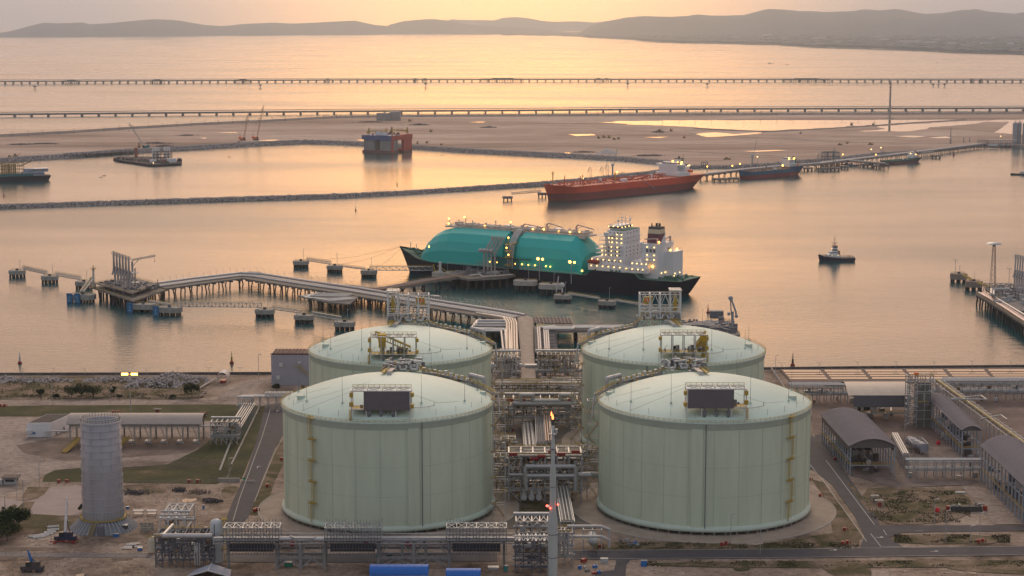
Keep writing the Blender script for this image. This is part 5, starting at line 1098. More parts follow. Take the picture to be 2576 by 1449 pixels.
for k, r in enumerate((1.2, 1.0, .8)): b.pipe([G(1280, 808+k*6, 4.6), G(1200-k*5, 808+k*6, 4.6), G(1196-k*5, 818+k*4, 4.6)], r, 10)
b.build('branch_pipe', PIPEM, pk, True)
pr = deckpoly('pipe_deck', 'piled deck of pipes and grating right of the jetty road', [(1345, 886), (1343, 820), (1392, 820), (1404, 886)], 3.2, .8, step=12, pr=.55)
b = MB()
for k in range(5): x = 1352+k*5+(6 if k > 1 else 0); b.pipe([G(x+4, 888, 4.6), G(x, 824, 4.6), G(1395+k*3, 820+k*1.2, 4.6)], .6, 8)
b.build('main_pipe', PIPEW, pr, True); b = MB()
for k in range(16): b.bar(G(1360, 828+k*3.6, 3.5), G(1398+k*.4, 828+k*3.6, 3.5), .5)
b.build('grating', GREYD, pr, True)
pe = deckpoly('pipe_bridge', 'pipe bridge running right over the water behind the tanks', [(1392, 834), (1390, 815), (1560, 815), (1600, 830)], 3.4, 1.0, step=14, pr=.9)
b = MB()
for k in range(4): b.pipe([G(1360+k*3, 823+k*1.6, 5.2), G(1440, 823+k*1.6, 5.2), G(1444, 820+k*1.6, 5.2), G(1600, 820+k*1.8, 5.2)], .6, 8)
b.build('main_pipe', PIPEW, pe, True)
gd = deckpoly('grid_platform', 'open grid platform of brown beams right of the jetty head', [(1343, 812), (1341, 796), (1432, 799), (1440, 814)], 2.6, .4, step=16, pr=.6, m=mat('brown_beam', (.16, .08, .07), .8))
b = MB()
for k in range(11): b.bar(G(1345+k*9, 797, 3.1), G(1350+k*9, 813, 3.1), .5)
for k in range(3): b.bar(G(1342, 799+k*5.5, 3.1), G(1437, 800+k*5.5, 3.1), .4)
b.build('grid_beam', CONC, gd, True)
# small berth with one loading arm behind the right tank
sb = deckpoly('small_berth', 'cluttered small berth behind the rear right tank', [(1700, 822), (1776, 806), (1835, 806), (1862, 842), (1800, 850)], 3.4, 1.2, step=9, pr=.6)
b = MB()
for k in range(80): p = G(rnd.uniform(1712, 1850), rnd.uniform(808, 842), 3.4); MB().box(p.x, p.y, 3.4, rnd.uniform(.8, 5), rnd.uniform(.5, 2), rnd.uniform(.5, 3.2)).build('equipment_unit', GREYD, sb, True)
b.box(G(1802, 812).x, G(1802, 812).y, 3.4, 9, 6, 5); b.build('deck_equipment', GREYD, sb, True); MB().rail([G(x, y, 3.4) for x, y in ((1776, 806), (1835, 806), (1862, 842))], 1.2, .15, 3).build('railing', YEL, sb, True)
b = MB()
for k in range(5): b.pipe([G(1700, 818+k*2, 5), G(1780, 806+k*3, 5), G(1830, 812+k*4, 5)], .35, 6)
b.build('small_pipework', PIPEW, sb, True)
p = G(1842, 826, 3.4); o = thing('marine_loader', 'single tall grey loading arm folded upright behind the rear right tank', 'loading arm', p); H = HZ(p.y, 748)-3.4; m_ = mat('blue_grey_arm', (.32, .34, .38), .5)
MB().tube((0, 0, 0), (0, 0, H*.55), .9, 10).build('riser', m_, o); MB().truss((-.8, 0, H*.45), (-1.6, 0, H*.97), 1.8, 1.4, 7, .35).build('inner_arm', m_, o); MB().pipe([(-1.2, -1, H*.97), (2, -1, H*.55), (2.4, -1, H*.42)], .6, 8).build('outer_arm', m_, o); MB().tube((-1.4, -1.2, H*.97), (-1.4, .8, H*.97), 1.5, 14).build('sheave_wheel', m_, o); MB().ball((2.5, -1, H*.4), 1.2, 8, 5).box(-2.4, 0, H*.42, 1.8, 1.8, 2).build('coupler', m_, o)
# ------------------------------------------------ right-hand jetty
rj = jetty('product_jetty', 'piled pipe jetty entering from the right edge', [(2472, 740), (2500, 755), (2540, 780), (2580, 806), (2640, 845)], 10, 4.2, 7, ((-.3, .7), (-.1, .4), (.05, .4)), rpile=.6, splay=1.2, pm=mat('pinkish_pipe', (.55, .46, .46), .35, .3), pilem=PILE)
rp = deckpoly('product_platform', 'crowded jetty head with pipe racks at the right edge', [(2478, 726), (2500, 718), (2640, 716), (2640, 790), (2560, 780)], 4.2, 1.2, step=10, pr=.7)
b = MB(); rack_frame(b, G(2512, 735, 4.2), 20, 8, 6, 5, 2, .4); rack_frame(b, G(2550, 752, 4.2), 24, 8, 6, 5, 2, .4); b.build('pipe_rack', GREYD, rp, True)
b = MB(); b.pipe([G(2494, 740, 9.5), G(2494, 727, 9.5), G(2540, 727, 9.5)], .9, 8); b.pipe([G(2500, 742, 9.5), G(2500, 731, 9.5), G(2560, 731, 9.5)], .7, 8); b.pipe([G(2494, 740, 9.5), G(2496, 744, 6), G(2600, 806, 6)], .8, 8)
for k in range(50): p = G(rnd.uniform(2505, 2576), rnd.uniform(722, 770), 4.2); b.box(p.x, p.y, 4.2, rnd.uniform(1, 5), rnd.uniform(.6, 2.4), rnd.uniform(.6, 4.5))
b.build('pipework', PIPEM, rp, True)
for px, py, lb in ((2412, 688, 'outer round-topped dolphin off the right-hand jetty'), (2450, 707, 'inner dolphin off the right-hand jetty')):
    o = platform('mooring_dolphin', lb, px, py, 13, 10, 2.6, 4.6, 'mooring dolphin', mat('old_concrete', (.3, .24, .2), .9, var=.3, vscale=.3), 1, (3, 2), cut=.3); bollard_gear(o, 6.6, 12)
walkway('thin brown walkway linking the two right-hand dolphins', G(2422, 692, 3.4), G(2445, 705, 3.4), 1.4, .5, m=YEL); walkway('thin brown walkway from the inner dolphin to the jetty head', G(2458, 711, 3.4), G(2490, 724, 3.4), 1.4, .5, m=YEL)
p = G(2497, 722, 4.2); H = HZ(p.y, 610)-4.2; o = thing('lattice_mast', 'tall lattice mast with round umbrella-shaped top on the right-hand jetty', 'mast', p)
b = MB()
for s in ((-1, -1), (1, -1), (1, 1), (-1, 1)): b.bar((s[0]*1.9, s[1]*1.9, 0), (s[0]*.7, s[1]*.7, H), .3)
for i in range(18):
    t0, t1 = i/18, (i+1)/18; a, c = lerp(1.9, .7, t0), lerp(1.9, .7, t1); sg = 1 if i % 2 else -1
    b.bar((-a*sg, -a, H*t0), (c*sg, -c, H*t1), .2); b.bar((a, -a*sg, H*t0), (c, c*sg, H*t1), .2); b.bar((-a, -a, H*t0), (a, -a, H*t0), .2)
b.build('lattice', mat('reddish_steel', (.3, .2, .18), .6), o); b = MB(); b.lathe([(6, -1.2), (5, -.3), (2, .2), (0, .4)], 16, (0, 0, H)); b.build('round_top', STEEL, o); b = MB(); b.tube((0, 0, H-3), (0, 0, H), .9, 8); b.build('head_frame', DARK, o)
for k in range(5): marine_arm(G(2552+6*k, 722+k*1.5, 5), 24, ['leftmost', 'second', 'third', 'fourth', 'fifth'][k]+' pale loading arm of the cluster at the right edge', 0, 'loading arms on the right-hand jetty', mat('pale_arm', (.5, .48, .48), .5))
for px, py, h, lb in ((2538, 716, 12, 'three-headed lamp post on the right-hand jetty head'), (2403, 686, 10, 'bent lamp post on the outer right dolphin')): lamppost(G(px, py, 4), h, lb, double=True, r=.18)
# ================================================================ PLANT GROUND
GND = rampmat('bare_ground', [(.34, (.09, .065, .045)), (.44, (.25, .185, .14)), (.55, (.35, .27, .215)), (.68, (.45, .36, .3))], .035, detail=12, dist=.5, bump=.3, bscale=.6)
GRASS = rampmat('mown_grass', [(.3, (.028, .035, .012)), (.5, (.055, .06, .02)), (.64, (.09, .078, .034)), (.74, (.19, .14, .09))], .05, detail=12, dist=.3, bump=.4, bscale=1.5)
SCRUB = rampmat('scrubby_ground', [(.3, (.05, .05, .02)), (.45, (.1, .085, .04)), (.55, (.2, .145, .1)), (.7, (.3, .23, .17))], .07, detail=12, dist=.6, bump=.4, bscale=1.2)
ASPH = mat('asphalt', (.07, .066, .074), .9, var=.25, vscale=.12); ASPH2 = rampmat('paved_yard', [(.34, (.19, .15, .125)), (.46, (.3, .245, .21)), (.62, (.36, .295, .255))], .03, detail=12, dist=.6); SLAB = mat('apron_slab', (.36, .29, .235), .9, var=.22, vscale=.12)
PAINT = mat('road_paint', (.62, .6, .58), .8, var=.3, vscale=1); KERB = mat('kerb_stone', (.4, .37, .34), .9)
shoreP = [(-420, 944), (-200, 944), (0, 944), (400, 943), (683, 942), (1000, 939), (1240, 937), (1420, 935), (1700, 932), (1925, 930), (2200, 927), (2576, 924), (2900, 921)]
poly = [G(x, y) for x, y in shoreP]+[V(420, 480, 0), V(-420, 480, 0)]
b = MB(); b.sheet(poly, 0); struct(b.build('ground', GND))
sw = thing('sea_wall', 'dark concrete sea wall along the whole shoreline', 'sea wall', G(1288, 937)); b = MB(); W = [G(x, y) for x, y in shoreP]
for p, q in zip(W, W[1:]): b.bar(p+V(0, .5, -1.4), q+V(0, .5, -1.4), 1.0, 5.6)
b.build('wall', mat('stained_concrete', (.11, .1, .1), .95, var=.4, vscale=.2), sw, True)
def sheet(name, px, z, m, smooth=0):
    P = [G(x, y, z) for x, y in px]
    if smooth:
        for _ in range(smooth):
            Q = []
            for i, p in enumerate(P): q = P[(i+1) % len(P)]; Q += [p.lerp(q, .25), p.lerp(q, .75)]
            P = Q
    b = MB(); b.sheet(P, zn()); return struct(b.build(name, m))
def disc(name, c, r, z, m, sx=1):
    b = MB(); b.sheet([(c.x+r*math.cos(2*math.pi*i/72), c.y+r*sx*math.sin(2*math.pi*i/72)) for i in range(72)], zn()); return struct(b.build(name, m))
def road(name, px, w_, z=.02, m=None, edge=True, kerb=True, z2=None):
    z = zn(); W = resample([G(x, y, z) for x, y in px], 12); n_ = []
    for i, p in enumerate(W):
        d = (W[min(i+1, len(W)-1)]-W[max(i-1, 0)]).normalized(); n_.append(V(-d.y, d.x))
    st = lambda o0, o1, dz: [(p+k*o0+V(0, 0, dz)) for p, k in zip(W, n_)]+[(p+k*o1+V(0, 0, dz)) for p, k in zip(W, n_)]
    def s_(nm, o0, o1, dz, mm): b = MB(); v = st(o0, o1, dz); n = len(W); b.strip(v[:n], v[n:]); return struct(b.build(nm, mm))
    s_(name, -w_/2, w_/2, 0, m or ASPH)
    if edge:
        for s in (-1, 1): s_('road_marking', s*(w_/2-.5)-.11, s*(w_/2-.5)+.11, .27-z, PAINT)
    return W
T1, T2, T3, T4 = V(-52.1, 770, 0), V(80.8, 769.5, 0), V(-54.1, 893, 0), V(78.2, 893, 0)
# left side
sheet('plant_yard', [(2045, 1085), (2040, 985), (2700, 970), (2700, 1125), (2200, 1125)], .01, mat('brown_yard', (.17, .12, .1), .9, var=.5, vscale=.08))
sheet('grass_verge', [(-60, 1048), (-60, 1022), (300, 1019), (605, 1017), (640, 1030), (560, 1060), (160, 1048)], .01, GRASS)
sheet('rough_shore_strip', [(-60, 1006), (-60, 948), (520, 947), (500, 1003)], .01, SCRUB)
sheet('yard', [(-60, 1183), (-60, 1049), (170, 1049), (565, 1060), (530, 1100), (480, 1145), (400, 1172), (300, 1176), (180, 1178), (110, 1195), (60, 1230), (-60, 1260)], .014, ASPH2)
sheet('oily_yard', [(40, 1120), (150, 1100), (520, 1098), (535, 1110), (470, 1140), (330, 1150), (160, 1160), (60, 1140)], .018, mat('oily_concrete', (.15, .11, .09), .9, var=.6, vscale=.09))
sheet('grass_field', [(106, 1212), (112, 1195), (140, 1182), (215, 1176), (310, 1176), (420, 1168), (500, 1130), (560, 1080), (600, 1062), (640, 1020), (655, 1020), (568, 1205), (545, 1218)], .022, GRASS)
sheet('grass_verge', [(566, 1212), (655, 1020), (676, 1022), (660, 1075), (608, 1205)], .026, GRASS)
sheet('grass_verge', [(625, 1295), (660, 1210), (700, 1110), (714, 1115), (714, 1165), (690, 1215), (672, 1268), (645, 1298)], .01, SCRUB)
road('shore_road', [(-60, 1013.5), (300, 1012.5), (560, 1011), (700, 1016)], 12, .03, ASPH2, edge=False)
road('shore_road', [(560, 1010), (596, 985), (640, 962), (690, 957), (770, 956)], 11, .034, ASPH2, edge=False)
sheet('road_surface', [(668, 1018), (724, 1012), (714, 1090), (690, 1130), (658, 1210), (640, 1262), (625, 1300), (600, 1330), (560, 1330), (585, 1262), (618, 1190), (645, 1110)], .038, ASPH)
for o0 in (0, 1): 
    b = MB(); A = [G(x, y, .05) for x, y in ([(680, 1030), (659, 1100), (626, 1190), (604, 1250), (586, 1310)] if o0 == 0 else [(712, 1100), (690, 1140), (661, 1210), (640, 1262)])]
    for p, q in zip(A, A[1:]): b.bar(p, q, .35, .16)
    struct(b.build('kerb', KERB))
for px, py in ((648, 1175), (697, 1034)): b = MB(); p = G(px, py, .28); b.box(p.x, p.y, .28, .4, 4, .01); b.box(p.x+.6, p.y+1.2, .28, 1.2, .5, .01); struct(b.build('road_marking', PAINT))
for px, w_ in (((600, 1062, 553, 1185), .9), ((654, 1022, 582, 1170), .7)):
    p, q = G(px[0], px[1]), G(px[2], px[3]); b = MB(); b.bar(p+V(0, 0, .3), q+V(0, 0, .3), w_, .5); struct(b.build('drain_channel', CONC))
sheet('parking_yard', [(80, 1330), (-60, 1330), (-60, 1240), (60, 1262), (95, 1255), (132, 1224), (205, 1222), (205, 1296), (100, 1298)], .026, mat('pinkish_paving', (.34, .28, .26), .9, var=.15, vscale=.1))
for q in ([(53, 1252), (70, 1225), (125, 1225), (110, 1245), (90, 1254)], [(20, 1300), (60, 1262), (88, 1262), (68, 1298)], [(0, 1290), (35, 1268), (44, 1272), (18, 1300)]): sheet('grass_verge', q, .032, SCRUB)
for q in ([(320, 1222), (420, 1224), (420, 1240), (350, 1243), (310, 1236)], [(30, 1290), (205, 1300), (208, 1330), (60, 1345), (-60, 1360), (-60, 1300)], [(560, 1225), (610, 1222), (575, 1258), (555, 1250)]): sheet('weed_patch', q, .012, SCRUB, 2)
MB_ = mat('damp_earth', (.16, .115, .085), .9, var=.4, vscale=.15)
for q in ([(0, 1378), (140, 1376), (150, 1384), (20, 1388)], [(230, 1356), (300, 1350), (370, 1356), (300, 1370)], [(60, 1405), (160, 1402), (160, 1408), (70, 1412)], [(280, 1402), (340, 1403), (330, 1410), (282, 1410)], [(0, 1385), (60, 1390), (40, 1410), (-60, 1410), (-60, 1388)], [(232, 1290), (300, 1285), (340, 1300), (280, 1310)]): sheet('earth_patch', q, .014, MB_, 2)
road('access_road', [(-60, 1392), (100, 1396), (380, 1397)], 6, .02, mat('grey_track', (.2, .175, .165), .9, var=.2, vscale=.2), edge=False)
# puddles
for q in ([(455, 1259), (466, 1254), (480, 1256), (494, 1253), (496, 1258), (482, 1263), (462, 1266)], [(188, 1447), (200, 1444), (215, 1443), (216, 1449), (195, 1452)], [(2125, 1437), (2135, 1435), (2140, 1438), (2130, 1441)], [(2270, 1436), (2286, 1435), (2286, 1438), (2272, 1439)], [(2365, 1440), (2390, 1440), (2392, 1443), (2370, 1443)],
          [(2415, 1423), (2428, 1424), (2426, 1428), (2414, 1426)], [(2424, 1434), (2440, 1432), (2462, 1440), (2456, 1446), (2430, 1440)]): sheet('puddle', q, .03, PUD, 2)
# tank aprons
# front and right
sheet('corridor_ground', [(1240, 1330), (1262, 1000), (1440, 1000), (1500, 1330)], .008, mat('dark_yard', (.13, .11, .095), .9, var=.35, vscale=.12))
sheet('grass_patch', [(1305, 1300), (1312, 1262), (1378, 1262), (1385, 1300)], .03, SCRUB)
sheet('weed_patch', [(1480, 1365), (1700, 1362), (1900, 1372), (2100, 1340), (2165, 1342), (2160, 1372), (2000, 1382), (1500, 1385)], .01, SCRUB)
sheet('weed_patch', [(2040, 1205), (2075, 1215), (2168, 1345), (2150, 1368), (2100, 1370), (2080, 1260)], .011, SCRUB)
for T, r in ((T1, 55), (T2, 55.5), (T3, 54), (T4, 54)): disc('tank_apron', T, r, .012+.004*(T in (T2,)), SLAB)
for T, r in ((T2, 55.5), (T1, 55)):
    b = MB()
    for i in range(72):
        a0, a1 = 2*math.pi*i/72, 2*math.pi*(i+1)/72; b.bar(T+V(r*math.cos(a0), r*math.sin(a0), .15), T+V(r*math.cos(a1), r*math.sin(a1), .15), .4, .3)
    struct(b.build('kerb', KERB))
road('front_road', [(1440, 1396), (1700, 1394), (2000, 1392), (2300, 1388), (2700, 1384)], 12.5, .03)
road('front_road', [(560, 1402), (800, 1404), (1250, 1400)], 12, .03, mat('dusty_asphalt', (.12, .105, .1), .9, var=.25, vscale=.1), edge=False)
sheet('side_road', [(2034, 1100), (2070, 1090), (2090, 1130), (2135, 1200), (2205, 1300), (2215, 1325), (2225, 1345), (2280, 1382), (2160, 1386), (2175, 1350), (2150, 1300), (2095, 1222), (2050, 1185), (2034, 1180)], .034, ASPH)
sheet('branch_road', [(2190, 1322), (2300, 1322), (2576, 1322), (2576, 1336), (2270, 1340), (2240, 1352), (2215, 1352)], .038, ASPH)
sheet('branch_road', [(1545, 1392), (1602, 1392), (1576, 1420), (1572, 1460), (1640, 1500), (1480, 1500), (1500, 1440), (1545, 1435), (1550, 1415)], .036, ASPH)
for q in ([(2078, 1158), (2200, 1320)], [(2068, 1205), (2180, 1362)], [(2190, 1342), (2216, 1375)], [(2218, 1375), (2282, 1375)], [(2222, 1333), (2231, 1346)], [(2302, 1336), (2322, 1335)], [(2035, 1165), (2055, 1190)], [(2044, 1092), (2050, 1100)]):
    b = MB(); A = [G(x, y, .28) for x, y in q]; b.bar(A[0], A[1], .22, .01); struct(b.build('road_marking', PAINT))
for px, py in ((2212, 1352), (2350, 1387), (2095, 1384)):
    b = MB(); p = G(px, py, .28); b.box(p.x, p.y, .28, 3.2, .35, .01); b.box(p.x+1, p.y+.7, .28, 1.2, .9, .01); struct(b.build('road_marking', PAINT))
for q in ([(2125, 1208), (2140, 1215), (2196, 1290), (2185, 1290)], [(2160, 1232), (2250, 1225), (2400, 1232), (2450, 1260), (2440, 1300), (2330, 1320), (2240, 1322), (2200, 1300)], [(2240, 1355), (2270, 1345), (2480, 1345), (2560, 1368), (2260, 1370)], [(2060, 1215), (2070, 1210), (2168, 1345), (2168, 1365)]): sheet('weed_patch', q, .016, SCRUB, 1)
sheet('building_pad', [(2126, 1192), (2120, 1130), (2270, 1120), (2576, 1130), (2576, 1215), (2250, 1228)], .02, mat('stained_yard', (.2, .155, .135), .9, var=.5, vscale=.12))
sheet('paved_strip', [(2420, 1225), (2490, 1215), (2576, 1290), (2576, 1320), (2500, 1320)], .022, ASPH2)
for q in ([(1570, 1415), (2700, 1408), (2700, 1425), (2150, 1430), (1700, 1428)], [(2060, 1420), (2180, 1420), (2200, 1449), (2150, 1470), (2080, 1440)], [(2350, 1420), (2700, 1415), (2700, 1450), (2420, 1440)], [(1840, 1422), (1900, 1432), (1850, 1440)]): sheet('weed_patch', q, .016, SCRUB, 2)

# tyre marks, loose stones and tufts
for k in range(7):
    c = G(400, 1150); r = 9+k*2.2; b = MB(); A = [V(c.x+r*1.5*math.cos(a), c.y+r*math.sin(a)*1.1, .24) for a in [-.3-2.2*i/14 for i in range(15)]]; B = [V(c.x+(r+.45)*1.5*math.cos(a), c.y+(r+.45)*math.sin(a)*1.1, .24) for a in [-.3-2.2*i/14 for i in range(15)]]
    b.strip(A, B); struct(b.build('road_marking', MATS['oily_concrete']))
def scatter(name, label, boxes, n, mk, m):
    b = MB()
    for k in range(n):
        x0, y0, x1, y1 = boxes[k % len(boxes)]; p = G(rnd.uniform(x0, x1), rnd.uniform(y0, y1)); p.z = .2; mk(b, p)
    tag(b.build(name, m), label, kind='stuff')
def tuft(b, p):
    s = rnd.uniform(.12, .34)
    if noise.noise(Vector((p.x*.12, p.y*.12, 7))) < -.02: return
    for _ in range(3): a = rnd.uniform(0, 3.1); dx, dy = math.cos(a)*s, math.sin(a)*s; b.add([p+V(-dx, -dy, -.1), p+V(dx, dy, -.1), p+V(dx*.6, dy*.6, s*.8), p+V(-dx*.4, -dy*.4, s)], [(0, 1, 2, 3)])
scatter('grass', 'ragged grass tufts on the scrubby strips and verges', [(0, 990, 520, 1005), (0, 950, 520, 990), (1500, 1366, 2160, 1382), (2200, 1235, 2440, 1315), (2250, 1346, 2540, 1366), (1600, 1412, 2576, 1426), (2180, 1235, 2440, 1315)], 14000, tuft, mat('dry_tuft', (.1, .09, .04), .95, var=.4, vscale=.3))
scatter('rubble_scatter', 'loose stones and scraps strewn over the bare ground', [(320, 1225, 560, 1340), (60, 1340, 400, 1375), (0, 1385, 400, 1449), (600, 1385, 1250, 1440), (1620, 1415, 2576, 1449), (1450, 1385, 1600, 1395), (2130, 1120, 2450, 1230), (1245, 1020, 1460, 1300)], 3600, lambda b, p: rocks(b, [p], .15, .6), CONCD)
# ================================================================ STORAGE TANKS
RW = 43.8; ZR = 46.0; ZD = 56.3
def dome_z(r): return ZR+.3+(ZD-ZR)*(1-(r/RW)**2)
def on(T, az, r, z=None):
    """az measured from straight ahead of the camera side, positive to the right"""
    a = R(az); x, y = r*math.sin(a), -r*math.cos(a)
    return V(x, y, dome_z(r) if z is None else z)
def make_tank(T, label, pil, lad, side, front):
    o = thing('storage_tank', label, 'storage tank', T)
    MB().lathe([(RW, 3.0), (RW, 43.4)], 120).build('wall', MINT, o)
    MB().lathe([(44.0, 1.5), (45.0, 1.5), (45.0, 2.7), (RW+.02, 3.6)], 120).lathe([(0, 1.5), (44.0, 1.5)], 60).build('base_slab', MINTL, o)
    p0 = None
    for i in range(60):
        a = 2*math.pi*i/60
        if p0 is None: p0 = MB().tube((0, 0, 0), (0, 0, 1.5), .5, 8).build('pedestal', CONCD, o); c = p0
        elif front: c = p0.copy(); sc.collection.objects.link(c); c.parent = o
        c.location = (44*math.cos(a), 44*math.sin(a), 0)
    MB().lathe([(RW, 42.9), (RW+.45, 43.3), (RW+.45, 45.2), (RW+.9, 45.5), (RW+.9, 46.0), (RW-.6, 46.2)], 120).build('ring_beam', MINTL, o)
    n = 16; MB().lathe([(RW*(1-i/n)-.5*(i == 0), dome_z(RW*(1-i/n))) for i in range(n)]+[(0, dome_z(0))], 96).build('dome', MINTD, o)
    b = MB()
    for i in range(27):
        a = 2*math.pi*i/27+.05; c, s = math.cos(a), math.sin(a); b.bar((c*(RW+.03), s*(RW+.03), 3.2), (c*(RW+.03), s*(RW+.03), 43.2), .1, .08)
    for z in (15.5, 27.5): b.lathe([(RW+.06, z), (RW+.06, z+.1)], 120)
    b.build('panel_seam', SEAM, o)
    for p in (pil, pil+90, pil+180, pil+270):
        a = R(p); c = V(math.sin(a), -math.cos(a)); t = V(math.cos(a), math.sin(a)); b = MB()
        q = [c*(RW-.4)-t*2.6, c*(RW+.45)-t*2.2, c*(RW+.45)+t*2.2, c*(RW-.4)+t*2.6]; b.prism([(v.x, v.y) for v in q], 3.0, 43.3); b.build('buttress', MINT, o)
    a = R(pil+4.4); c = V(math.sin(a), -math.cos(a))*(RW+.75); MB().tube(c+V(0, 0, 3), c+V(0, 0, 45.5), .2, 6).build('downpipe', GREYD, o)
    a = R(lad); c = V(math.sin(a), -math.cos(a)); t = V(math.cos(a), math.sin(a)); b = MB()
    for k in range(5):
        z0, z1 = 2+k*8.8, 10.8+k*8.8; off = (.9 if k % 2 else -.9)
        for s in (-.35, .35): b.bar(c*(RW+1)+t*(off+s)+V(0, 0, z0), c*(RW+1)+t*(off+s)+V(0, 0, z1+1), .16)
        for s in (-.6, .6): b.bar(c*(RW+1.9)+t*(off+s)+V(0, 0, z0+2), c*(RW+1.9)+t*(off+s)+V(0, 0, z1+1), .12)
        for i in range(9): b.bar(c*(RW+1)+t*(off-.35)+V(0, 0, z0+i), c*(RW+1)+t*(off+.35)+V(0, 0, z0+i), .12)
        for i in range(6): b.bar(c*(RW+1.9)+t*(off-.6)+V(0, 0, z0+2.5+i), c*(RW+1.9)+t*(off+.6)+V(0, 0, z0+2.5+i), .1)
        w0 = c*(RW+1.2)-t*1.8+V(0, 0, z1); w1 = c*(RW+1.2)+t*1.8+V(0, 0, z1); b.bar(w0, w1, 1.7, .2); b.bar(w0+c*.8+V(0, 0, 1.1), w1+c*.8+V(0, 0, 1.1), .12); b.bar(w0+c*.8+V(0, 0, .55), w1+c*.8+V(0, 0, .55), .1)
    b.build('ladder', YEL, o)
    b = MB(); N = 120
    ps = [V((RW+.8)*math.cos(2*math.pi*i/N), (RW+.8)*math.sin(2*math.pi*i/N), 46) for i in range(N+1)]
    for p, q in zip(ps, ps[1:]):
        b.bar(p, p+V(0, 0, 1.15), .12)
        for z in (.55, 1.1): b.bar(p+V(0, 0, z), q+V(0, 0, z), .1)
    b.build('railing', YEL, o)
    for az, r, h in ((-60, 37, 8), (-30, 33, 12), (28, 33, 12), (62, 37, 9), (-95, 38, 9), (100, 38, 9), (150, 34, 11), (-150, 34, 10)):
        p = on(T, az, r); b = MB(); b.tube(p, p+V(0, 0, h), .11, 6, .05); b.m = 1; b.box(p.x, p.y, p.z-.2, .8, .8, .9); b.build('lightning_rod', [GREYD, MINTL], o)
    b = MB()
    for k in range(26): p = on(T, k*13.8+4, RW-2.5); b.tube(p, p+V(0, 0, 2.0), .08, 5); b.ball(p+V(0, 0, 2.1), .16, 6, 4)
    b.build('rim_lamp', STEEL, o)
    # surface pipework and stains on the dome
    b = MB()
    for az0, r0, az1, r1 in ((-35, 12, -68, 41), (-30, 16, -52, 42), (20, 20, 40, 34), (40, 34, 58, 36), (-70, 25, -86, 42)):
        P = [on(T, lerp(az0, az1, i/8), lerp(r0, r1, i/8)) for i in range(9)]
        for p, q in zip(P, P[1:]): b.bar(p, q, .11, .1)
    b.build('surface_conduit', mat('tan_conduit', (.42, .42, .3), .6), o)
    b = MB(); p = on(T, -72*side, 37); b.tube(p-V(0, 0, .5), p+V(0, 0, 1.3), 1.7, 14); p = on(T, 95*side, 40); b.tube(p-V(0, 0, .5), p+V(0, 0, 1.1), 1.3, 12); b.build('roof_hatch', MINTL, o)
    b = MB(); c = on(T, 30, 33)
    for s in (0,): b.pipe([on(T, 16, 37)+V(0, 0, 1), on(T, 25, 37.5)+V(0, 0, 1), on(T, 34, 37)+V(0, 0, 1), on(T, 34, 37)+V(0, 0, 2.6)], .16, 6); b.bar(on(T, 20, 37), on(T, 20, 37)+V(0, 0, 1), .12); b.bar(on(T, 30, 37), on(T, 30, 37)+V(0, 0, 1), .12)
    b.build('vent_pipe', PIPEM, o)
    return o
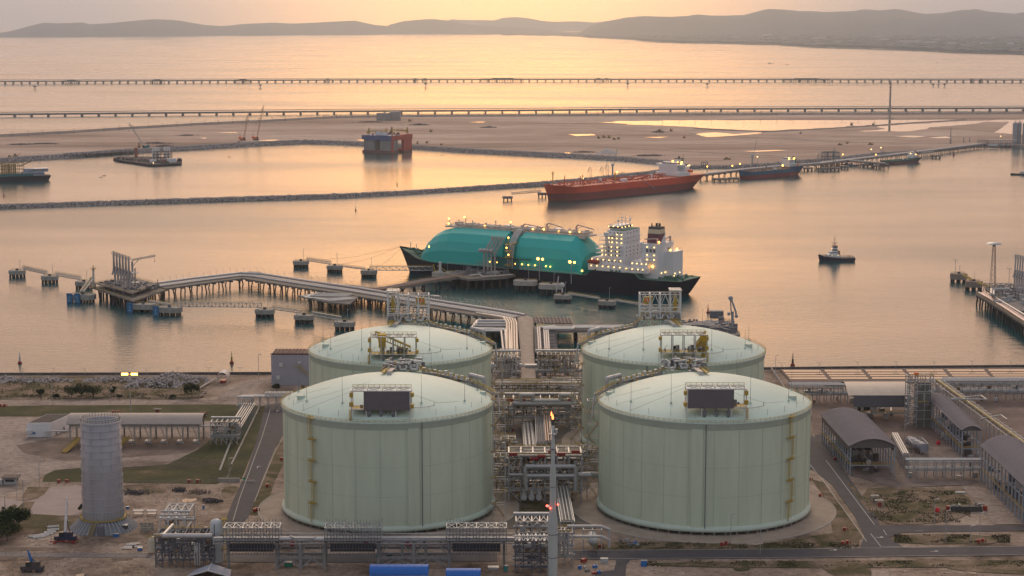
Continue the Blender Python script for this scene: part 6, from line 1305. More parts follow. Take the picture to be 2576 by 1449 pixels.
def front_platform(o, T, x0, x1, yt, yb, yfoot, panel, side):
    """raised platform on the camera side of the dome"""
    Y = T.y-40.5; A, B = PD(x0, yb, Y)-T, PD(x1, yb, Y)-T; zt = HZ(Y, yt); zb = HZ(Y, yb); w_ = B.x-A.x; D = 7; yy = Y-T.y
    b = MB()
    for i in range(5):
        x = lerp(A.x, B.x, i/4)
        for y in (yy, yy+D):
            z0 = dome_z(min(RW-.5, math.hypot(x, y)))-.4; b.bar((x, y, z0), (x, y, zt), .42)
        b.bar((x, yy, zt), (x, yy+D, zt), .4); b.bar((x, yy, zb), (x, yy+D, zb), .4)
    for y in (yy, yy+D):
        b.bar((A.x, y, zt), (B.x, y, zt), .45); b.bar((A.x, y, zb), (B.x, y, zb), .45)
    for i in range(4):
        x, x2 = lerp(A.x, B.x, i/4), lerp(A.x, B.x, (i+1)/4); b.bar((x, yy, zt), (x2, yy+D, zt), .25); b.bar((x2, yy, zt), (x, yy+D, zt), .25)
        if not panel: b.bar((x, yy, zb), ((x+x2)/2, yy, zb+(zt-zb)*.45), .2)
    b.build('platform_frame', WHITE if panel else STEEL, o)
    b = MB(); b.box((A.x+B.x)/2, yy+D/2, zb-.2, w_, D, .25)
    b.rail([(A.x, yy-.1, zb), (B.x, yy-.1, zb)], 1.2, .14, 2); b.rail([(A.x, yy+D, zt), (B.x, yy+D, zt)], 1.3, .14, 2)
    s = side; ex = A.x if s > 0 else B.x
    for i in range(9): b.bar((ex-s*.5, yy-1, zb-i*.5), (ex-s*.5, yy+.2, zb-i*.5), .9, .1)
    b.bar((ex-s*.5, yy-1, zb), (ex-s*.5, yy-1, zb-5), .2); b.box(ex, yy, zb+1.2, 1.6, 1.6, 1.8); b.box(ex, yy, zt-2.4, 1.4, 1.4, 1.8)
    oe = B.x if s > 0 else A.x; b.box(oe+s*.7, yy, zb+.6, 1.2, 2.5, 1.6); b.box(oe+s*.7, yy, zt-2.2, 1.2, 2.5, 1.6); b.build('access_walkway', YEL, o)
    b = MB()
    for k in range(3): x = lerp(A.x, B.x, .3+.2*k); z0 = dome_z(math.hypot(x, yy))-.3; b.tube((x, yy, z0), (x, yy, zb), .35, 8); b.box(x, yy, z0+1.2, 1.4, 1.2, 1.4)
    for k in range(6): b.ball((lerp(A.x, B.x, .52+.07*k), yy+.4, zb+1.7), .55, 8, 5)
    for k in range(9): b.box(rnd.uniform(A.x+1, B.x-1), yy+D*.5, zb+.1, rnd.uniform(.6, 2), 1.2, rnd.uniform(1, 3))
    b.build('platform_equipment', GREYD, o)
    if panel:
        b = MB(); xa = lerp(A.x, B.x, .21) if s > 0 else A.x+.3; xb = B.x-.3 if s > 0 else lerp(A.x, B.x, .79); b.box((xa+xb)/2, yy-.45, zb-.3, xb-xa, .35, zt-zb+.2)
        for i in range(40): b.box(lerp(xa, xb, (i+.5)/40), yy-.67, zb-.3, .12, .1, zt-zb+.2)
        b.build('wind_panel', mat('slate_panel', (.16, .14, .155), .75, var=.12, vscale=.3), o)
def rear_platform(o, T, x0, x1, ydeck, ytop, side, tall):
    Y = T.y+24; A, B = PD(x0, ydeck, Y)-T, PD(x1, ydeck, Y)-T; zd = HZ(Y, ydeck); zt = HZ(Y, ytop); w_ = B.x-A.x; yy = 24; D = 11
    b = MB(); b.box((A.x+B.x)/2, yy+D/2, zd-.3, w_, D, .3); n = 5
    for i in range(n):
        x = lerp(A.x, B.x, i/(n-1))
        for y in (yy, yy+D): b.bar((x, y, dome_z(min(RW-.4, math.hypot(x, y)))-.5), (x, y, zd), .45)
        if i < n-1: x2 = lerp(A.x, B.x, (i+1)/(n-1)); b.bar((x, yy, zd-3.2), (x2, yy, zd-3.2), .3); b.bar((x, yy, zd-3.2), ((x+x2)/2, yy, zd-.4), .25); b.bar((x2, yy, zd-3.2), ((x+x2)/2, yy, zd-.4), .25)
    b.build('platform_frame', MINTL, o)
    b = MB(); b.rail([(A.x, yy-.1, zd), (B.x, yy-.1, zd), (B.x, yy+D, zd)], 1.2, .16, 1.6)
    for k in range(14): b.box(rnd.uniform(A.x, B.x), yy+rnd.uniform(1, D-1), zd, rnd.uniform(.3, 1.2), .6, rnd.uniform(1, 4))
    b.build('yellow_railing', YEL, o)
    b = MB()
    for k in range(3):
        x = lerp(A.x, B.x, (.25, .52, .8)[k] if side > 0 else (.2, .48, .75)[k]); b.pipe([(x-1.6, yy-.3, zd+3), (x-1.2, yy-.6, zd+1.2), (x+1.2, yy-.6, zd+1.2), (x+1.6, yy-.3, zd+3)], .5, 8)
    for k in range(60):
        x = rnd.uniform(A.x+.5, B.x-.5); y = yy+rnd.uniform(.5, D-1); z = zd+rnd.uniform(0, 4.5); 
        if k % 2: b.tube((x-rnd.uniform(.5, 2), y, z), (x+rnd.uniform(.5, 2), y, z), rnd.uniform(.2, .6), 8)
        else: b.tube((x, y, zd), (x, y, z+.6), rnd.uniform(.15, .4), 6); b.box(x, y, z, .9, .9, .6)
    b.build('valve_cluster', PIPEM, o)
    b = MB()
    for k in range(24): b.box(rnd.uniform(A.x, B.x), yy+rnd.uniform(0, D), zd, rnd.uniform(.5, 1.6), .8, rnd.uniform(.8, 3.6))
    b.box(A.x+1.5 if side > 0 else B.x-1.5, yy+1, zd, 2.6, 2.2, 3.4); b.build('platform_equipment', GREYD, o)
    if tall:
        b = MB(); m_ = WHITE
        for i in range(5):
            x = lerp(A.x, B.x, i/4)
            for y in (yy+.5, yy+8): b.bar((x, y, zd), (x, y, zt), .6)
            b.bar((x, yy+.5, zt), (x, yy+8, zt), .5); b.bar((x, yy+.5, (zd+zt)/2), (x, yy+8, (zd+zt)/2), .35)
        for y in (yy+.5, yy+8):
            for z in (zt, (zd+zt)/2, zd+4.5): b.bar((A.x, y, z), (B.x, y, z), .42)
            for i in range(4):
                x, x2 = lerp(A.x, B.x, i/4), lerp(A.x, B.x, (i+1)/4); xm = (x+x2)/2; b.bar((x, y, (zd+zt)/2), (xm, y, zt), .26); b.bar((x2, y, (zd+zt)/2), (xm, y, zt), .26); b.bar((x, y, zd), (x2, y, (zd+zt)/2), .22)
        xe = lerp(A.x, B.x, .125) if side > 0 else lerp(A.x, B.x, .875); e = w_*.25
        for s1 in (-.5, .5):
            for y in (yy+.5, yy+8): b.bar((xe+e*s1, y, zt), (xe+e*s1, y, zt+2), .45)
        b.box(xe, yy+4, zt+1.8, e+1, 9, .5); b.build('hoist_frame', m_, o)
        b = MB(); b.box(xe, yy+3, zt-9, 1.8, 1.2, 9); b.box(lerp(A.x, B.x, .8 if side > 0 else .2), yy+3, zt-5, 4.5, 2, 3.6); b.rail([(xe-e/2, yy, zt+2.3), (xe+e/2, yy, zt+2.3)], 1, .14, 2); b.build('hoist', YEL, o)
        b = MB(); b.box(lerp(A.x, B.x, .82 if side > 0 else .18), yy+1.9, zt-3.6, 2.4, .3, 1.2); b.build('orange_cover', ORANGE, o)
    # stair and pipe run down towards the dome centre
    sx = lerp(A.x, B.x, .2) if side > 0 else lerp(A.x, B.x, .8); b = MB()
    P = [V(sx, yy, zd+.3), V(sx-.8*side, yy-10, dome_z(16)+1.6), V(sx-1.6*side, yy-22, dome_z(6)+1.2)]
    for p, q in zip(P, P[1:]):
        b.bar(p, q, 1.6, .25)
        for s1 in (-.9, .9): b.bar(p+V(s1, 0, 1.1), q+V(s1, 0, 1.1), .14)
    for i in range(18): p = P[0].lerp(P[2], i/17); b.bar(p+V(-.9, 0, 0), p+V(-.9, 0, 1.1), .12); b.bar(p+V(.9, 0, 0), p+V(.9, 0, 1.1), .12)
    b.build('roof_stair', YEL, o)
    b = MB()
    for k in range(3): b.pipe([p+V((1.8+k*.7)*side, 0, .2) for p in P]+[P[2]+V((1.8+k*.7)*side, -1, -1)], .28, 8)
    b.box(P[0].x+3*side, yy-2, zd-2.5, 2.4, 2, 3); b.build('roof_pipe', PIPEM, o)
    # side run to the rim with expansion loop
    s = side; b = MB()
    q = [V((B.x if s > 0 else A.x), yy+3, zd-.6), V(s*17, 27, 52), V(s*25, 27.5, 50.5), ]
    b.pipe([q[0], q[1], q[2], V(s*29, 27, 49.6), V(s*34, 25, 49), V(s*34, 25, 52), V(s*40, 20, 51.5), V(s*40.5, 20, 46)], .95, 10)
    b.pipe([q[0]-V(0, 1, 1), q[1]-V(0, 1, 1.2), q[2]-V(0, 1, 1.4), V(s*38, 17, 48.4), V(s*46, 6, 47.6), V(s*47, 4, 38)], .4, 8); b.build('header_pipe', PIPEM, o)
    b = MB(); W = [V((B.x if s > 0 else A.x), yy, zd), V(s*18, 24, 53), V(s*27, 24, 51.2), V(s*33, 21, 50), V(s*40, 14, 48.6), V(s*45.5, 5, 47.2)]
    W2 = W
    b.rail(W, 1.2, .15, 1.8); b.rail([w1+V(0, 2, 0) for w1 in W], 1.2, .15, 1.8)
    for cx_, cy_, z in ((s*22, 27, 51.5), (s*29, 26, 50)): b.box(cx_, cy_, z, 5.5, 3, .25); b.rail([(cx_-2.7, cy_-1.5, z), (cx_+2.7, cy_-1.5, z)], 1.2, .15, 1.4)
    b.build('rim_walkway', YEL, o); b = MB()
    for p, r_ in zip(W2, W2[1:]): b.bar(p, r_, 1.5, .2)
    b.build('walkway_deck', GREYD, o)
    b = MB()
    for k in range(12):
        t = k/11; x, y = s*lerp(14, 40, t), lerp(27, 18, t); z0 = dome_z(min(RW-.5, math.hypot(x, y))); b.bar((x, y, z0-.4), (x, y, z0+lerp(3, 4, t)), .3); b.box(x, y, z0+2, 1.2, 1.2, rnd.uniform(.6, 1.6))
    for k in range(20): x = s*rnd.uniform(12, 34); b.tube((x-1.5, 27, 49.5+rnd.uniform(-2, 2)), (x+1.5, 26.5, 49.5+rnd.uniform(-2, 2)), .22, 6)
    b.build('pipe_support', STEEL, o)
t1 = make_tank(T1, 'front left pale green storage tank with yellow ladder left of its middle', 17, -39.5, 1, True)
front_platform(t1, T1, 884, 1033, 984, 1030, 1062, True, 1); rear_platform(t1, T1, 962, 1062, 936, 900, 1, False)
t2 = make_tank(T2, 'front right pale green storage tank on stub columns, yellow ladder towards its right', -9.3, 45.5, -1, True)
front_platform(t2, T2, 1728, 1877, 979, 1025, 1058, True, -1); rear_platform(t2, T2, 1668, 1778, 932, 896, -1, False)
t3 = make_tank(T3, 'rear left pale green storage tank with open steel platform on its dome', 10, -120, 1, False)
front_platform(t3, T3, 930, 1046, 848, 892, 925, False, 1); rear_platform(t3, T3, 975, 1078, 812, 743, 1, True)
t4 = make_tank(T4, 'rear right pale green storage tank with open steel platform on its dome', -25, 120, -1, False)
front_platform(t4, T4, 1664, 1778, 843, 887, 920, False, -1); rear_platform(t4, T4, 1610, 1712, 806, 741, -1, True)
def tank_crane(T, px, pyb, pyt, tipx, tipy, label):
    Y = T.y-36; p = PD(px, pyb, Y); o = thing('pedestal_crane', label, 'crane', p); h = HZ(Y, pyt)-p.z; tip = PD(tipx, tipy, Y-4)-p
    MB().tube((0, 0, 0), (0, 0, h*.55), 1.1, 12).box(0, 0, h*.5, 3.2, 3, h*.35).build('pedestal', YEL, o)
    b = MB(); s = V(-.25*tip.x, 3, h+1.0); d = tip-s; n = 14
    for k in (-.8, .8): b.bar(s+V(0, k, 0), tip+V(0, k, 0), .45, .6); b.bar(s+V(0, k, -2.6), tip+V(0, k, -2.2), .22)
    for i in range(n+1): c = s.lerp(tip, i/n); b.bar(c+V(0, -.8, 0), c+V(0, -.8, -2.4), .2); b.bar(c+V(0, .8, 0), c+V(0, .8, -2.4), .2)
    b.bar(s, tip, 1.7, .2); b.build('boom', YEL, o); MB().box(0, 0, h*.75, 3.6, 3.4, h*.28).build('machinery_house', mat('deep_yellow', (.6, .38, .01), .6), o)
tank_crane(T3, 962, 905, 842, 1032, 872, 'yellow pedestal crane with long boom lying right on the rear left tank')
tank_crane(T4, 1770, 902, 842, 1752, 866, 'yellow pedestal crane with foreshortened boom on the rear right tank')
# ---- stair towers beside the tanks
def stair_tower(px, py, top, label, w_=5.0, d_=4):
    p = G(px, py); H = HZ(p.y, top); o = thing('stair_tower', label, 'stair tower', p); n = max(3, int(H/5.2)); b = MB()
    for x in (-w_/2, w_/2):
        for y in (-d_/2, d_/2): b.bar((x, y, 0), (x, y, H), .28)
    for i in range(n+1):
        z = H*i/n; b.bar((-w_/2, -d_/2, z), (w_/2, -d_/2, z), .22); b.bar((-w_/2, d_/2, z), (w_/2, d_/2, z), .22); b.bar((-w_/2, -d_/2, z), (-w_/2, d_/2, z), .22)
        if i < n: b.bar((-w_/2, d_/2, z), (w_/2, d_/2, z+H/n), .14)
    b.build('tower_frame', STEEL, o); b = MB(); b2 = MB()
    for i in range(n):
        z0, z1 = H*i/n, H*(i+1)/n; s = 1 if i % 2 else -1; b2.bar((-s*w_*.42, 0, z0), (s*w_*.42, 0, z1), 1.2, .18); b.bar((-s*w_*.42, -.7, z0+1.1), (s*w_*.42, -.7, z1+1.1), .12)
        b2.box(s*w_*.5, 0, z1, 1.6, d_, .2); b.rail([(s*w_*.5-.9, -d_/2, z1), (s*w_*.5+.9, -d_/2, z1)], 1.1, .12, .9)
    b.build('handrail', YEL, o); b2.build('stair', mat('brown_grate', (.17, .14, .1), .8), o)
stair_tower(1491, 1250, 1006, 'zigzag yellow stair tower against the left side of the front right tank')
stair_tower(1256, 1300, 1005, 'zigzag stair tower against the right side of the front left tank')
stair_tower(1450, 1130, 915, 'stair tower against the left side of the rear right tank', 5)
stair_tower(1252, 1105, 905, 'stair tower against the right side of the rear left tank', 5)
# ================================================================ PIPE RACKS AND PLANT
mat('brown_unit', (.2, .14, .08), .8)
def rack(name, label, px0, px1, py, top, depth, nx, nz, pipes=6, cat='pipe rack', m=None, t=.3, brace=True, deck=True, eq=20, pm=None, rail=True, ny=1, legs=True, bottom=None):
    a, c = G(px0, py), G(px1, py); w_ = c.x-a.x; H = HZ(a.y, top); o = thing(name, label, cat, V((a.x+c.x)/2, a.y+depth/2)); z0 = 0 if bottom is None else HZ(a.y, bottom)
    b = MB(); rack_frame(b, V(0, 0, 0), w_, depth, H, nx, nz, t, ny)
    if brace:
        for i in range(0, nx, 2 if nx > 3 else 1):
            x, x2 = -w_/2+w_*i/nx, -w_/2+w_*(i+1)/nx
            for k in range(nz): b.bar((x, -depth/2, H*k/nz), (x2, -depth/2, H*(k+1)/nz), t*.6) if k % 2 else b.bar((x2, -depth/2, H*k/nz), (x, -depth/2, H*(k+1)/nz), t*.6)
    b.build('rack_frame', m or STEEL, o)
    b = MB()
    for k in range(pipes):
        lv = 1+k % nz; z = H*lv/nz+.6; y = -depth/2+.8+(depth-1.6)*((k*0.37) % 1); r = (.25, .4, .55, .3)[k % 4]; b.tube((-w_/2-1, y, z), (w_/2+1, y, z), r, 8)
    if pipes: b.build('pipe', pm or PIPEM, o)
    if eq:
        for k in range(eq):
            b = MB(); x = rnd.uniform(-w_/2, w_/2); y = rnd.uniform(-depth/2, depth/2); z = H*rnd.randint(max(0, nz-2), nz-1)/nz
            if k % 3: b.box(x, y, z+.2, rnd.uniform(.6, 2.4), rnd.uniform(.6, 2), rnd.uniform(.6, 2.4))
            else: b.tube((x, y, z), (x, y, z+rnd.uniform(1, 4)), rnd.uniform(.2, .6), 8)
            b.build('equipment_unit', (GREYD, MATS['brown_unit'], STEEL)[k % 3], o)
    if rail: MB().rail([(-w_/2, -depth/2, H), (w_/2, -depth/2, H)], 1.1, .14, 2.2).rail([(-w_/2, depth/2, H), (w_/2, depth/2, H)], 1.1, .14, 2.2).build('railing', YEL, o)
    return o, w_, H
def tangle2(o, w_, d_, H, n):
    tangle(o, -w_/2, w_/2, -d_/2, d_/2, 1, H, n, YEL, 'yellow_pipework', .08, .16); tangle(o, -w_/2, w_/2, -d_/2, d_/2, 1, H, n, MATS['brown_unit'], 'brown_pipework', .1, .3)
def tangle(o, x0, x1, y0, y1, z0, z1, n, m, name='small_pipework', r0=.12, r1=.35):
    b = MB()
    for k in range(n):
        p = V(rnd.uniform(x0, x1), rnd.uniform(y0, y1), rnd.uniform(z0, z1)); P = [p]
        for _ in range(3):
            ax = rnd.randint(0, 2); d = [0, 0, 0]; L_ = rnd.uniform(1, (x1-x0, y1-y0, z1-z0)[ax]*.6); d[ax] = rnd.choice((-1, 1))*L_; q = P[-1]+V(*d)
            q = V(min(max(q.x, x0), x1), min(max(q.y, y0), y1), min(max(q.z, z0), z1)); 
            if (q-P[-1]).length > .3: P.append(q)
        if len(P) > 1: b.pipe(P, rnd.uniform(r0, r1), 6)
    return b.build(name, m, o)
# shore racks and jetty root
o, w_, H = rack('pipe_rack', 'bright pipe rack at the jetty root left of the sandy road', 1243, 1306, 962, 893, 14, 7, 3, 8, eq=30, pm=PIPEW); tangle(o, -w_/2, w_/2, -7, 7, 1, H, 22, PIPEW); tangle2(o, w_, 14, H, 30)
b = MB()
for k in range(6): b.pipe([(w_/2-2-k*1.7, 7, H+1), (w_/2-2-k*1.7, 2, H-1), (w_/2-2-k*1.7, -3, H-2), (w_/2-2-k*1.7, -4, 1)], .55, 8)
b.build('riser_pipe', PIPEW, o)
o, w_, H = rack('pipe_rack', 'crowded pipe rack at the jetty root right of the sandy road', 1352, 1456, 958, 892, 14, 9, 3, 8, eq=40); tangle(o, -w_/2, w_/2, -7, 7, 1, H, 30, PIPEM, r1=.5); tangle2(o, w_, 14, H, 40)
b = MB(); b.pipe([(w_*.2, 6, H), (w_*.2, 0, H-2), (w_*.2, -2, 3), (w_*.5, -2, 3)], 1.0, 10); b.pipe([(w_*.33, 6, H), (w_*.33, 0, H-2), (w_*.33, -1, 4)], .9, 10); b.build('large_pipe', mat('rosy_pipe', (.5, .38, .32), .5, .2), o)
p = G(1275, 938); o = thing('horizontal_vessel', 'grey horizontal vessel beside the jetty root', 'vessel', p+V(0, -3)); MB().tube((-8, 0, 4), (8, 0, 4), 2.2, 16).ball((-8, 0, 4), 2.2, 14, 8).ball((8, 0, 4), 2.2, 14, 8).build('shell', PIPEM, o); b = MB(); b.box(-4, 0, 0, 1, 3, 3); b.box(4, 0, 0, 1, 3, 3); b.build('saddle', CONC, o); MB().box(14, -2, 1, 7, 5, 5).box(14, -4.55, 3, 2, .1, 1.6).build('cabin', mat('cabin_grey', (.4, .43, .45), .5), o)
for s, x in ((-1, 1300), (1, 1362)):
    p = G(x, 985); o = thing('access_ramp', ('left', 'right')[s > 0]+' sloping concrete wing of the jetty road ramp', 'ramp', p); b = MB(); q = [(0, 0, 0), (s*-2, 26, 0), (s*16, 0, 0)]; b.add([(0, -6, 0), (s*15, -10, 0), (s*13, 2, 0), (0, 24, 0), (0, -6, .6), (0, 24, 4.3), (s*2.5, 22, 4.3), (s*15, -10, .5)], [(0, 1, 2, 3), (4, 7, 6, 5), (4, 0, 3, 5), (7, 1, 2, 6), (0, 4, 7, 1), (3, 2, 6, 5)]); b.build('slab', SLAB, o)
sheet('ramp_road', [(1312, 1000), (1311, 966), (1351, 966), (1355, 1000)], .05, ASPH)
# back cross racks
o, w_, H = rack('pipe_rack', 'low pipe rack with white frames crossing the corridor behind the rear tanks', 1245, 1462, 1008, 968, 12, 16, 2, 10, eq=40, m=WHITE, pm=PIPEW); tangle(o, -w_/2, w_/2, -6, 6, 2, H+1, 30, PIPEW); tangle2(o, w_, 12, H+2, 50)
o, w_, H = rack('pipe_rack', 'roof truss rack beside the rear right tank with lilac white frames', 1392, 1460, 990, 958, 10, 5, 1, 2, eq=0, m=WHITE, rail=False)
b = MB()
for i in range(16): x = -w_/2+w_*i/16; b.bar((x, -5, H), (x+w_/16, 5, H), .25); b.bar((x+w_/16, -5, H), (x, 5, H), .25)
b.build('roof_truss', WHITE, o)
# module between rear tanks
o, w_, H = rack('process_module', 'tall pipe module with big grey loop between the two rear tanks', 1268, 1452, 1078, 1005, 16, 8, 3, 8, 'process module', eq=50, t=.5); tangle(o, -w_/2, w_/2, -8, 8, 1, H, 40, PIPEM, r1=.45)
tangle2(o, w_, 16, H, 34)
b = MB(); z = H+.5
b.pipe([(-10, -9, z-2), (-10, -9, z+2), (-4, -9, z+2), (-4, -9, z-1), (10, -9, z-1), (10, -9, z+2), (16, -9, z+2), (16, -9, z-3)], 1.1, 12); b.pipe([(-14, -9, z-2.4), (18, -9, z-2.4)], 1.3, 12); b.build('expansion_loop', PIPEM, o)
b = MB()
for x in (-w_*.42, -w_*.25, w_*.25, w_*.42): b.box(x, -8.2, H-1, 3.2, .8, 1.4)
b.build('red_unit', RED, o)
# north-south run between tanks
def ns_run(name, label, x0, y0, x1, y1, w_, h, n, r, m, frame=STEEL, step=5):
    a, c = G(x0, y0), G(x1, y1); o = thing(name, label, 'pipe rack', a.lerp(c, .5)); d = (c-a).normalized(); nn = V(-d.y, d.x); b = MB()
    for k in range(n): t = -w_/2+w_*(k+.5)/n; b.tube(a+nn*t+V(0, 0, h+.5), c+nn*t+V(0, 0, h+.5), r, 8)
    b.build('pipe', m, o, True); b = MB(); L_ = (c-a).length; k = int(L_/step)
    for i in range(k+1):
        p = a.lerp(c, i/k)
        for s in (-1, 1): b.bar(p+nn*w_/2*s, p+nn*w_/2*s+V(0, 0, h), .35)
        b.bar(p-nn*w_/2+V(0, 0, h), p+nn*w_/2+V(0, 0, h), .35)
    for s in (-1, 1): b.bar(a+nn*w_/2*s+V(0, 0, h), c+nn*w_/2*s+V(0, 0, h), .3)
    b.build('rack_frame', frame, o, True); return o
ns_run('pipe_run', 'three thick white pipes running towards the camera between the tanks', 1333, 1140, 1327, 1080, 5.4, 2.5, 3, .75, PIPEW)
ns_run('pipe_run', 'ladder-like rack of thin pipes running away between the tanks', 1362, 1146, 1358, 1045, 5, 6, 3, .3, GREYD, WHITE, 2.4)
ns_run('pipe_run', 'pair of pale pipes and orange cable run beside the ladder-like rack', 1380, 1146, 1372, 1045, 3.4, 6.5, 3, .4, mat('salmon_pipe', (.55, .4, .32), .5, .2), STEEL, 5)
# module between front tanks
o, w_, H = rack('process_module', 'deep process module with red units and double grey loops between the two front tanks', 1280, 1462, 1262, 1146, 16, 6, 4, 6, 'process module', eq=60, t=.6); tangle(o, -w_/2, w_/2, -6, 8, 1, H, 40, PIPEM, r1=.5); tangle2(o, w_, 16, H, 40)
b = MB()
for k, z in ((0, H*.72), (1, H*.52)):
    b.pipe([(-8, -10, z-5), (-8.6, -10, z), (-8, -10, z+1.4), (12.5, -10, z+1.4), (13.2, -10, z), (12.8, -10, z-5)], 1.0, 12)
b.pipe([(-w_/2, -9, H*.6), (-9, -9, H*.6)], .7, 8); b.pipe([(13, -9, H*.6), (w_/2+4, -9, H*.6), (w_/2+8, -6, H*.55)], 1.1, 10); b.build('expansion_loop', PIPEM, o)
b = MB()
for x, dz in ((-w_*.44, 0), (-w_*.15, -2), (-w_*.05, -1), (w_*.22, 0), (w_*.42, 1), (w_*.1, 1)): b.tube((x-1.8, -8.6, H+dz+.9), (x+1.8, -8.6, H+dz+.9), .6, 8); b.box(x, -8.2, H+dz, 3.4, .8, .5)
b.build('red_unit', RED, o)
b = MB(); b.box(0, 0, H-.1, w_*.96, 14, .2); b.build('grating_deck', mat('brown_grating', (.16, .14, .11), .8, var=.3, vscale=1), o)
b = MB()
for k in range(3): b.tube((-9+k*3.2, -11, 2.6), (-9+k*3.2, -7, 2.6), 1.3, 14); b.tube((-9+k*3.2, -9, 2.6), (-9+k*3.2, -9, 5.5), .8, 10)
b.tube((4, -11, 2.6), (4, -7, 2.6), 1.3, 14); b.build('pump_vessel', mat('pale_grey_equipment', (.5, .5, .5), .5), o)
ns_run('pipe_run', 'bright narrow pipe rack descending towards the flare stack foot', 1428, 1352, 1405, 1218, 5.5, 6.5, 4, .32, PIPEW, STEEL, 3)
ns_run('pipe_run', 'single thick grey pipe beside the bright narrow rack', 1412, 1330, 1400, 1230, 1.4, 5, 1, .55, PIPEM, STEEL, 9)
# side racks next to tanks in the corridor
for px0, px1, py, top, lb in ((1243, 1296, 1180, 1105, 'pipe frame wedged beside the front left tank rim'), (1243, 1290, 1240, 1150, 'yellow-railed frame between the front left tank and the module'), (1452, 1500, 1200, 1130, 'pipe frame between the module and the front right tank'),
      (1243, 1285, 1090, 1020, 'frame between the rear left tank and the rear module'), (1436, 1462, 1080, 1020, 'frame between the rear module and the rear right tank')):
    o, w_, H = rack('pipe_rack', lb, px0, px1, py, top, 8, 3, 4, 3, eq=14, t=.3); tangle(o, -w_/2, w_/2, -4, 4, 1, H, 10, PIPEM, r1=.5); tangle2(o, w_, 8, H, 12)
o, w_, H = rack('pipe_rack', 'long horizontal pipes feeding the front right tank from the module', 1392, 1490, 1150, 1128, 5, 6, 1, 3, eq=6)
# ---- front frames at the flare
SCAF = mat('scaffold_tube', (.13, .13, .15), .7, .2)
o, w_, H = rack('steel_module', 'dark open steel module with pale roof trusses left of the flare stack', 1296, 1380, 1443, 1362, 11, 4, 5, 6, 'process module', eq=40, t=.4, m=SCAF, rail=False); tangle(o, -w_/2, w_/2, -5, 5, 1, H*.9, 30, GREYD)
b = MB()
for i in range(8):
    x, x2 = -w_/2+w_*i/8, -w_/2+w_*(i+1)/8; b.bar((x, -5.5, H), (x2, 5.5, H), .25); b.bar((x2, -5.5, H), (x, 5.5, H), .25); b.bar((x, -5.5, H), (x, 5.5, H), .3)
b.build('roof_truss', WHITE, o)
o, w_, H = rack('steel_module', 'upper truss-roofed module just behind the dark one', 1298, 1378, 1390, 1312, 13, 4, 3, 6, 'process module', eq=30, t=.4, m=STEEL, rail=False); b = MB()
for i in range(4):
    x, x2 = -w_/2+w_*i/4, -w_/2+w_*(i+1)/4; b.bar((x, -6.5, H), (x2, 6.5, H), .25); b.bar((x2, -6.5, H), (x, 6.5, H), .25)
    b.bar((x, -6.5, H-2), (x2, -6.5, H), .2)
b.build('roof_truss', WHITE, o)
o, w_, H = rack('pipe_rack', 'upright pipe stand right of the flare stack foot', 1402, 1440, 1420, 1340, 7, 2, 4, 2, eq=8, t=.4); b = MB()
for k in range(3): b.pipe([(-2+k*1.6, -3, H+1), (-2+k*1.6, -3, 3), (-7, -3, 3)], .5, 8)
for k in range(2): b.pipe([(1, 2, H+1-k*4), (14, 2, H+1-k*4), (17, 1, H-k*4), (17, 1, H-3-k*4)], .55, 8)
b.build('riser_pipe', PIPEM, o); tangle(o, -w_/2, w_/2, -3, 3, 1, H, 14, PIPEW)
p = G(1490, 1382); o = thing('horizontal_vessel', 'pale rounded vessel on a frame left of the front right tank', 'vessel', p); MB().tube((0, -3, 4.6), (0, 3, 4.6), 1.9, 16).ball((0, -3, 4.6), 1.9, 14, 8).build('shell', mat('pale_grey_equipment2', (.5, .52, .52), .5), o); b = MB(); rack_frame(b, V(0, 0), 7, 5, 8.5, 2, 2, .25); b.build('support_frame', STEEL, o)
# ---- flare stack
Yf = 672; p = PD(1390, 1449, Yf); p.z = 0; o = thing('flare_stack', 'tall tapering pale flare stack with small flame and red beacons in front of everything', 'flare stack', p)
hz_ = lambda py: HZ(Yf, py); m_ = mat('stack_paint', (.42, .46, .46), .5, var=.15, vscale=.3, streak=True)
MB().lathe([(1.85, 0), (1.85, hz_(1320)), (1.8, hz_(1308)), (1.15, hz_(1278)), (1.15, hz_(1190)), (1.05, hz_(1180)), (.72, hz_(1168)), (.7, hz_(1108)), (.5, hz_(1100)), (.5, hz_(1070)), (0, hz_(1070))], 20).build('shaft', m_, o)
b = MB()
for z in (hz_(1402), hz_(1344), hz_(1225), hz_(1130)): b.tube((0, 0, z), (0, 0, z+.3), 1.95 if z < hz_(1320) else 1.25, 16)
for s in (-1, 1): b.tube((s*.95, .3, hz_(1168)), (s*.95, .3, hz_(1075)), .12, 6)
b.build('ring', GREYD, o)
b = MB(); b.box(-1.2, 0, hz_(1275), 2.4, 2, .25); b.rail([(-2.4, -1, hz_(1275)), (0, -1, hz_(1275))], 1, .14, 1); b.box(0, 0, hz_(1093), 2.6, 2, .3); b.box(1.2, 0, hz_(1090), 1, 1, 1.6); b.build('landing', STEEL, o)
MB().tube((0, 0, hz_(1070)), (0, 0, hz_(1055)), .42, 10).build('burner_tip', DARK, o)
b = MB(); z = hz_(1056); b.lathe([(0, 0), (.35, .4), (.36, .9), (.2, 1.5), (0, 2.2)], 8, (-.1, 0, z)); b.lathe([(0, 0), (.3, .5), (.2, 1.4), (0, 2.1)], 8, (-.6, 0, z+1.2)); b.build('flame', mat('flame_glow', (1, .3, .08), .5, emit=(1, .22, .05), estr=5), o)
lights(o, [(-2.2, -1.2, hz_(1270)), (-1, -1.4, hz_(1276)), (1.9, -.8, hz_(1268))], .33, LAMPR, 'beacon')
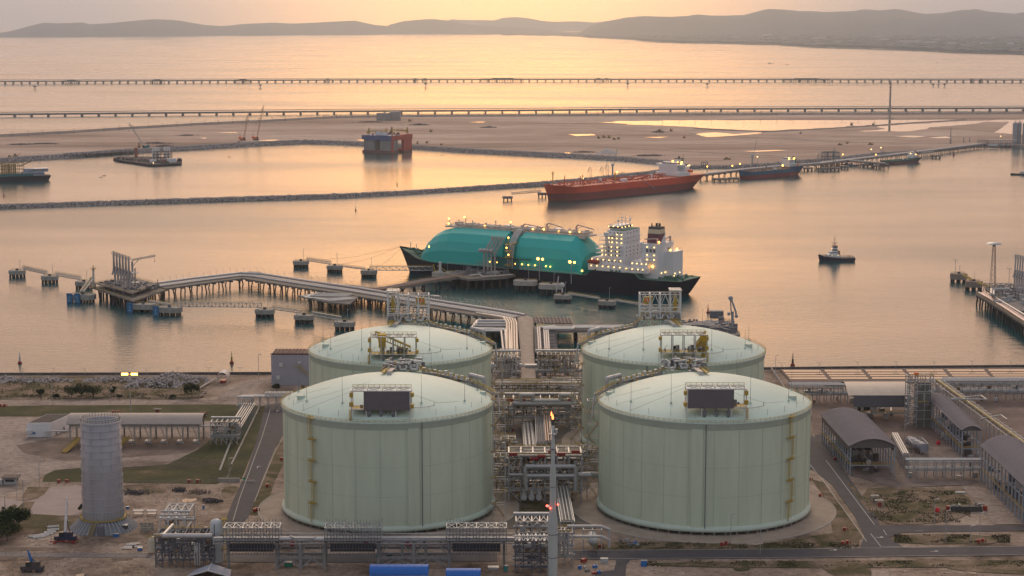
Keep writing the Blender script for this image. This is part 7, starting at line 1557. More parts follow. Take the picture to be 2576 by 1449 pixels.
# ---- front trestle with scaffolded pipe boxes
Yt = G(760, 1427).y; zt = HZ(Yt, 1362)
o = thing('pipe_trestle', 'long elevated pipe trestle on concrete A-frames in front of the left tank', 'pipe trestle', V(PD(900, 1400, Yt).x, Yt)); b = MB()
xa, xb = PD(540, 1362, Yt).x, PD(1300, 1362, Yt).x
for y in (Yt-3, Yt+3):
    for dz in (0, 2.2): b.bar((xa, y, zt+dz), (xb, y, zt+dz), .4)
n = int((xb-xa)/3)
for i in range(n+1):
    x = lerp(xa, xb, i/n)
    for y in (Yt-3, Yt+3): b.bar((x, y, zt), (x, y, zt+2.2), .25)
    b.bar((x, Yt-3, zt), (x, Yt+3, zt), .25)
    if i < n and i % 2: b.bar((x, Yt-3, zt), (x+3, Yt-3, zt+2.2), .2)
b.build('girder', STEEL, o, True)
def aframe(x0, x1):
    b = MB(); xs = [x0, (x0+x1)/2, x1]
    for y in (Yt-2.6, Yt+2.6):
        for x in xs: b.bar((x, y, 0), (x, y, zt), 1.0)
        b.bar((x0, y, zt*.45), (x1, y, zt*.45), .8)
        for i in (0, 1): xm = (xs[i]+xs[i+1])/2; b.bar((xs[i], y, 0.3), (xm, y, zt*.45), .5); b.bar((xs[i+1], y, .3), (xm, y, zt*.45), .5); b.bar((xs[i], y, zt*.5), (xm-2.2, y, zt), .4); b.bar((xs[i+1], y, zt*.5), (xm+2.2, y, zt), .4)
    b.build('support_leg', mat('leg_concrete', (.24, .235, .235), .85, var=.15, vscale=.3), o, True)
PX_ = lambda px: PD(px, 1400, Yt).x
aframe(PX_(698), PX_(818)); aframe(PX_(953), PX_(1131)); b = MB()
for px in (1012, 1071, 1268, 575): b.bar((PX_(px), Yt, 0), (PX_(px), Yt, zt), .9)
b.build('support_leg', MATS['leg_concrete'], o, True)
b = MB()
for y, r, dz in ((Yt-2, .9, 1.4), (Yt, .45, 1), (Yt+1.5, .5, 1.1), (Yt+2.4, .35, 1)): b.tube((xa, y, zt+dz), (xb, y, zt+dz), r, 10)
b.pipe([(PX_(705), Yt-3.4, zt+2), (PX_(735), Yt-3.4, zt+2), (PX_(738), Yt-3.4, zt+3)], .8, 10); b.pipe([(PX_(792), Yt-3.4, zt+2.6), (PX_(795), Yt-3.4, zt+1.8), (PX_(820), Yt-3.4, zt+1.8)], .8, 10); b.build('pipe', PIPEM, o, True)
for x0, x1, lb in ((568, 706, 'leftmost scaffold-wrapped truss box on the front trestle'), (820, 960, 'middle scaffold-wrapped truss box on the front trestle'), (1124, 1274, 'right scaffold-wrapped truss box on the front trestle')):
    xa_, xb_ = PX_(x0), PX_(x1); zb_, zt_ = HZ(Yt, 1352), HZ(Yt, 1322); s = thing('scaffold_box', lb, 'scaffold', V((xa_+xb_)/2, Yt, zt)); w_ = xb_-xa_
    b = MB(); b.truss((-w_/2, 0, zb_-zt), (w_/2, 0, zb_-zt), 7.5, zt_-zb_, 6, .38); b.build('truss', STEEL, s); b = MB()
    for i in range(19):
        x = -w_/2+w_*i/18
        for y in (-4.8, 4.8): b.bar((x, y, -4), (x, y, zt_-zt+rnd.uniform(.4, 1.6)), .13)
        b.bar((x, -4.8, -1.5), (x, 4.8, -1.5), .1)
    for z in (-3.5, -1.5, .5, 2.5, zt_-zt-.4):
        for y in (-4.8, 4.8): b.bar((-w_/2, y, z), (w_/2, y, z), .13)
    b.build('scaffolding', SCAF, s); b = MB(); b.box(0, -4.6, -2.6, w_*.8, .2, 3.2); b.box(0, 0, -2.2, w_*.8, 9, .2); b.build('dark_netting', mat('dark_net', (.035, .035, .04), .95, var=.3, vscale=1), s)
# ---- left frames
o, w_, H = rack('steel_module', 'pale open box frame at the left end of the front trestle', 404, 466, 1372, 1304, 22, 3, 2, 4, 'process module', eq=14, t=.5, m=mat('primer_white', (.5, .5, .5), .6), rail=False); b = MB()
for i in range(3):
    for j in range(2):
        x, x2 = -w_/2+w_*i/3, -w_/2+w_*(i+1)/3; y, y2 = -11+11*j, 11*j; b.bar((x, y, H), (x2, y2, H), .25); b.bar((x2, y, H), (x, y2, H), .25); b.bar((x, y2, H), (x2, y2, H), .3)
b.build('roof_truss', MATS['primer_white'], o)
o, w_, H = rack('steel_module', 'dark scaffolded process module below the pale box frame', 392, 530, 1428, 1352, 12, 8, 4, 5, 'process module', eq=60, t=.38, m=SCAF, rail=True); tangle(o, -w_/2, w_/2, -6, 6, 1, H, 50, GREYD); b = MB(); b.tube((-w_*.35, -6.6, H+.8), (w_/2+1, -6.6, H+.8), .9, 12); b.pipe([(-w_*.35, -6.6, H+.8), (-w_*.3, 8, H+.8)], .8, 12)
for k in range(3): b.tube((w_*.22+k*.9, -6.4, 1), (w_*.22+k*.9, -6.4, H-2), .28, 8)
b.build('white_pipe', PIPEM, o)
p = G(385, 1392); o = thing('small_vessel', 'small cream rounded vessel at the left end of the dark module', 'vessel', p); MB().tube((0, 0, 1), (0, 0, 5), 1.8, 14).ball((0, 0, 5), 1.8, 14, 8).build('shell', mat('cream_vessel', (.55, .52, .42), .5), o); b = MB(); b.rail([(-2, -2, 6.5), (2, -2, 6.5), (2, 2, 6.5)], 1, .15, 1); b.build('railing', YEL, o)
p = G(546, 1412); H = HZ(p.y, 1308); o = thing('column_vessel', 'tall white vertical vessel with yellow caged ladder at the front', 'vessel', p); MB().lathe([(2.4, 0), (2.4, H-1.2), (2, H-.3), (1, H+.3), (0, H+.5)], 24).build('shell', mat('vessel_white', (.5, .54, .56), .5, var=.08, vscale=.3), o); MB().tube((-.4, -2.5, 1), (-.4, -2.5, H-1), .12, 6).build('conduit', DARK, o)
b = MB()
for s in (2.9, 3.6): b.bar((s, -.6, 0), (s, -.6, H+1.5), .16)
for i in range(int(H*1.4)): b.bar((2.9, -.6, i/1.4), (3.6, -.6, i/1.4), .14)
for z in (H*.3, H*.65, H+.3): b.box(3.2, -.2, z, 2, 2, .25); b.rail([(2.2, -1.2, z), (4.2, -1.2, z)], 1.1, .14, 1)
b.build('ladder', YEL, o)
# open steel rack by the truck shed and the stepped pipe run
o, w_, H = rack('pipe_rack', 'grey pipe rack block beside the right end of the arched canopy', 531, 597, 1118, 1062, 11, 5, 3, 6, eq=24, t=.4, rail=False); tangle(o, -w_/2, w_/2, -5, 5, 1, H, 20, PIPEM)
ns_run('pipe_run', 'slanting group of pipes climbing from the grey block to the portal', 588, 1108, 628, 1042, 6, 5.5, 5, .32, PIPEM)
o, w_, H = rack('pipe_rack', 'tall narrow pipe portal at the corner by the road', 600, 634, 1046, 1003, 7, 3, 2, 5, eq=6, t=.4, rail=False)
o, w_, H = rack('pipe_bridge', 'elevated pipe bridge over the road towards the rear left tank', 612, 735, 1028, 1001, 5, 6, 1, 4, 'pipe bridge', eq=0, t=.35, rail=False); b = MB(); b.truss((-w_*.05, 0, H), (w_/2, 0, H), 4.5, 2.4, 6, .35); b.build('truss', WHITE, o)
# ================================================================ CHIMNEY, SHEDS, VEHICLES AND SITE CLUTTER
p = G(261, 1326); Rc = 49/4700*780*1.0; H = HZ(p.y, 1057)
o = thing('ribbed_stack', 'fat grey riveted cylinder stack on a flared skirt at the left', 'stack', p); m_ = mat('dull_steel_plate', (.36, .35, .38), .6, .15, var=.18, vscale=.12, streak=True)
h0 = HZ(p.y, 1300)
MB().lathe([(Rc*1.0, h0-1), (Rc*.99, H*.5), (Rc*.98, H), (Rc*.9, H), (Rc*.9, H-8), (0, H-8)], 48).build('shell', m_, o)
MB().lathe([(Rc*1.68, 0), (Rc*1.08, h0), (Rc, h0)], 48).build('skirt', mat('skirt_grey', (.21, .22, .25), .6, .2, var=.2, vscale=.3), o)
b = MB()
for i in range(44): a = 2*math.pi*i/44; b.bar((Rc*1.7*math.cos(a), Rc*1.7*math.sin(a), .1), (Rc*1.1*math.cos(a), Rc*1.1*math.sin(a), h0+.1), .2)
b.build('skirt_rib', mat('pale_rib', (.42, .43, .46), .6), o)
b = MB(); nb = 13
for k in range(nb+1): z = lerp(h0+3.6, H-.5, k/nb); b.lathe([(Rc+.02, z), (Rc+.16, z+.03), (Rc+.16, z+.15), (Rc+.02, z+.2)], 48)
for k in range(nb):
    z0, z1 = lerp(h0+3.6, H-.5, k/nb), lerp(h0+3.6, H-.5, (k+1)/nb)
    for j in range(6): a = 2*math.pi*(j+.5*(k % 2))/6-1.9; c, s = math.cos(a)*(Rc+.08), math.sin(a)*(Rc+.08); b.bar((c, s, z0), (c, s, z1), .16)
for j in range(36): a = 2*math.pi*j/36; c, s = math.cos(a)*(Rc+.1), math.sin(a)*(Rc+.1); b.bar((c, s, h0), (c, s, h0+3.6), .22)
b.build('seam_ring', MATS['pale_rib'], o)
b = MB(); N = 40; ps = [V(Rc*.96*math.cos(2*math.pi*i/N), Rc*.96*math.sin(2*math.pi*i/N), H) for i in range(N+1)]; b.rail(ps, 1.5, .14, 9); b.build('top_railing', STEEL, o)
b = MB(); ps = [V(Rc*1.16*math.cos(2*math.pi*i/N), Rc*1.16*math.sin(2*math.pi*i/N), h0) for i in range(N+1)]; b.rail(ps, 1.1, .08, 9); b.lathe([(Rc, h0+.1), (Rc*1.15, h0+.1), (Rc*1.15, h0)], 40); b.build('yellow_gallery', YEL, o)
b = MB()
for i in range(12): b.bar((-3.4+.1*i, -Rc*1.75+.35*i, h0*i/12), (-1.6+.1*i, -Rc*1.75+.35*i, h0*i/12), .35, .15)
b.bar((-3.4, -Rc*1.75, .5), (-2.2, -Rc*1.2, h0+1), .2); b.bar((-1.6, -Rc*1.75, .5), (-.4, -Rc*1.2, h0+1), .2); b.build('stair', mat('tan_stair', (.35, .27, .12), .7), o); MB().box(1.6, -Rc*1.62, 0, 2.6, 2, 4).build('door_frame', GREYD, o)
# arched roof helper
def arch_shed(name, label, A, B, C, He, rise, mroof, mframe, ncol, cat='shed', overhang=1.2, walls=None, gable=None, floors=1, n=12, thick=.3, equip=0, cols_both=True):
    """A front-left, B front-right, C back-left ground points; eave height He"""
    u = (B-A); v = (C-A); uL, vL = u.length, v.length; u.normalize(); v.normalize(); o = thing(name, label, cat, A.lerp(B, .5)+v*vL*.5)
    pt = lambda a, c, z: A+u*a+v*c+V(0, 0, z); ar = lambda a: He+rise*(1-(2*a/uL-1)**2)
    b = MB(); top = []; bot = []
    xs = [-overhang+(uL+2*overhang)*i/n for i in range(n+1)]; z_ = [He+rise*max(-.15, 1-(2*a/uL-1)**2) for a in xs]
    F0 = [pt(a, -overhang, z+thick) for a, z in zip(xs, z_)]; K0 = [pt(a, vL+overhang, z+thick) for a, z in zip(xs, z_)]; F1 = [p-V(0, 0, thick) for p in F0]; K1 = [p-V(0, 0, thick) for p in K0]
    b.strip(F0, K0); b.strip(K1, F1); b.strip(F1, F0); b.strip(K0, K1); b.add([F0[0], F1[0], K1[0], K0[0]], [(0, 1, 2, 3)]); b.add([F0[-1], K0[-1], K1[-1], F1[-1]], [(0, 1, 2, 3)])
    for k in range(1, 24):
        c = vL*k/24
        for i in range(n): b.bar(pt(xs[i], c, z_[i]+thick+.02), pt(xs[i+1], c, z_[i+1]+thick+.02), .12, .06)
    b.build('roof', mroof, o, True)
    b = MB()
    for k in range(ncol+1):
        c = vL*k/ncol
        for a in (0, uL) if cols_both else (0,): b.bar(pt(a, c, 0), pt(a, c, He-.1), .55)
    for a in (0, uL):
        b.bar(pt(a, 0, He-.3), pt(a, vL, He-.3), .5)
        for f in range(1, floors+1): b.bar(pt(a, 0, He*f/(floors+1)), pt(a, vL, He*f/(floors+1)), .4)
    for c in (0, vL):
        b.bar(pt(0, c, He-.3), pt(uL, c, He-.3), .5); b.bar(pt(0, c, He*.33), pt(uL, c, He*.33), .4)
    b.build('column_frame', mframe, o, True)
    if walls:
        z0, z1, m = walls; b = MB()
        for a in (-.35, uL+.35): b.bar(pt(a, 0, (z0+z1)/2), pt(a, vL, (z0+z1)/2), .15, z1-z0)
        b.build('wall', m, o, True)
    if gable:
        b = MB(); zz = gable[0]
        for c in (-.3, vL+.3):
            P = [pt(a, c, ar(a)-.1) for a in [uL*i/n for i in range(n+1)]]; b.add(P+[pt(uL, c, zz), pt(0, c, zz)], [tuple(range(n+3))])
        b.build('gable', gable[1], o, True)
    if equip:
        b = MB(); b2 = MB()
        for k in range(equip):
            a, c = rnd.uniform(.1, .9)*uL, rnd.uniform(.02, .95)*vL; q = pt(a, c, He*rnd.choice((0, .33))); MB().box(q.x, q.y, q.z, rnd.uniform(1, 3.5), rnd.uniform(1, 3), rnd.uniform(1, He*.3), rnd.random()).build('equipment_unit', (MATS['machine_dark'], GREYD, STEEL)[k % 3], o, True)
            if k % 2: e = pt(a, min(vL, c+rnd.uniform(3, 12)), q.z+2); b2.pipe([q+V(0, 0, 0), V(q.x, q.y, e.z), e], rnd.uniform(.2, .5), 6)
        b2.build('pipework', PIPEM, o, True)
        b = MB(); b.rail([pt(0, 0, He*.33), pt(uL, 0, He*.33)], 1.2, .15, 2); b.rail([pt(-.3, 0, He*.33), pt(-.3, vL, He*.33)], 1.2, .12, 3); b.build('railing', YEL, o, True)
    return o
ROOFG = mat('grey_violet_roof', (.145, .135, .16), .9, var=.1, vscale=.15); ROOFT = mat('tan_metal_roof', (.34, .3, .27), .5, .2, var=.12, vscale=.2); FRB = mat('blue_grey_steel', (.3, .35, .42), .6, var=.15, vscale=.3); WALLG = mat('slate_sheeting', (.13, .13, .15), .7, var=.1, vscale=.3)
FASC = mat('brown_grey_fascia', (.13, .115, .115), .7)
A, B, C = G(2138, 1196), G(2248, 1196), G(2068, 1113); he = HZ(A.y, 1120)
arch_shed('compressor_shed', 'largest open-sided shed with grey arched roof right of the front right tank', A, B, C, he, 3.0, ROOFG, FRB, 12, walls=(he*.78, he, FASC), gable=(he-1.2, FASC), equip=50, floors=1)
A, B, C = G(2419, 1153), G(2464, 1153), G(2334, 1066); he = HZ(A.y, 1080)
arch_shed('pump_shed', 'narrow shed with long grey roof behind the pipe bridge', A, B, C, he, 1.6, ROOFG, FRB, 12, equip=30, gable=(he-.6, FASC))
A, B, C = G(2590, 1335), G(2690, 1320), G(2468, 1212); he = HZ(C.y, 1120)
arch_shed('pump_shed', 'long grey-roofed shed cut by the right edge of the frame', A, B, C, he, 3, ROOFG, FRB, 14, equip=30, floors=2)
A, B, C = G(2150, 1060), G(2283, 1060), G(2150, 1030); he = HZ(A.y, 1000)
arch_shed('sheeted_shed', 'tan-roofed shed with slate upper wall left of the stair tower', A+V(0, 0, 0), B, C, HZ(A.y, 998), .1, ROOFT, FRB, 2, floors=1, equip=12)
b = MB(); o = bpy.data.objects['sheeted_shed']; x0, x1 = A.x, B.x; zt_ = HZ(A.y, 993)
b.bar((x0-1, A.y-1.3, (zt_+HZ(A.y, 1023))/2), (x1+1, A.y-1.3, (zt_+HZ(A.y, 1023))/2), .2, zt_-HZ(A.y, 1023)); b.build('wall', WALLG, o, True)
b = MB(); n = 10; F0 = []; K0 = []
for i in range(n+1): t = i/n; z = zt_+3.2*math.sin(math.pi*t*.5+0)*1.0; y = A.y-1.6+(C.y-A.y+3)*t; F0.append(V(x0-4+2*t, y, zt_+3.4*math.sin(math.pi*t))); K0.append(V(x1+2, y, zt_+3.4*math.sin(math.pi*t)))
b.strip(F0, K0); b.build('vault', ROOFT, o, True)
# concrete stair tower
p = G(2306, 1074); H = HZ(p.y, 944); o = thing('process_tower', 'tall concrete and lattice tower rising between the right-hand sheds', 'tower', p); MB().box(3.2, 3, 0, 7, 7, H*.86).build('core', CONCD, o)
b = MB(); rack_frame(b, V(-3.2, 0), 5, 5, H, 1, 9, .4, 1); rack_frame(b, V(3.2, 1), 8, 6, H, 2, 6, .35, 1)
for i in range(9): b.bar((-5.7, -2.6, H*i/9), (-.7, -2.6, H*(i+1)/9), .2) if i % 2 else b.bar((-.7, -2.6, H*i/9), (-5.7, -2.6, H*(i+1)/9), .2)
b.build('lattice', STEEL, o); b = MB(); b.rail([(-5.7, -3, H), (7, -3, H), (7, 3, H)], 1.1, .14, 2); b.box(2, -2.4, H*.5, 5, .5, .5); b.build('railing', YEL, o); tangle(o, -5, 7, -3.5, -2.5, H*.3, H, 16, PIPEM); b = MB(); b.box(-1, 0, H, 2, 2, 1.4); b.build('red_box', ORANGE, o)
# diagonal yellowish pipe with its rack
a_, c_ = PD(2357, 955, G(2357, 1010).y), PD(2590, 1124, G(2590, 1190).y); o = thing('large_pipeline', 'long cream pipeline on a rack running diagonally to the right edge', 'pipeline', V((a_.x+c_.x)/2, (a_.y+c_.y)/2)); MB().tube(a_, c_, .8, 14).build('pipe', mat('cream_pipe', (.4, .33, .17), .7, var=.15, vscale=.3), o, True)
b = MB(); b2 = MB()
for i in range(24):
    q = a_.lerp(c_, i/23); b.bar(V(q.x-2, q.y, 0), V(q.x-2, q.y, q.z-1), .4); b.bar(V(q.x+5, q.y, 0), V(q.x+5, q.y, q.z-1), .4); b.bar(V(q.x-2, q.y, q.z-1), V(q.x+5, q.y, q.z-1), .4); b2.tube(q-(c_-a_)*.003, q+(c_-a_)*.003, .95, 12) if i % 2 else None
b.build('rack_frame', STEEL, o, True); b2.build('flange_band', CREAM, o, True); b = MB()
for k in range(4): b.tube(a_+V(-2+k*1.9, 0, -.9), c_+V(-2+k*1.9, 0, -.9), .16, 6)
b.pipe([a_.lerp(c_, .3)+V(-8, 0, -1), a_.lerp(c_, .3)+V(10, 0, 1), a_.lerp(c_, .36)+V(10, 0, 1), a_.lerp(c_, .36)+V(-8, 0, 1)], .35, 8); b.pipe([a_.lerp(c_, .6)+V(-4, 0, -1), a_.lerp(c_, .6)+V(6, 0, 1), a_.lerp(c_, .66)+V(6, 0, 1)], .35, 8); b.build('side_pipe', STEEL, o, True)
# racks on the right
for px0, px1, py, top, d, nx, lb in ((1990, 2150, 1015, 972, 8, 9, 'pipe rack left of the tan-roofed shed behind the front right tank'), (2340, 2700, 1010, 962, 8, 18, 'far grey pipe rack running along the basins to the right edge'), (2380, 2700, 985, 958, 7, 14, 'hindmost low rack below the basins on the right')):
    o, w_, H = rack('pipe_rack', lb, px0, px1, py, top, d, nx, 2, 7, eq=18, t=.45, brace=False, rail=False); tangle(o, -w_/2, w_/2, -d/2, d/2, H*.4, H+1, 14, PIPEM, r1=.45)
o, w_, H = rack('pipe_bridge', 'silver pipe bridge with vertical guards between the sheds on the right', 2285, 2470, 1205, 1162, 5, 8, 2, 7, 'pipe bridge', eq=6, t=.4, brace=False, rail=False)
b = MB()
for i in range(34): x = -w_/2+w_*i/33; b.bar((x, -2.7, H*.5), (x, -2.7, H+.6), .16)
b.build('guard', WHITE, o)
ns_run('pipe_run', 'slanting pipes linking the pipe bridge with the large shed', 2278, 1182, 2250, 1128, 3, 7, 3, .45, PIPEM); 
p = G(2300, 1140); o = thing('cooler_unit', 'rounded grey cooler units between the right-hand sheds', 'cooler', p); MB().tube((0, 12, 3.4), (4, -4, 3.4), 2.3, 12).build('shell', mat('violet_grey_equipment', (.3, .3, .36), .6), o); b = MB(); rack_frame(b, V(2, 3), 7, 14, 5.5, 2, 1, .25, 3); b.build('support_frame', STEEL, o)
for px, py, h, lb in ((2360, 1118, 2.5, 'left one, near the pump shed foot'), (2358, 1289, 3, 'bright one on the dirt strip'), ): p = G(px, py); o = thing('red_monitor', 'round red fire monitor cover, '+lb, 'fire monitor', p); MB().lathe([(.9, 0), (1, 1), (.5, 2), (0, 2.2)], 10).build('cover', mat('bright_red', (.6, .01, .02), .5), o)
for px, py, lb in ((2200, 1262, 'rear'), (2211, 1274, 'front')):
    p = G(px, py); o = thing('kiosk', lb+' of the two small flat-roofed kiosks on the scrub right of the road', 'kiosk', p); MB().box(0, 0, 2.6, 3.6, 2.8, .2).build('roof', CONC, o); b = MB(); [b.bar((x, y, 0), (x, y, 2.6), .15) for x in (-1.5, 1.5) for y in (-1.1, 1.1)]; b.build('post', STEEL, o); MB().box(.2, 0, 0, 1.4, 1.2, 1.8).build('cabinet', RED if lb == 'front' else GREYD, o)
for px, py, w_, lb in ((2416, 1241, 26, 'white slab lying on the scrub by the right-hand shed'), (2413, 1200, 14, 'pale slab lying near the pipe bridge foot')): p = G(px, py); b = MB(); b.box(p.x, p.y, 0.1, w_*.17, 1.6, .5); b.box(p.x, p.y, .6, w_*.17-.4, 1.3, .08); tag(b.build('concrete_slab', WHITE), lb, 'slab')
p = G(2430, 1285); o = thing('pump_pit', 'dark low pump pit with red posts on the scrub', 'pump pit', p); MB().box(0, 0, 0, 13, 3, 2.2).build('wall', MATS['machine_dark'], o); b = MB(); b.box(-7.5, 0, 0, 1.5, 1.5, 2.2); b.box(8, 0, 0, 1.5, 1.5, 2.2); b.build('red_post', RED, o); tangle(o, -7, 8, -1.5, 1.5, 1, 3, 8, STEEL)
# basins with shallow water
o = thing('water_basin', 'row of long shallow basins reflecting the sky behind the right-hand racks', 'basin', G(2300, 945)); b = MB(); P = [G(1962, 929, .8), G(2720, 923, .8), G(2720, 958, .8), G(1990, 962, .8)]; b.prism([(p.x, p.y) for p in P], 0, .8); b.build('basin_floor', mat('brown_concrete', (.16, .12, .1), .9, var=.3, vscale=.1), o, True)
rows = [(930.5, 935.5), (937.6, 941.8), (943.6, 947.3), (949.2, 954)]
for r_, (ya, yb) in enumerate(rows):
    sh = (ya-930)*.95
    for k in range(8):
        xa, xb = 1968+sh*.9+k*103-(k == 0)*0, 1968+sh*.9+(k+1)*103-9; s0 = (yb-ya)*.9
        dy = -.9*k*1.0*.0
        q = [G(xa+(k > 0)*2, ya-.004*(xa-1968), 1.0), G(xb, ya-.004*(xa-1968), 1.0), G(xb+s0, yb-.004*(xa-1968), 1.0), G(xa+s0, yb-.004*(xa-1968), 1.0)]; b = MB(); b.sheet(q, 1.0); b.build('water_surface', PUD, o, True)
MB().bar(G(1940, 931, 0)+V(0, 0, 1), G(1975, 985, 0)+V(0, 0, 1), .5, 2).build('low_wall', CONC, o, True)
# left side buildings
p, q = G(683, 969), G(782, 969); H = HZ(p.y, 893); o = thing('switchgear_building', 'plain grey-blue block building left of the rear left tank', 'building', p.lerp(q, .5)); w_ = q.x-p.x; MB().box(0, 9, 0, w_, 18, H).build('wall', mat('lilac_grey_wall', (.34, .34, .4), .7, var=.08, vscale=.1, streak=True), o); b = MB(); b.box(0, 9, H, w_-.6, 17.4, .3); b.rail([(-w_/2, 0, H), (w_/2, 0, H)], .9, .25, 1.5); [b.box(-w_/2+1+k*2, 9, H+.2, .5, 16, .5) for k in range(9)]; b.build('roof', mat('dark_red_roof', (.12, .06, .05), .8), o)
b = MB(); [b.box(x, -.4, z, 1.8, .8, 2.0) for x, z in ((-w_*.25, H*.62), (-w_*.33, H*.2))]; b.box(w_*.22, -.4, H*.72, 1.4, .8, 1.2); b.build('vent_box', WHITE, o)
stair_b = MB(); stair_b.bar((w_*.2, -1, H*.6), (w_*.45, -1, H*.35), 1, .2); stair_b.rail([(w_*.1, -1.4, H*.6), (w_*.3, -1.4, H*.6)], 1.1, .15, 1.5); stair_b.bar((w_*.2, -1.4, H*.6+1.1), (w_*.45, -1.4, H*.35+1.1), .15); stair_b.build('stair', YEL, o)
A, B, C = G(68, 1100), G(130, 1099), G(90, 1073); p = A; H = HZ(A.y, 1067); u = (B-A); v_ = V(u.length*.02, 20, 0); o = thing('flat_roofed_building', 'small white building with flat dark roof at the left', 'building', A.lerp(B, .5))
q4 = [A, B, B+V(4.8, 21), A+V(4.8, 21)]; MB().prism([(x.x, x.y) for x in q4], 0, H).build('wall', SHIPW, o, True); c_ = sum(q4, Vector())/4; b = MB(); b.prism([((x.x-c_.x)*1.0+c_.x, (x.y-c_.y)*1.0+c_.y) for x in q4], H+.01, H+.5); b.build('parapet', SHIPW, o, True); b = MB(); b.prism([((x.x-c_.x)*.95+c_.x, (x.y-c_.y)*.95+c_.y) for x in q4], H+.3, H+.56); b.build('roof', mat('bitumen_roof', (.06, .05, .05), .9, var=.3, vscale=.3), o, True)
b = MB(); b.box(A.x+3.6, A.y-.05, 1.6, 1.4, .1, .9); b.m = 1; b.box(B.x+1.2, B.y+5, 0, .2, 1.2, 2.2); b.box(B.x+3.2, B.y+13, 0, .2, 1.2, 2.2); b.build('door', [BLUE, GREYD], o, True)
b = MB(); b.box(A.x+1.2, A.y-.6, 2, 3, 1.2, 1.6); b.build('air_unit', WHITE, o, True)
A, B = G(176, 1118), G(500, 1118); he = HZ(A.y, 1067); C = A+V(0, 17)
o = thing('truck_canopy', 'long pale barrel-vaulted truck loading canopy behind the fat stack', 'canopy', A.lerp(B, .5)); L_ = (B-A).length; b = MB(); F0, K0, F1, K1 = [], [], [], []
for i in range(13):
    t = i/12; z = he+3.6*math.sin(math.pi*t)*1.0; F0.append(A+V(-1.5, 17*t, z)); K0.append(B+V(1.5, 17*t, z)); F1.append(A+V(-1.5, 17*t, z-.3)); K1.append(B+V(1.5, 17*t, z-.3))
b.strip(F0, K0); b.strip(K1, F1); b.strip(F1, F0); b.strip(K0, K1)
for k in range(60): t = k/59; b.pipe([f.lerp(g, t)+V(0, 0, .04) for f, g in list(zip(F0, K0))[:9:2]], .06, 4)
b.build('roof', mat('beige_roof', (.38, .33, .3), .6, .1, var=.1, vscale=.3), o, True)
b = MB()
for k in range(9):
    q = A.lerp(B, k/8); b.bar(q+V(0, 1, 0), q+V(0, 1, he), .75); b.bar(q+V(0, 15, 0), q+V(0, 15, he), .75); b.bar(q+V(0, 1, he-.4), q+V(0, 15, he-.4), .6)
b.bar(A+V(0, 1, he-.5), B+V(0, 1, he-.5), .7); b.bar(A+V(0, 15, he-.5), B+V(0, 15, he-.5), .7); b.bar(A+V(0, .6, he-2), B+V(0, .6, he-2), .35); b.build('column', CONC, o, True)
b = MB(); b.tube(A+V(0, 2, he-1.4), B+V(10, 2, he-1.4), .4, 8); b.tube(A+V(0, 4, he-1.6), B+V(10, 4, he-1.6), .3, 8)
for k in range(8):
    q = A.lerp(B, (k+.5)/8)+V(0, 5, 0); b.box(q.x+1.5, q.y, 0, 2.2, 3, 1); b.pipe([q+V(2, 0, 1), q+V(2, 0, 3), q+V(0, 0, he-1.5)], .2, 6)
b.build('loading_pipe', PIPEW, o, True)
for px, py in ((186, 1130), (305, 1128)):
    q = G(px, py); b = MB(); b.bar(q+V(-3, -8, .3), q+V(1.5, 7, 4), 3, .25); b.bar(q+V(-4.4, -8, 1.3), q+V(.1, 7, 5), .2); b.bar(q+V(-1.6, -8, 1.3), q+V(2.9, 7, 5), .2)
    for k in range(6): s = q+V(-3, -8, .3); e = q+V(1.5, 7, 4); r_ = s.lerp(e, k/5); b.bar(r_, V(r_.x, r_.y, 0), .25)
    b.build('loading_ramp', mat('ochre_ramp', (.3, .2, .04), .8), o, True)
lights(o, [PD(232, 1069, A.y+3)-V(o.location.x, o.location.y, 0), PD(185, 1070, A.y+3)-V(o.location.x, o.location.y, 0)], .35, LAMPM)
p = G(150, 1102); o = thing('pipe_stand', 'low pipes on stands between the white building and the truck canopy', 'pipe stand', p); b = MB(); b.tube((-7, 0, 3.4), (6, 0, 3.6), .35, 8); b.tube((-7, 1, 3.4), (6, 1, 3.6), .25, 8); [b.bar((x, 0, 0), (x, 0, 3.4), .25) for x in (-7, -5.5, -4, 4)]; b.box(-6, .5, 3, 3, 2, .3); b.build('pipework', PIPEW, o); 
p = G(28, 1216); o = thing('guard_house', 'small grey guardhouse with flat roof at the left edge', 'guardhouse', p); MB().box(0, 0, 0, 5.5, 4, 3).build('wall', mat('pale_wall', (.42, .42, .42), .7), o); MB().box(0, 0, 3, 7.5, 6, .35).build('roof', mat('brown_roof', (.1, .08, .07), .8), o); b = MB(); b.box(0, -2.05, 1.2, 4, .1, 1.1); b.box(2.8, 0, 1.2, .1, 2.6, 1.1); b.build('window', GLASS, o); MB().box(-4.8, -1, 0, 3, 3, 2.2).build('annex', MATS['pale_wall'], o)
p = G(562, 962); o = thing('boat_shelter', 'little arched white shelter with red boat by the sea wall', 'shelter', p); b = MB(); b.lathe([(3.2, -5), (3.2, 5)], 16, smooth=True, a0=0, a1=math.pi); M0 = Matrix.Rotation(math.pi/2, 4, 'X'); b.v = [tuple(M0 @ Vector(v)+V(0, 0, 3.4)) for v in b.v]; b.build('roof', mat('pale_translucent', (.55, .52, .5), .6), o); b = MB(); [b.bar((x, y, 0), (x, y, 3.4), .2) for x in (-3.2, 3.2) for y in (-4.8, 0, 4.8)]; b.build('post', WHITE, o); MB().box(0, 0, .3, 3, 5, 1.2).build('red_boat', RED, o); MB().bar((-5, 6, 1.4), (-12, -26, .3), 1.4, .3).build('gangway', CONC, o)
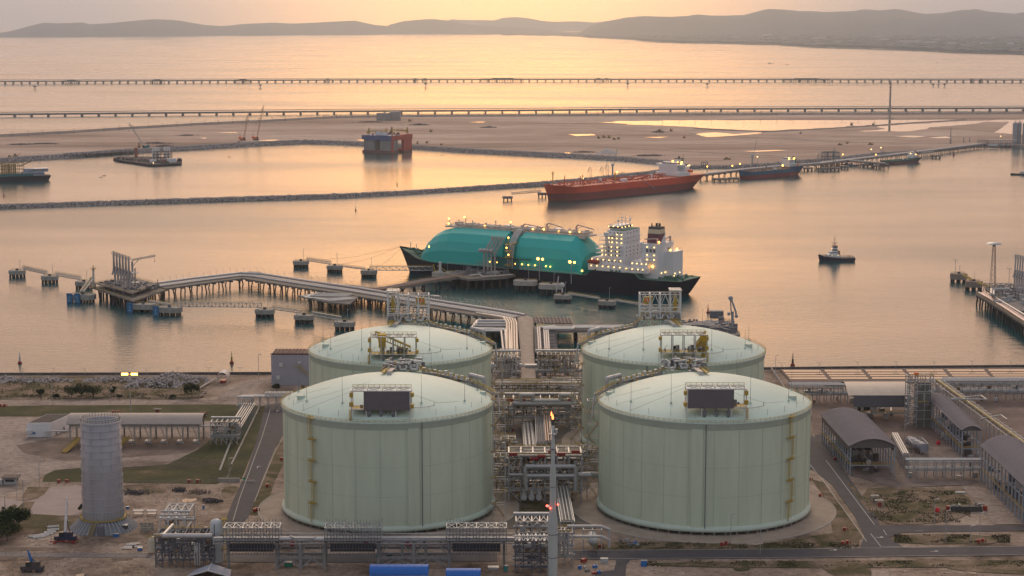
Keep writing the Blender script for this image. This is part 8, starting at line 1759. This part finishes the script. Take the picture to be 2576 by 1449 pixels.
# fire water pavilion and front canopy, blue roofs
p = G(528, 1449); o = thing('gabled_canopy', 'pale gabled canopy with blue-grey roof at the bottom edge', 'canopy', V(p.x, p.y)); Yc = p.y; e, r_ = HZ(Yc, 1443), HZ(Yc+5, 1410); w_ = 14.5; b = MB()
b.add([(-w_/2-1, -4, e), (0, -4, e+2.4), (0, 5, e+2.4), (-w_/2+1, 5, e)], [(0, 1, 2, 3)]); b.add([(0, -4, e+2.4), (w_/2+1, -4, e), (w_/2, 5, e), (0, 5, e+2.4)], [(0, 1, 2, 3)]); b.build('roof', mat('pale_blue_roof', (.33, .36, .44), .5), o); b = MB(); b.bar((0, -4.1, e+2.45), (0, 5, e+2.45), .4); b.bar((-w_/2-1, -4.1, e+.05), (0, -4.1, e+2.4), .35); b.bar((0, -4.1, e+2.4), (w_/2+1, -4.1, e+.05), .35); [b.bar((x, -3.6, 0), (x, -3.6, e+.2), .4) for x in (-6, -2, 2, 6)]; b.build('frame', WHITE, o)
for x0, x1, yt, lb, sc_ in ((931, 1078, 1418, 'larger bright blue rounded roof at the bottom edge', 1), (1122, 1209, 1428, 'smaller blue rounded roof at the bottom edge', .8)):
    Y = G(1000, 1470).y; a_ = PD(x0, 1440, Y).x; c_ = PD(x1, 1440, Y).x; z = HZ(Y, yt+2); o = thing('site_shelter', lb, 'shelter', V((a_+c_)/2, Y)); w_ = c_-a_; b = MB(); F0, K0 = [], []
    for i in range(13): t = math.pi*i/12; F0.append(V(-w_/2, -3.4*math.cos(t), z-3.2+3.2*math.sin(t))); K0.append(V(w_/2, -3.4*math.cos(t), z-3.2+3.2*math.sin(t)))
    b.strip(F0, K0); b.add(F0, [tuple(range(13))]); b.add(K0, [tuple(range(13))[::-1]])
    for k in range(10): x = -w_/2+w_*k/9; b.pipe([V(x, q.y, q.z+.05) for q in F0[2:11:2]], .08, 4)
    b.build('roof', mat('tarp_blue', (.01, .13, .5), .45, var=.1, vscale=.6), o); b = MB(); [b.bar((x, y, 0), (x, y, z-3.2), .3) for x in (-w_/2+.4, 0, w_/2-.4) for y in (-3.2, 3.2)]; b.build('post', STEEL, o)
# cranes at the left
def mobile_crane(px, py, tx, ty, label, body, out=True):
    p = G(px, py); o = thing('mobile_crane', label, 'crane', p); tip = PD(tx, ty, p.y)-p; b = MB(); b.box(0, 0, .9, 8.5, 2.6, 1.5); b.build('chassis', body, o); b = MB(); [b.tube((x, y, .7), (x, y+.5, .7), .7, 10) for x in (-3, -1, 2, 3.4) for y in (-1.6, 1.1)]; b.build('wheel', DARK, o)
    b = MB(); b.box(.8, 0, 2.4, 4, 2.4, 1.6); b.build('turntable', body, o); MB().box(-1.4, -1, 2.4, 1.6, 1.2, 1.7).build('cab', GLASS, o)
    d = tip-V(0, 0, 3.2); s = V(0, 0, 3.2); b = MB(); b.bar(s, s+d*.45, 1.0); b.bar(s+d*.4, s+d*.75, .75); b.bar(s+d*.7, tip, .5); b.build('boom', SHIPW if out else BLUE, o)
    b = MB(); b.bar(tip, tip+V(.3, 0, -d.length*.3), .08); b.bar(s+d*.45, s+V(2, 0, 0), .25); b.build('rigging', DARK, o)
    if out: b = MB(); [b.bar((x, -3.6, .5), (x, 3.6, .5), .3) for x in (-3.6, 3.6)]; [b.box(x, y, 0, .9, .9, .3) for x in (-3.6, 3.6) for y in (-3.6, 3.6)]; b.bar((-5.5, -3, .8), (5.5, -3, .8), .35); b.build('outrigger', RED, o)
mobile_crane(165, 1362, 168, 1252, 'mobile crane with white upright telescopic boom beside the skirted stack', mat('crane_navy', (.03, .03, .07), .5)); mobile_crane(82, 1438, 70, 1384, 'dark crawler crane with short blue boom at the lower left corner', MATS['machine_dark'], False)
# trees and bushes
LEAF = rampmat('leaf_green', [(.3, (.02, .035, .012)), (.6, (.05, .075, .025)), (.75, (.09, .11, .04))], .8); BARK = mat('bark', (.09, .065, .045), .95)
def tree(px, py, w_, h_, label, cat='tree', name='tree', n=1500, group=None):
    p = G(px, py); o = thing(name, label, cat, p, 0, group); b = MB(); b.tube((0, 0, 0), (.1, 0, h_*.5), h_*.035, 7, h_*.02)
    tips = []
    for k in range(6): a = k*1.05+rnd.random(); e = V(math.cos(a)*w_*.28, math.sin(a)*w_*.28, h_*rnd.uniform(.55, .8)); b.tube((.05, 0, h_*.35), e, h_*.016, 5, h_*.006); tips.append(e)
    b.build('trunk', BARK, o); b = MB(); cl = [(e+V(rnd.uniform(-.1, .1)*w_, rnd.uniform(-.1, .1)*w_, rnd.uniform(-.05, .15)*h_), rnd.uniform(.14, .24)*w_) for e in tips for _ in (0, 1)]+[(V(0, 0, h_*.8), w_*.25)]
    for k in range(n):
        c, r = rnd.choice(cl); d = V(rnd.gauss(0, 1), rnd.gauss(0, 1), rnd.gauss(0, .8)).normalized()*r*rnd.uniform(.5, 1.08); q = c+d
        if q.z < h_*.08: continue
        s = rnd.uniform(.28, .6)*max(.6, h_*.12); u = V(rnd.uniform(-1, 1), rnd.uniform(-1, 1), rnd.uniform(-1, 1)).normalized(); v = u.cross(V(rnd.random(), rnd.random(), rnd.random()+.1)).normalized(); b.add([q-u*s, q+v*s*.5, q+u*s, q-v*s*.5], [(0, 1, 2, 3)])
    b.build('crown', LEAF, o)
for px, py, w_, h_, lb in ((483, 1000, 9, 7.5, 'broad dark tree by the fence right of the rubble'), (695, 986, 5, 4.5, 'round tree in front of the grey-blue building'), (764, 985, 3, 3, 'small shrub beside the rear left tank'), (103, 1005, 4.5, 6, 'lone slim tree near the left edge of the shore strip'), (285, 1000, 4, 6, 'small tree left of the lit lamp mast'),
      (180, 1001, 11, 6, 'left bush of the thicket on the shore strip'), (205, 1000, 11, 6.5, 'middle bush of the thicket on the shore strip'), (235, 1000, 11, 6, 'right bush of the thicket on the shore strip'), (8, 1345, 16, 10, 'dark tree at the left edge in the lower corner'), (32, 1338, 13, 8.5, 'dark tree second from the left edge'), (48, 1330, 11, 7.5, 'smaller tree right of the dark pair at the left edge'),
      (18, 1362, 12, 7, 'lowest bush in the dark clump at the left edge'), (210, 1292, 5, 4, 'shrub peeping left of the fat stack'), (300, 1003, 3, 2, 'low shrub under the lamp mast'), (140, 1004, 4, 2.5, 'low bush between the slim tree and the thicket'), (435, 1003, 4, 2, 'low bush left of the broad dark tree')):
    tree(px, py, w_, h_, lb)
# rubble
for px, py, w_, d_, h_, lb in ((390, 968, 22, 14, 4.5, 'large heap of pale broken rock by the sea wall'), (440, 960, 20, 14, 5.5, 'second heap of broken rock left of the dark tree'), (60, 960, 20, 6, 2, 'low rubble ridge at the left of the shore strip'), (130, 958, 18, 6, 2, 'low pale rubble ridge right of the left one'), (15, 955, 8, 6, 2.4, 'rubble at the far left edge'), (290, 957, 26, 8, 2, 'thin spread of rubble left of the big heaps'),
      (500, 958, 10, 8, 2.5, 'last small rock heap before the shelter')):
    p = G(px, py); b = MB(); pts = []
    for k in range(int(w_*d_*1.1)): u, v = rnd.uniform(-1, 1), rnd.uniform(-1, 1); pts.append((p.x+u*w_*.7, p.y+v*d_*.6, h_*max(0, 1-u*u)*(max(0, 1-v*v))*rnd.uniform(.5, 1)))
    rocks(b, pts, .9, 2.6); tag(b.build('rock_heap', ROCKP), lb, 'rock heap')
for px, py, w_, m, lb in ((340, 1242, 16, ROCK, 'dark rock pile right of the fat stack'), (455, 1235, 8, MATS['machine_dark'], 'rubbish pile on the bare ground'), (500, 1240, 12, GND, 'sand heap on the bare ground'), (532, 1262, 9, ROCK, 'grey gravel heap near the road')):
    p = G(px, py); b = MB(); pts = [(p.x+rnd.gauss(0, .2)*w_, p.y+rnd.gauss(0, 1.2), rnd.uniform(0, 1.2)) for _ in range(90)]; rocks(b, pts, .7, 1.8); tag(b.build('spoil_heap', m), lb, 'spoil heap')
# lamps
def lit_mast(px, py, top):
    p = G(px, py); H = HZ(p.y, top); o = thing('floodlight_mast', 'tall floodlight mast with two glowing orange heads behind the truck canopy', 'floodlight', p); MB().tube((0, 0, 0), (0, 0, H), .28, 8, .16).bar((-3.6, 0, H), (3.6, 0, H), .3).build('pole', STEEL, o)
    for s in (-1, 1): MB().box(s*2.5, -.2, H-.5, 3.3, .6, 1.0).build('lamp', mat('bright_lamp', (1, .6, .2), .5, emit=(1, .42, .06), estr=14), o)
lit_mast(329, 1044, 941)
for px, py, h, lb in ((132, 1018, 14, 'left of the slim tree behind the shore road'), (277, 1016, 8, 'near the shore road'), (651, 962, 16, 'right of the sea wall shelter'), (577, 1220, 12, 'beside the drain on the grass field'), (14, 1320, 12, 'double post by the parking yard'), (60, 1290, 14, 'by the grass island'), (43, 1262, 12, 'left of the parking yard'), (100, 1225, 12, 'utility post right of the guardhouse'),
      (2275, 1118, 10, 'between the large shed and pump shed'), (2350, 1323, 11, 'by the branch road'), (2378, 1366, 13, 'in the grass island on the right'), (2464, 1352, 10, 'further right in the grass island'), (1912, 1395, 10, 'along the front road'), (1838, 1368, 12, 'in front of the front right tank'), (2440, 1380, 9, 'by the front road at the far right'), (1950, 983, 20, 'tall one behind the front right tank rim'), (1886, 1020, 5, 'short one behind the tank dome')):
    lamppost(G(px, py), h, 'thin grey lamp post '+lb, double=(px == 14), r=.13)
for i, px in enumerate(list(range(-20, 680, 78))+list(range(1966, 2576, 96))):
    lamppost(G(px, interp(shoreP, px)+2, 0), 4.5, 'low twin-headed lamp on the sea wall in a regular row', 'twin lamps along the sea wall', double=True, r=.1, name='wall_lamp')
# red hydrant boxes
for i, (px, py) in enumerate(((2, 1023), (12, 1023), (285, 1040), (297, 1040), (505, 1043), (515, 1043), (148, 1214), (168, 1214), (475, 1214), (497, 1214), (708, 1158), (672, 1225), (645, 1285), (640, 1288), (1815, 1374), (1826, 1371), (2036, 1209), (2063, 1250), (2124, 1335), (2120, 1370), (2131, 1368), (2461, 1366), (2471, 1364), (2100, 1158), (1290, 1085), (1300, 1240), (1510, 1378))):
    p = G(px, py); b = MB(); b.box(p.x, p.y, 0, 1.1, .8, 1.3); b.box(p.x, p.y, 1.3, 1.3, 1.0, .12); b.tube(p+V(1.3, 0, 0), p+V(1.3, 0, 1.2), .18, 6); tag(b.build('hydrant_box', RED), 'small red fire hose box standing on the ground', 'hydrant box', 'red fire hose boxes around the site')
p = G(396, 1042); o = thing('fire_shelter', 'small roofed red cabinet on the grass behind the canopy', 'cabinet', p); MB().box(0, 0, 2.6, 4, 3, .3).build('roof', CONCD, o); MB().box(0, 0, 0, 1.8, 1.4, 2.6).build('cabinet', mat('dull_red', (.25, .05, .05), .7), o)
p, q = G(548, 1212), G(603, 1212); b = MB(); b.bar(p+V(0, 0, .8), q+V(0, 0, .8), .8, 1.6); b.bar(p+V(0, 0, 1.65), q+V(0, 0, 1.65), 1.2, .1); tag(b.build('barrier_wall', CONC), 'low concrete gate wall across the verge', 'barrier')
for px, m, lb in ((614, mat('sign_green', (.02, .25, .12), .6), 'green'), (626, mat('sign_pink', (.5, .3, .32), .6), 'pink')): p = G(px, 1209); b = MB(); b.box(p.x, p.y, .5, 1.4, .12, .8); b.bar(p, p+V(0, 0, .5), .12); tag(b.build('gate_sign', m), 'small '+lb+' sign board on the road gate', 'sign')
b = MB(); p, q = G(600, 1213), G(642, 1213); b.rail([p, q], 1.0, .12, 2.5); tag(b.build('road_gate', STEEL), 'low gate across the narrow road', 'gate')
def fence(name, label, px, h=1.9, step=3.2):
    W = [G(x, y) for x, y in px]; o = thing(name, label, 'fence', W[0].lerp(W[-1], .5)); b = MB(); b.rail(W, h, .09, step, 1); b.build('posts_and_rails', GREYD, o, True)
fence('site_fence', 'long wire fence behind the shore road', [(-60, 1009), (300, 1008), (500, 1007), (560, 945)]); fence('site_fence', 'wire fence along the near edge of the grass field', [(104, 1223), (300, 1222), (548, 1217)]); fence('site_fence', 'fence running from the guardhouse to the tree clump', [(205, 1300), (120, 1325), (60, 1320), (0, 1345)])
# prefab concrete pieces, containers, stacks
for k, (px, py) in enumerate(((118, 1345), (126, 1340), (134, 1334), (134, 1326), (88, 1350), (98, 1352), (108, 1349))): p = G(px, py); b = MB(); b.box(p.x, p.y, 0.1, 4.6, 1.6, .35, .2+k*.05); b.box(p.x, p.y, .45, 4.2, .3, .3, .2+k*.05); tag(b.build('precast_plank', WHITE), 'white precast plank lying in the yard left of the crane', 'plank', 'white precast planks in the yard')
for k, (px, py, lb) in enumerate(((348, 1297, 'left'), (382, 1297, 'middle'), (436, 1295, 'right'))):
    p = G(px, py); o = thing('workbench_canopy', lb+' small white-topped bench canopy right of the fat stack', 'canopy', p); MB().box(0, 0, 2.2, 4.4, 1.8, .15).build('roof', WHITE, o); b = MB(); [b.bar((x, y, 0), (x, y, 2.2), .12) for x in (-2, 2) for y in (-.8, .8)]; b.box(0, 0, .9, 4, 1.4, .1); b.build('frame', STEEL, o)
for k in range(26):
    px, py = 355+(k % 7)*5+rnd.uniform(-1, 1), 1320+(k//7)*6+rnd.uniform(-1, 1); p = G(px, py); b = MB(); b.box(p.x, p.y, 0, .7, .7, .8); b.tube((p.x, p.y, .8), (p.x, p.y, 1.1), .2, 6); tag(b.build('footing_block', CONC), 'small concrete footing block in the rows right of the fat stack', 'footing block', 'rows of small footing blocks')
for px, py, c, w_, h_, lb in ((292, 1350, BLUE, 2.2, 1.2, 'blue crate in front of the stack skirt'), (352, 1385, BLUE, 1.8, 1.1, 'blue bin on the bare ground below the dark module'), (518, 1336, BLUE, 1.4, 1.6, 'blue drum left of the white vertical vessel'), (321, 1279, BLUE, 1.4, .8, 'blue tarp bundle right of the stack'), (512, 1280, BLUE, .8, 1.6, 'blue post-like drum near the gravel heap'),
      (726, 1425, mat('green_box', (.02, .2, .13), .6), 3, 1.7, 'green generator under the front trestle'), (950, 1402, MATS['green_box'], 1.2, 1.2, 'small green box behind the trestle legs'), (980, 1402, MATS['dark_green_hull'], 2.4, 1.8, 'dark green container behind the trestle legs'), (1620, 1424, BLUE, 2.2, 2.2, 'blue cabin on the ground right of the side road'), (1272, 1437, MATS['teal_body'], 1.4, 2.2, 'teal cabinet left of the dark module'),
      (1520, 1415, MATS['cabin_grey'], 2.8, 1.6, 'pale trailer beside the front road'), (1241, 1431, STEEL, 4, .8, 'grey skip left of the dark module'), (310, 1336, MATS['machine_dark'], 3.6, 2.6, 'dark container against the stack skirt')):
    p = G(px, py); o = thing('site_container', lb, 'container', p); MB().box(0, 0, 0, w_, w_*.6, h_).build('body', c, o); MB().box(0, 0, h_, w_*1.05, w_*.64, .1).build('lid', STEEL, o)
for k in range(16):
    px, py = rnd.choice(((1470, 1430), (1480, 1438), (1500, 1440), (1462, 1415), (1498, 1425), (1560, 1368), (1585, 1366), (1600, 1372), (1575, 1374)))
    p = G(px+rnd.uniform(-12, 12), py+rnd.uniform(-4, 4)); b = MB(); w_ = rnd.uniform(.8, 2); b.box(p.x, p.y, 0, w_, w_*.7, rnd.uniform(.5, 1.3), rnd.random()); b.tube(p, p+V(.4, .3, 1.5), .12, 5); tag(b.build('equipment_crate', (BLUE, RED, STEEL, GREYD)[k % 4]), 'small crate or tool box dumped beside the front road', 'crate', 'crates dumped by the front road')
for k, (px, py) in enumerate(((330, 1372), (338, 1370), (345, 1378), (318, 1382), (324, 1378))): p = G(px, py); b = MB(); [b.bar(p+V(-2, j*.35, .3), p+V(2, j*.35, .3), .18) for j in range(5)]; tag(b.build('pipe_bundle', STEEL if k % 2 else WHITE), 'small bundle of scaffold tubes on the bare ground below the stack', 'bundle', 'bundles of scaffold tubes')
b = MB(); p, q = G(572, 1376), G(1240, 1376)
for s in (-2.5, 2.5): b.bar(p+V(0, s, .5), q+V(0, s, .5), .35, .9)
tag(b.build('concrete_barrier', mat('barrier_dark', (.14, .13, .14), .9, var=.3, vscale=1)), 'long dark concrete barrier behind the front trestle', 'barrier')
for px, py in ((700, 1375), (1025, 1378), (920, 1376), (735, 1380)): p = G(px, py, 0); b = MB(); b.box(p.x, p.y+1, 0, 1.6, 1, 2.4); b.box(p.x+.9, p.y+1, 0, .8, .8, 1.4); tag(b.build('hydrant_box', RED), 'red fire hose box behind the front trestle', 'hydrant box', 'red boxes behind the front trestle')
# ================================================================ HAZE
hz = bpy.data.materials.new('haze'); hz.use_nodes = True; n = hz.node_tree; n.nodes.clear()
out = n.nodes.new('ShaderNodeOutputMaterial'); pv = n.nodes.new('ShaderNodeVolumePrincipled')
pv.inputs['Color'].default_value = (.57, .74, 1, 1); pv.inputs['Density'].default_value = 4.2e-5; pv.inputs['Anisotropy'].default_value = .88
n.links.new(pv.outputs[0], out.inputs['Volume'])
b = MB(); b.box(0, 17500, -6, 62000, 38000, 700); b.box
tag(b.build('haze', hz), 'warm sunset haze over the bay', 'haze', kind='stuff')
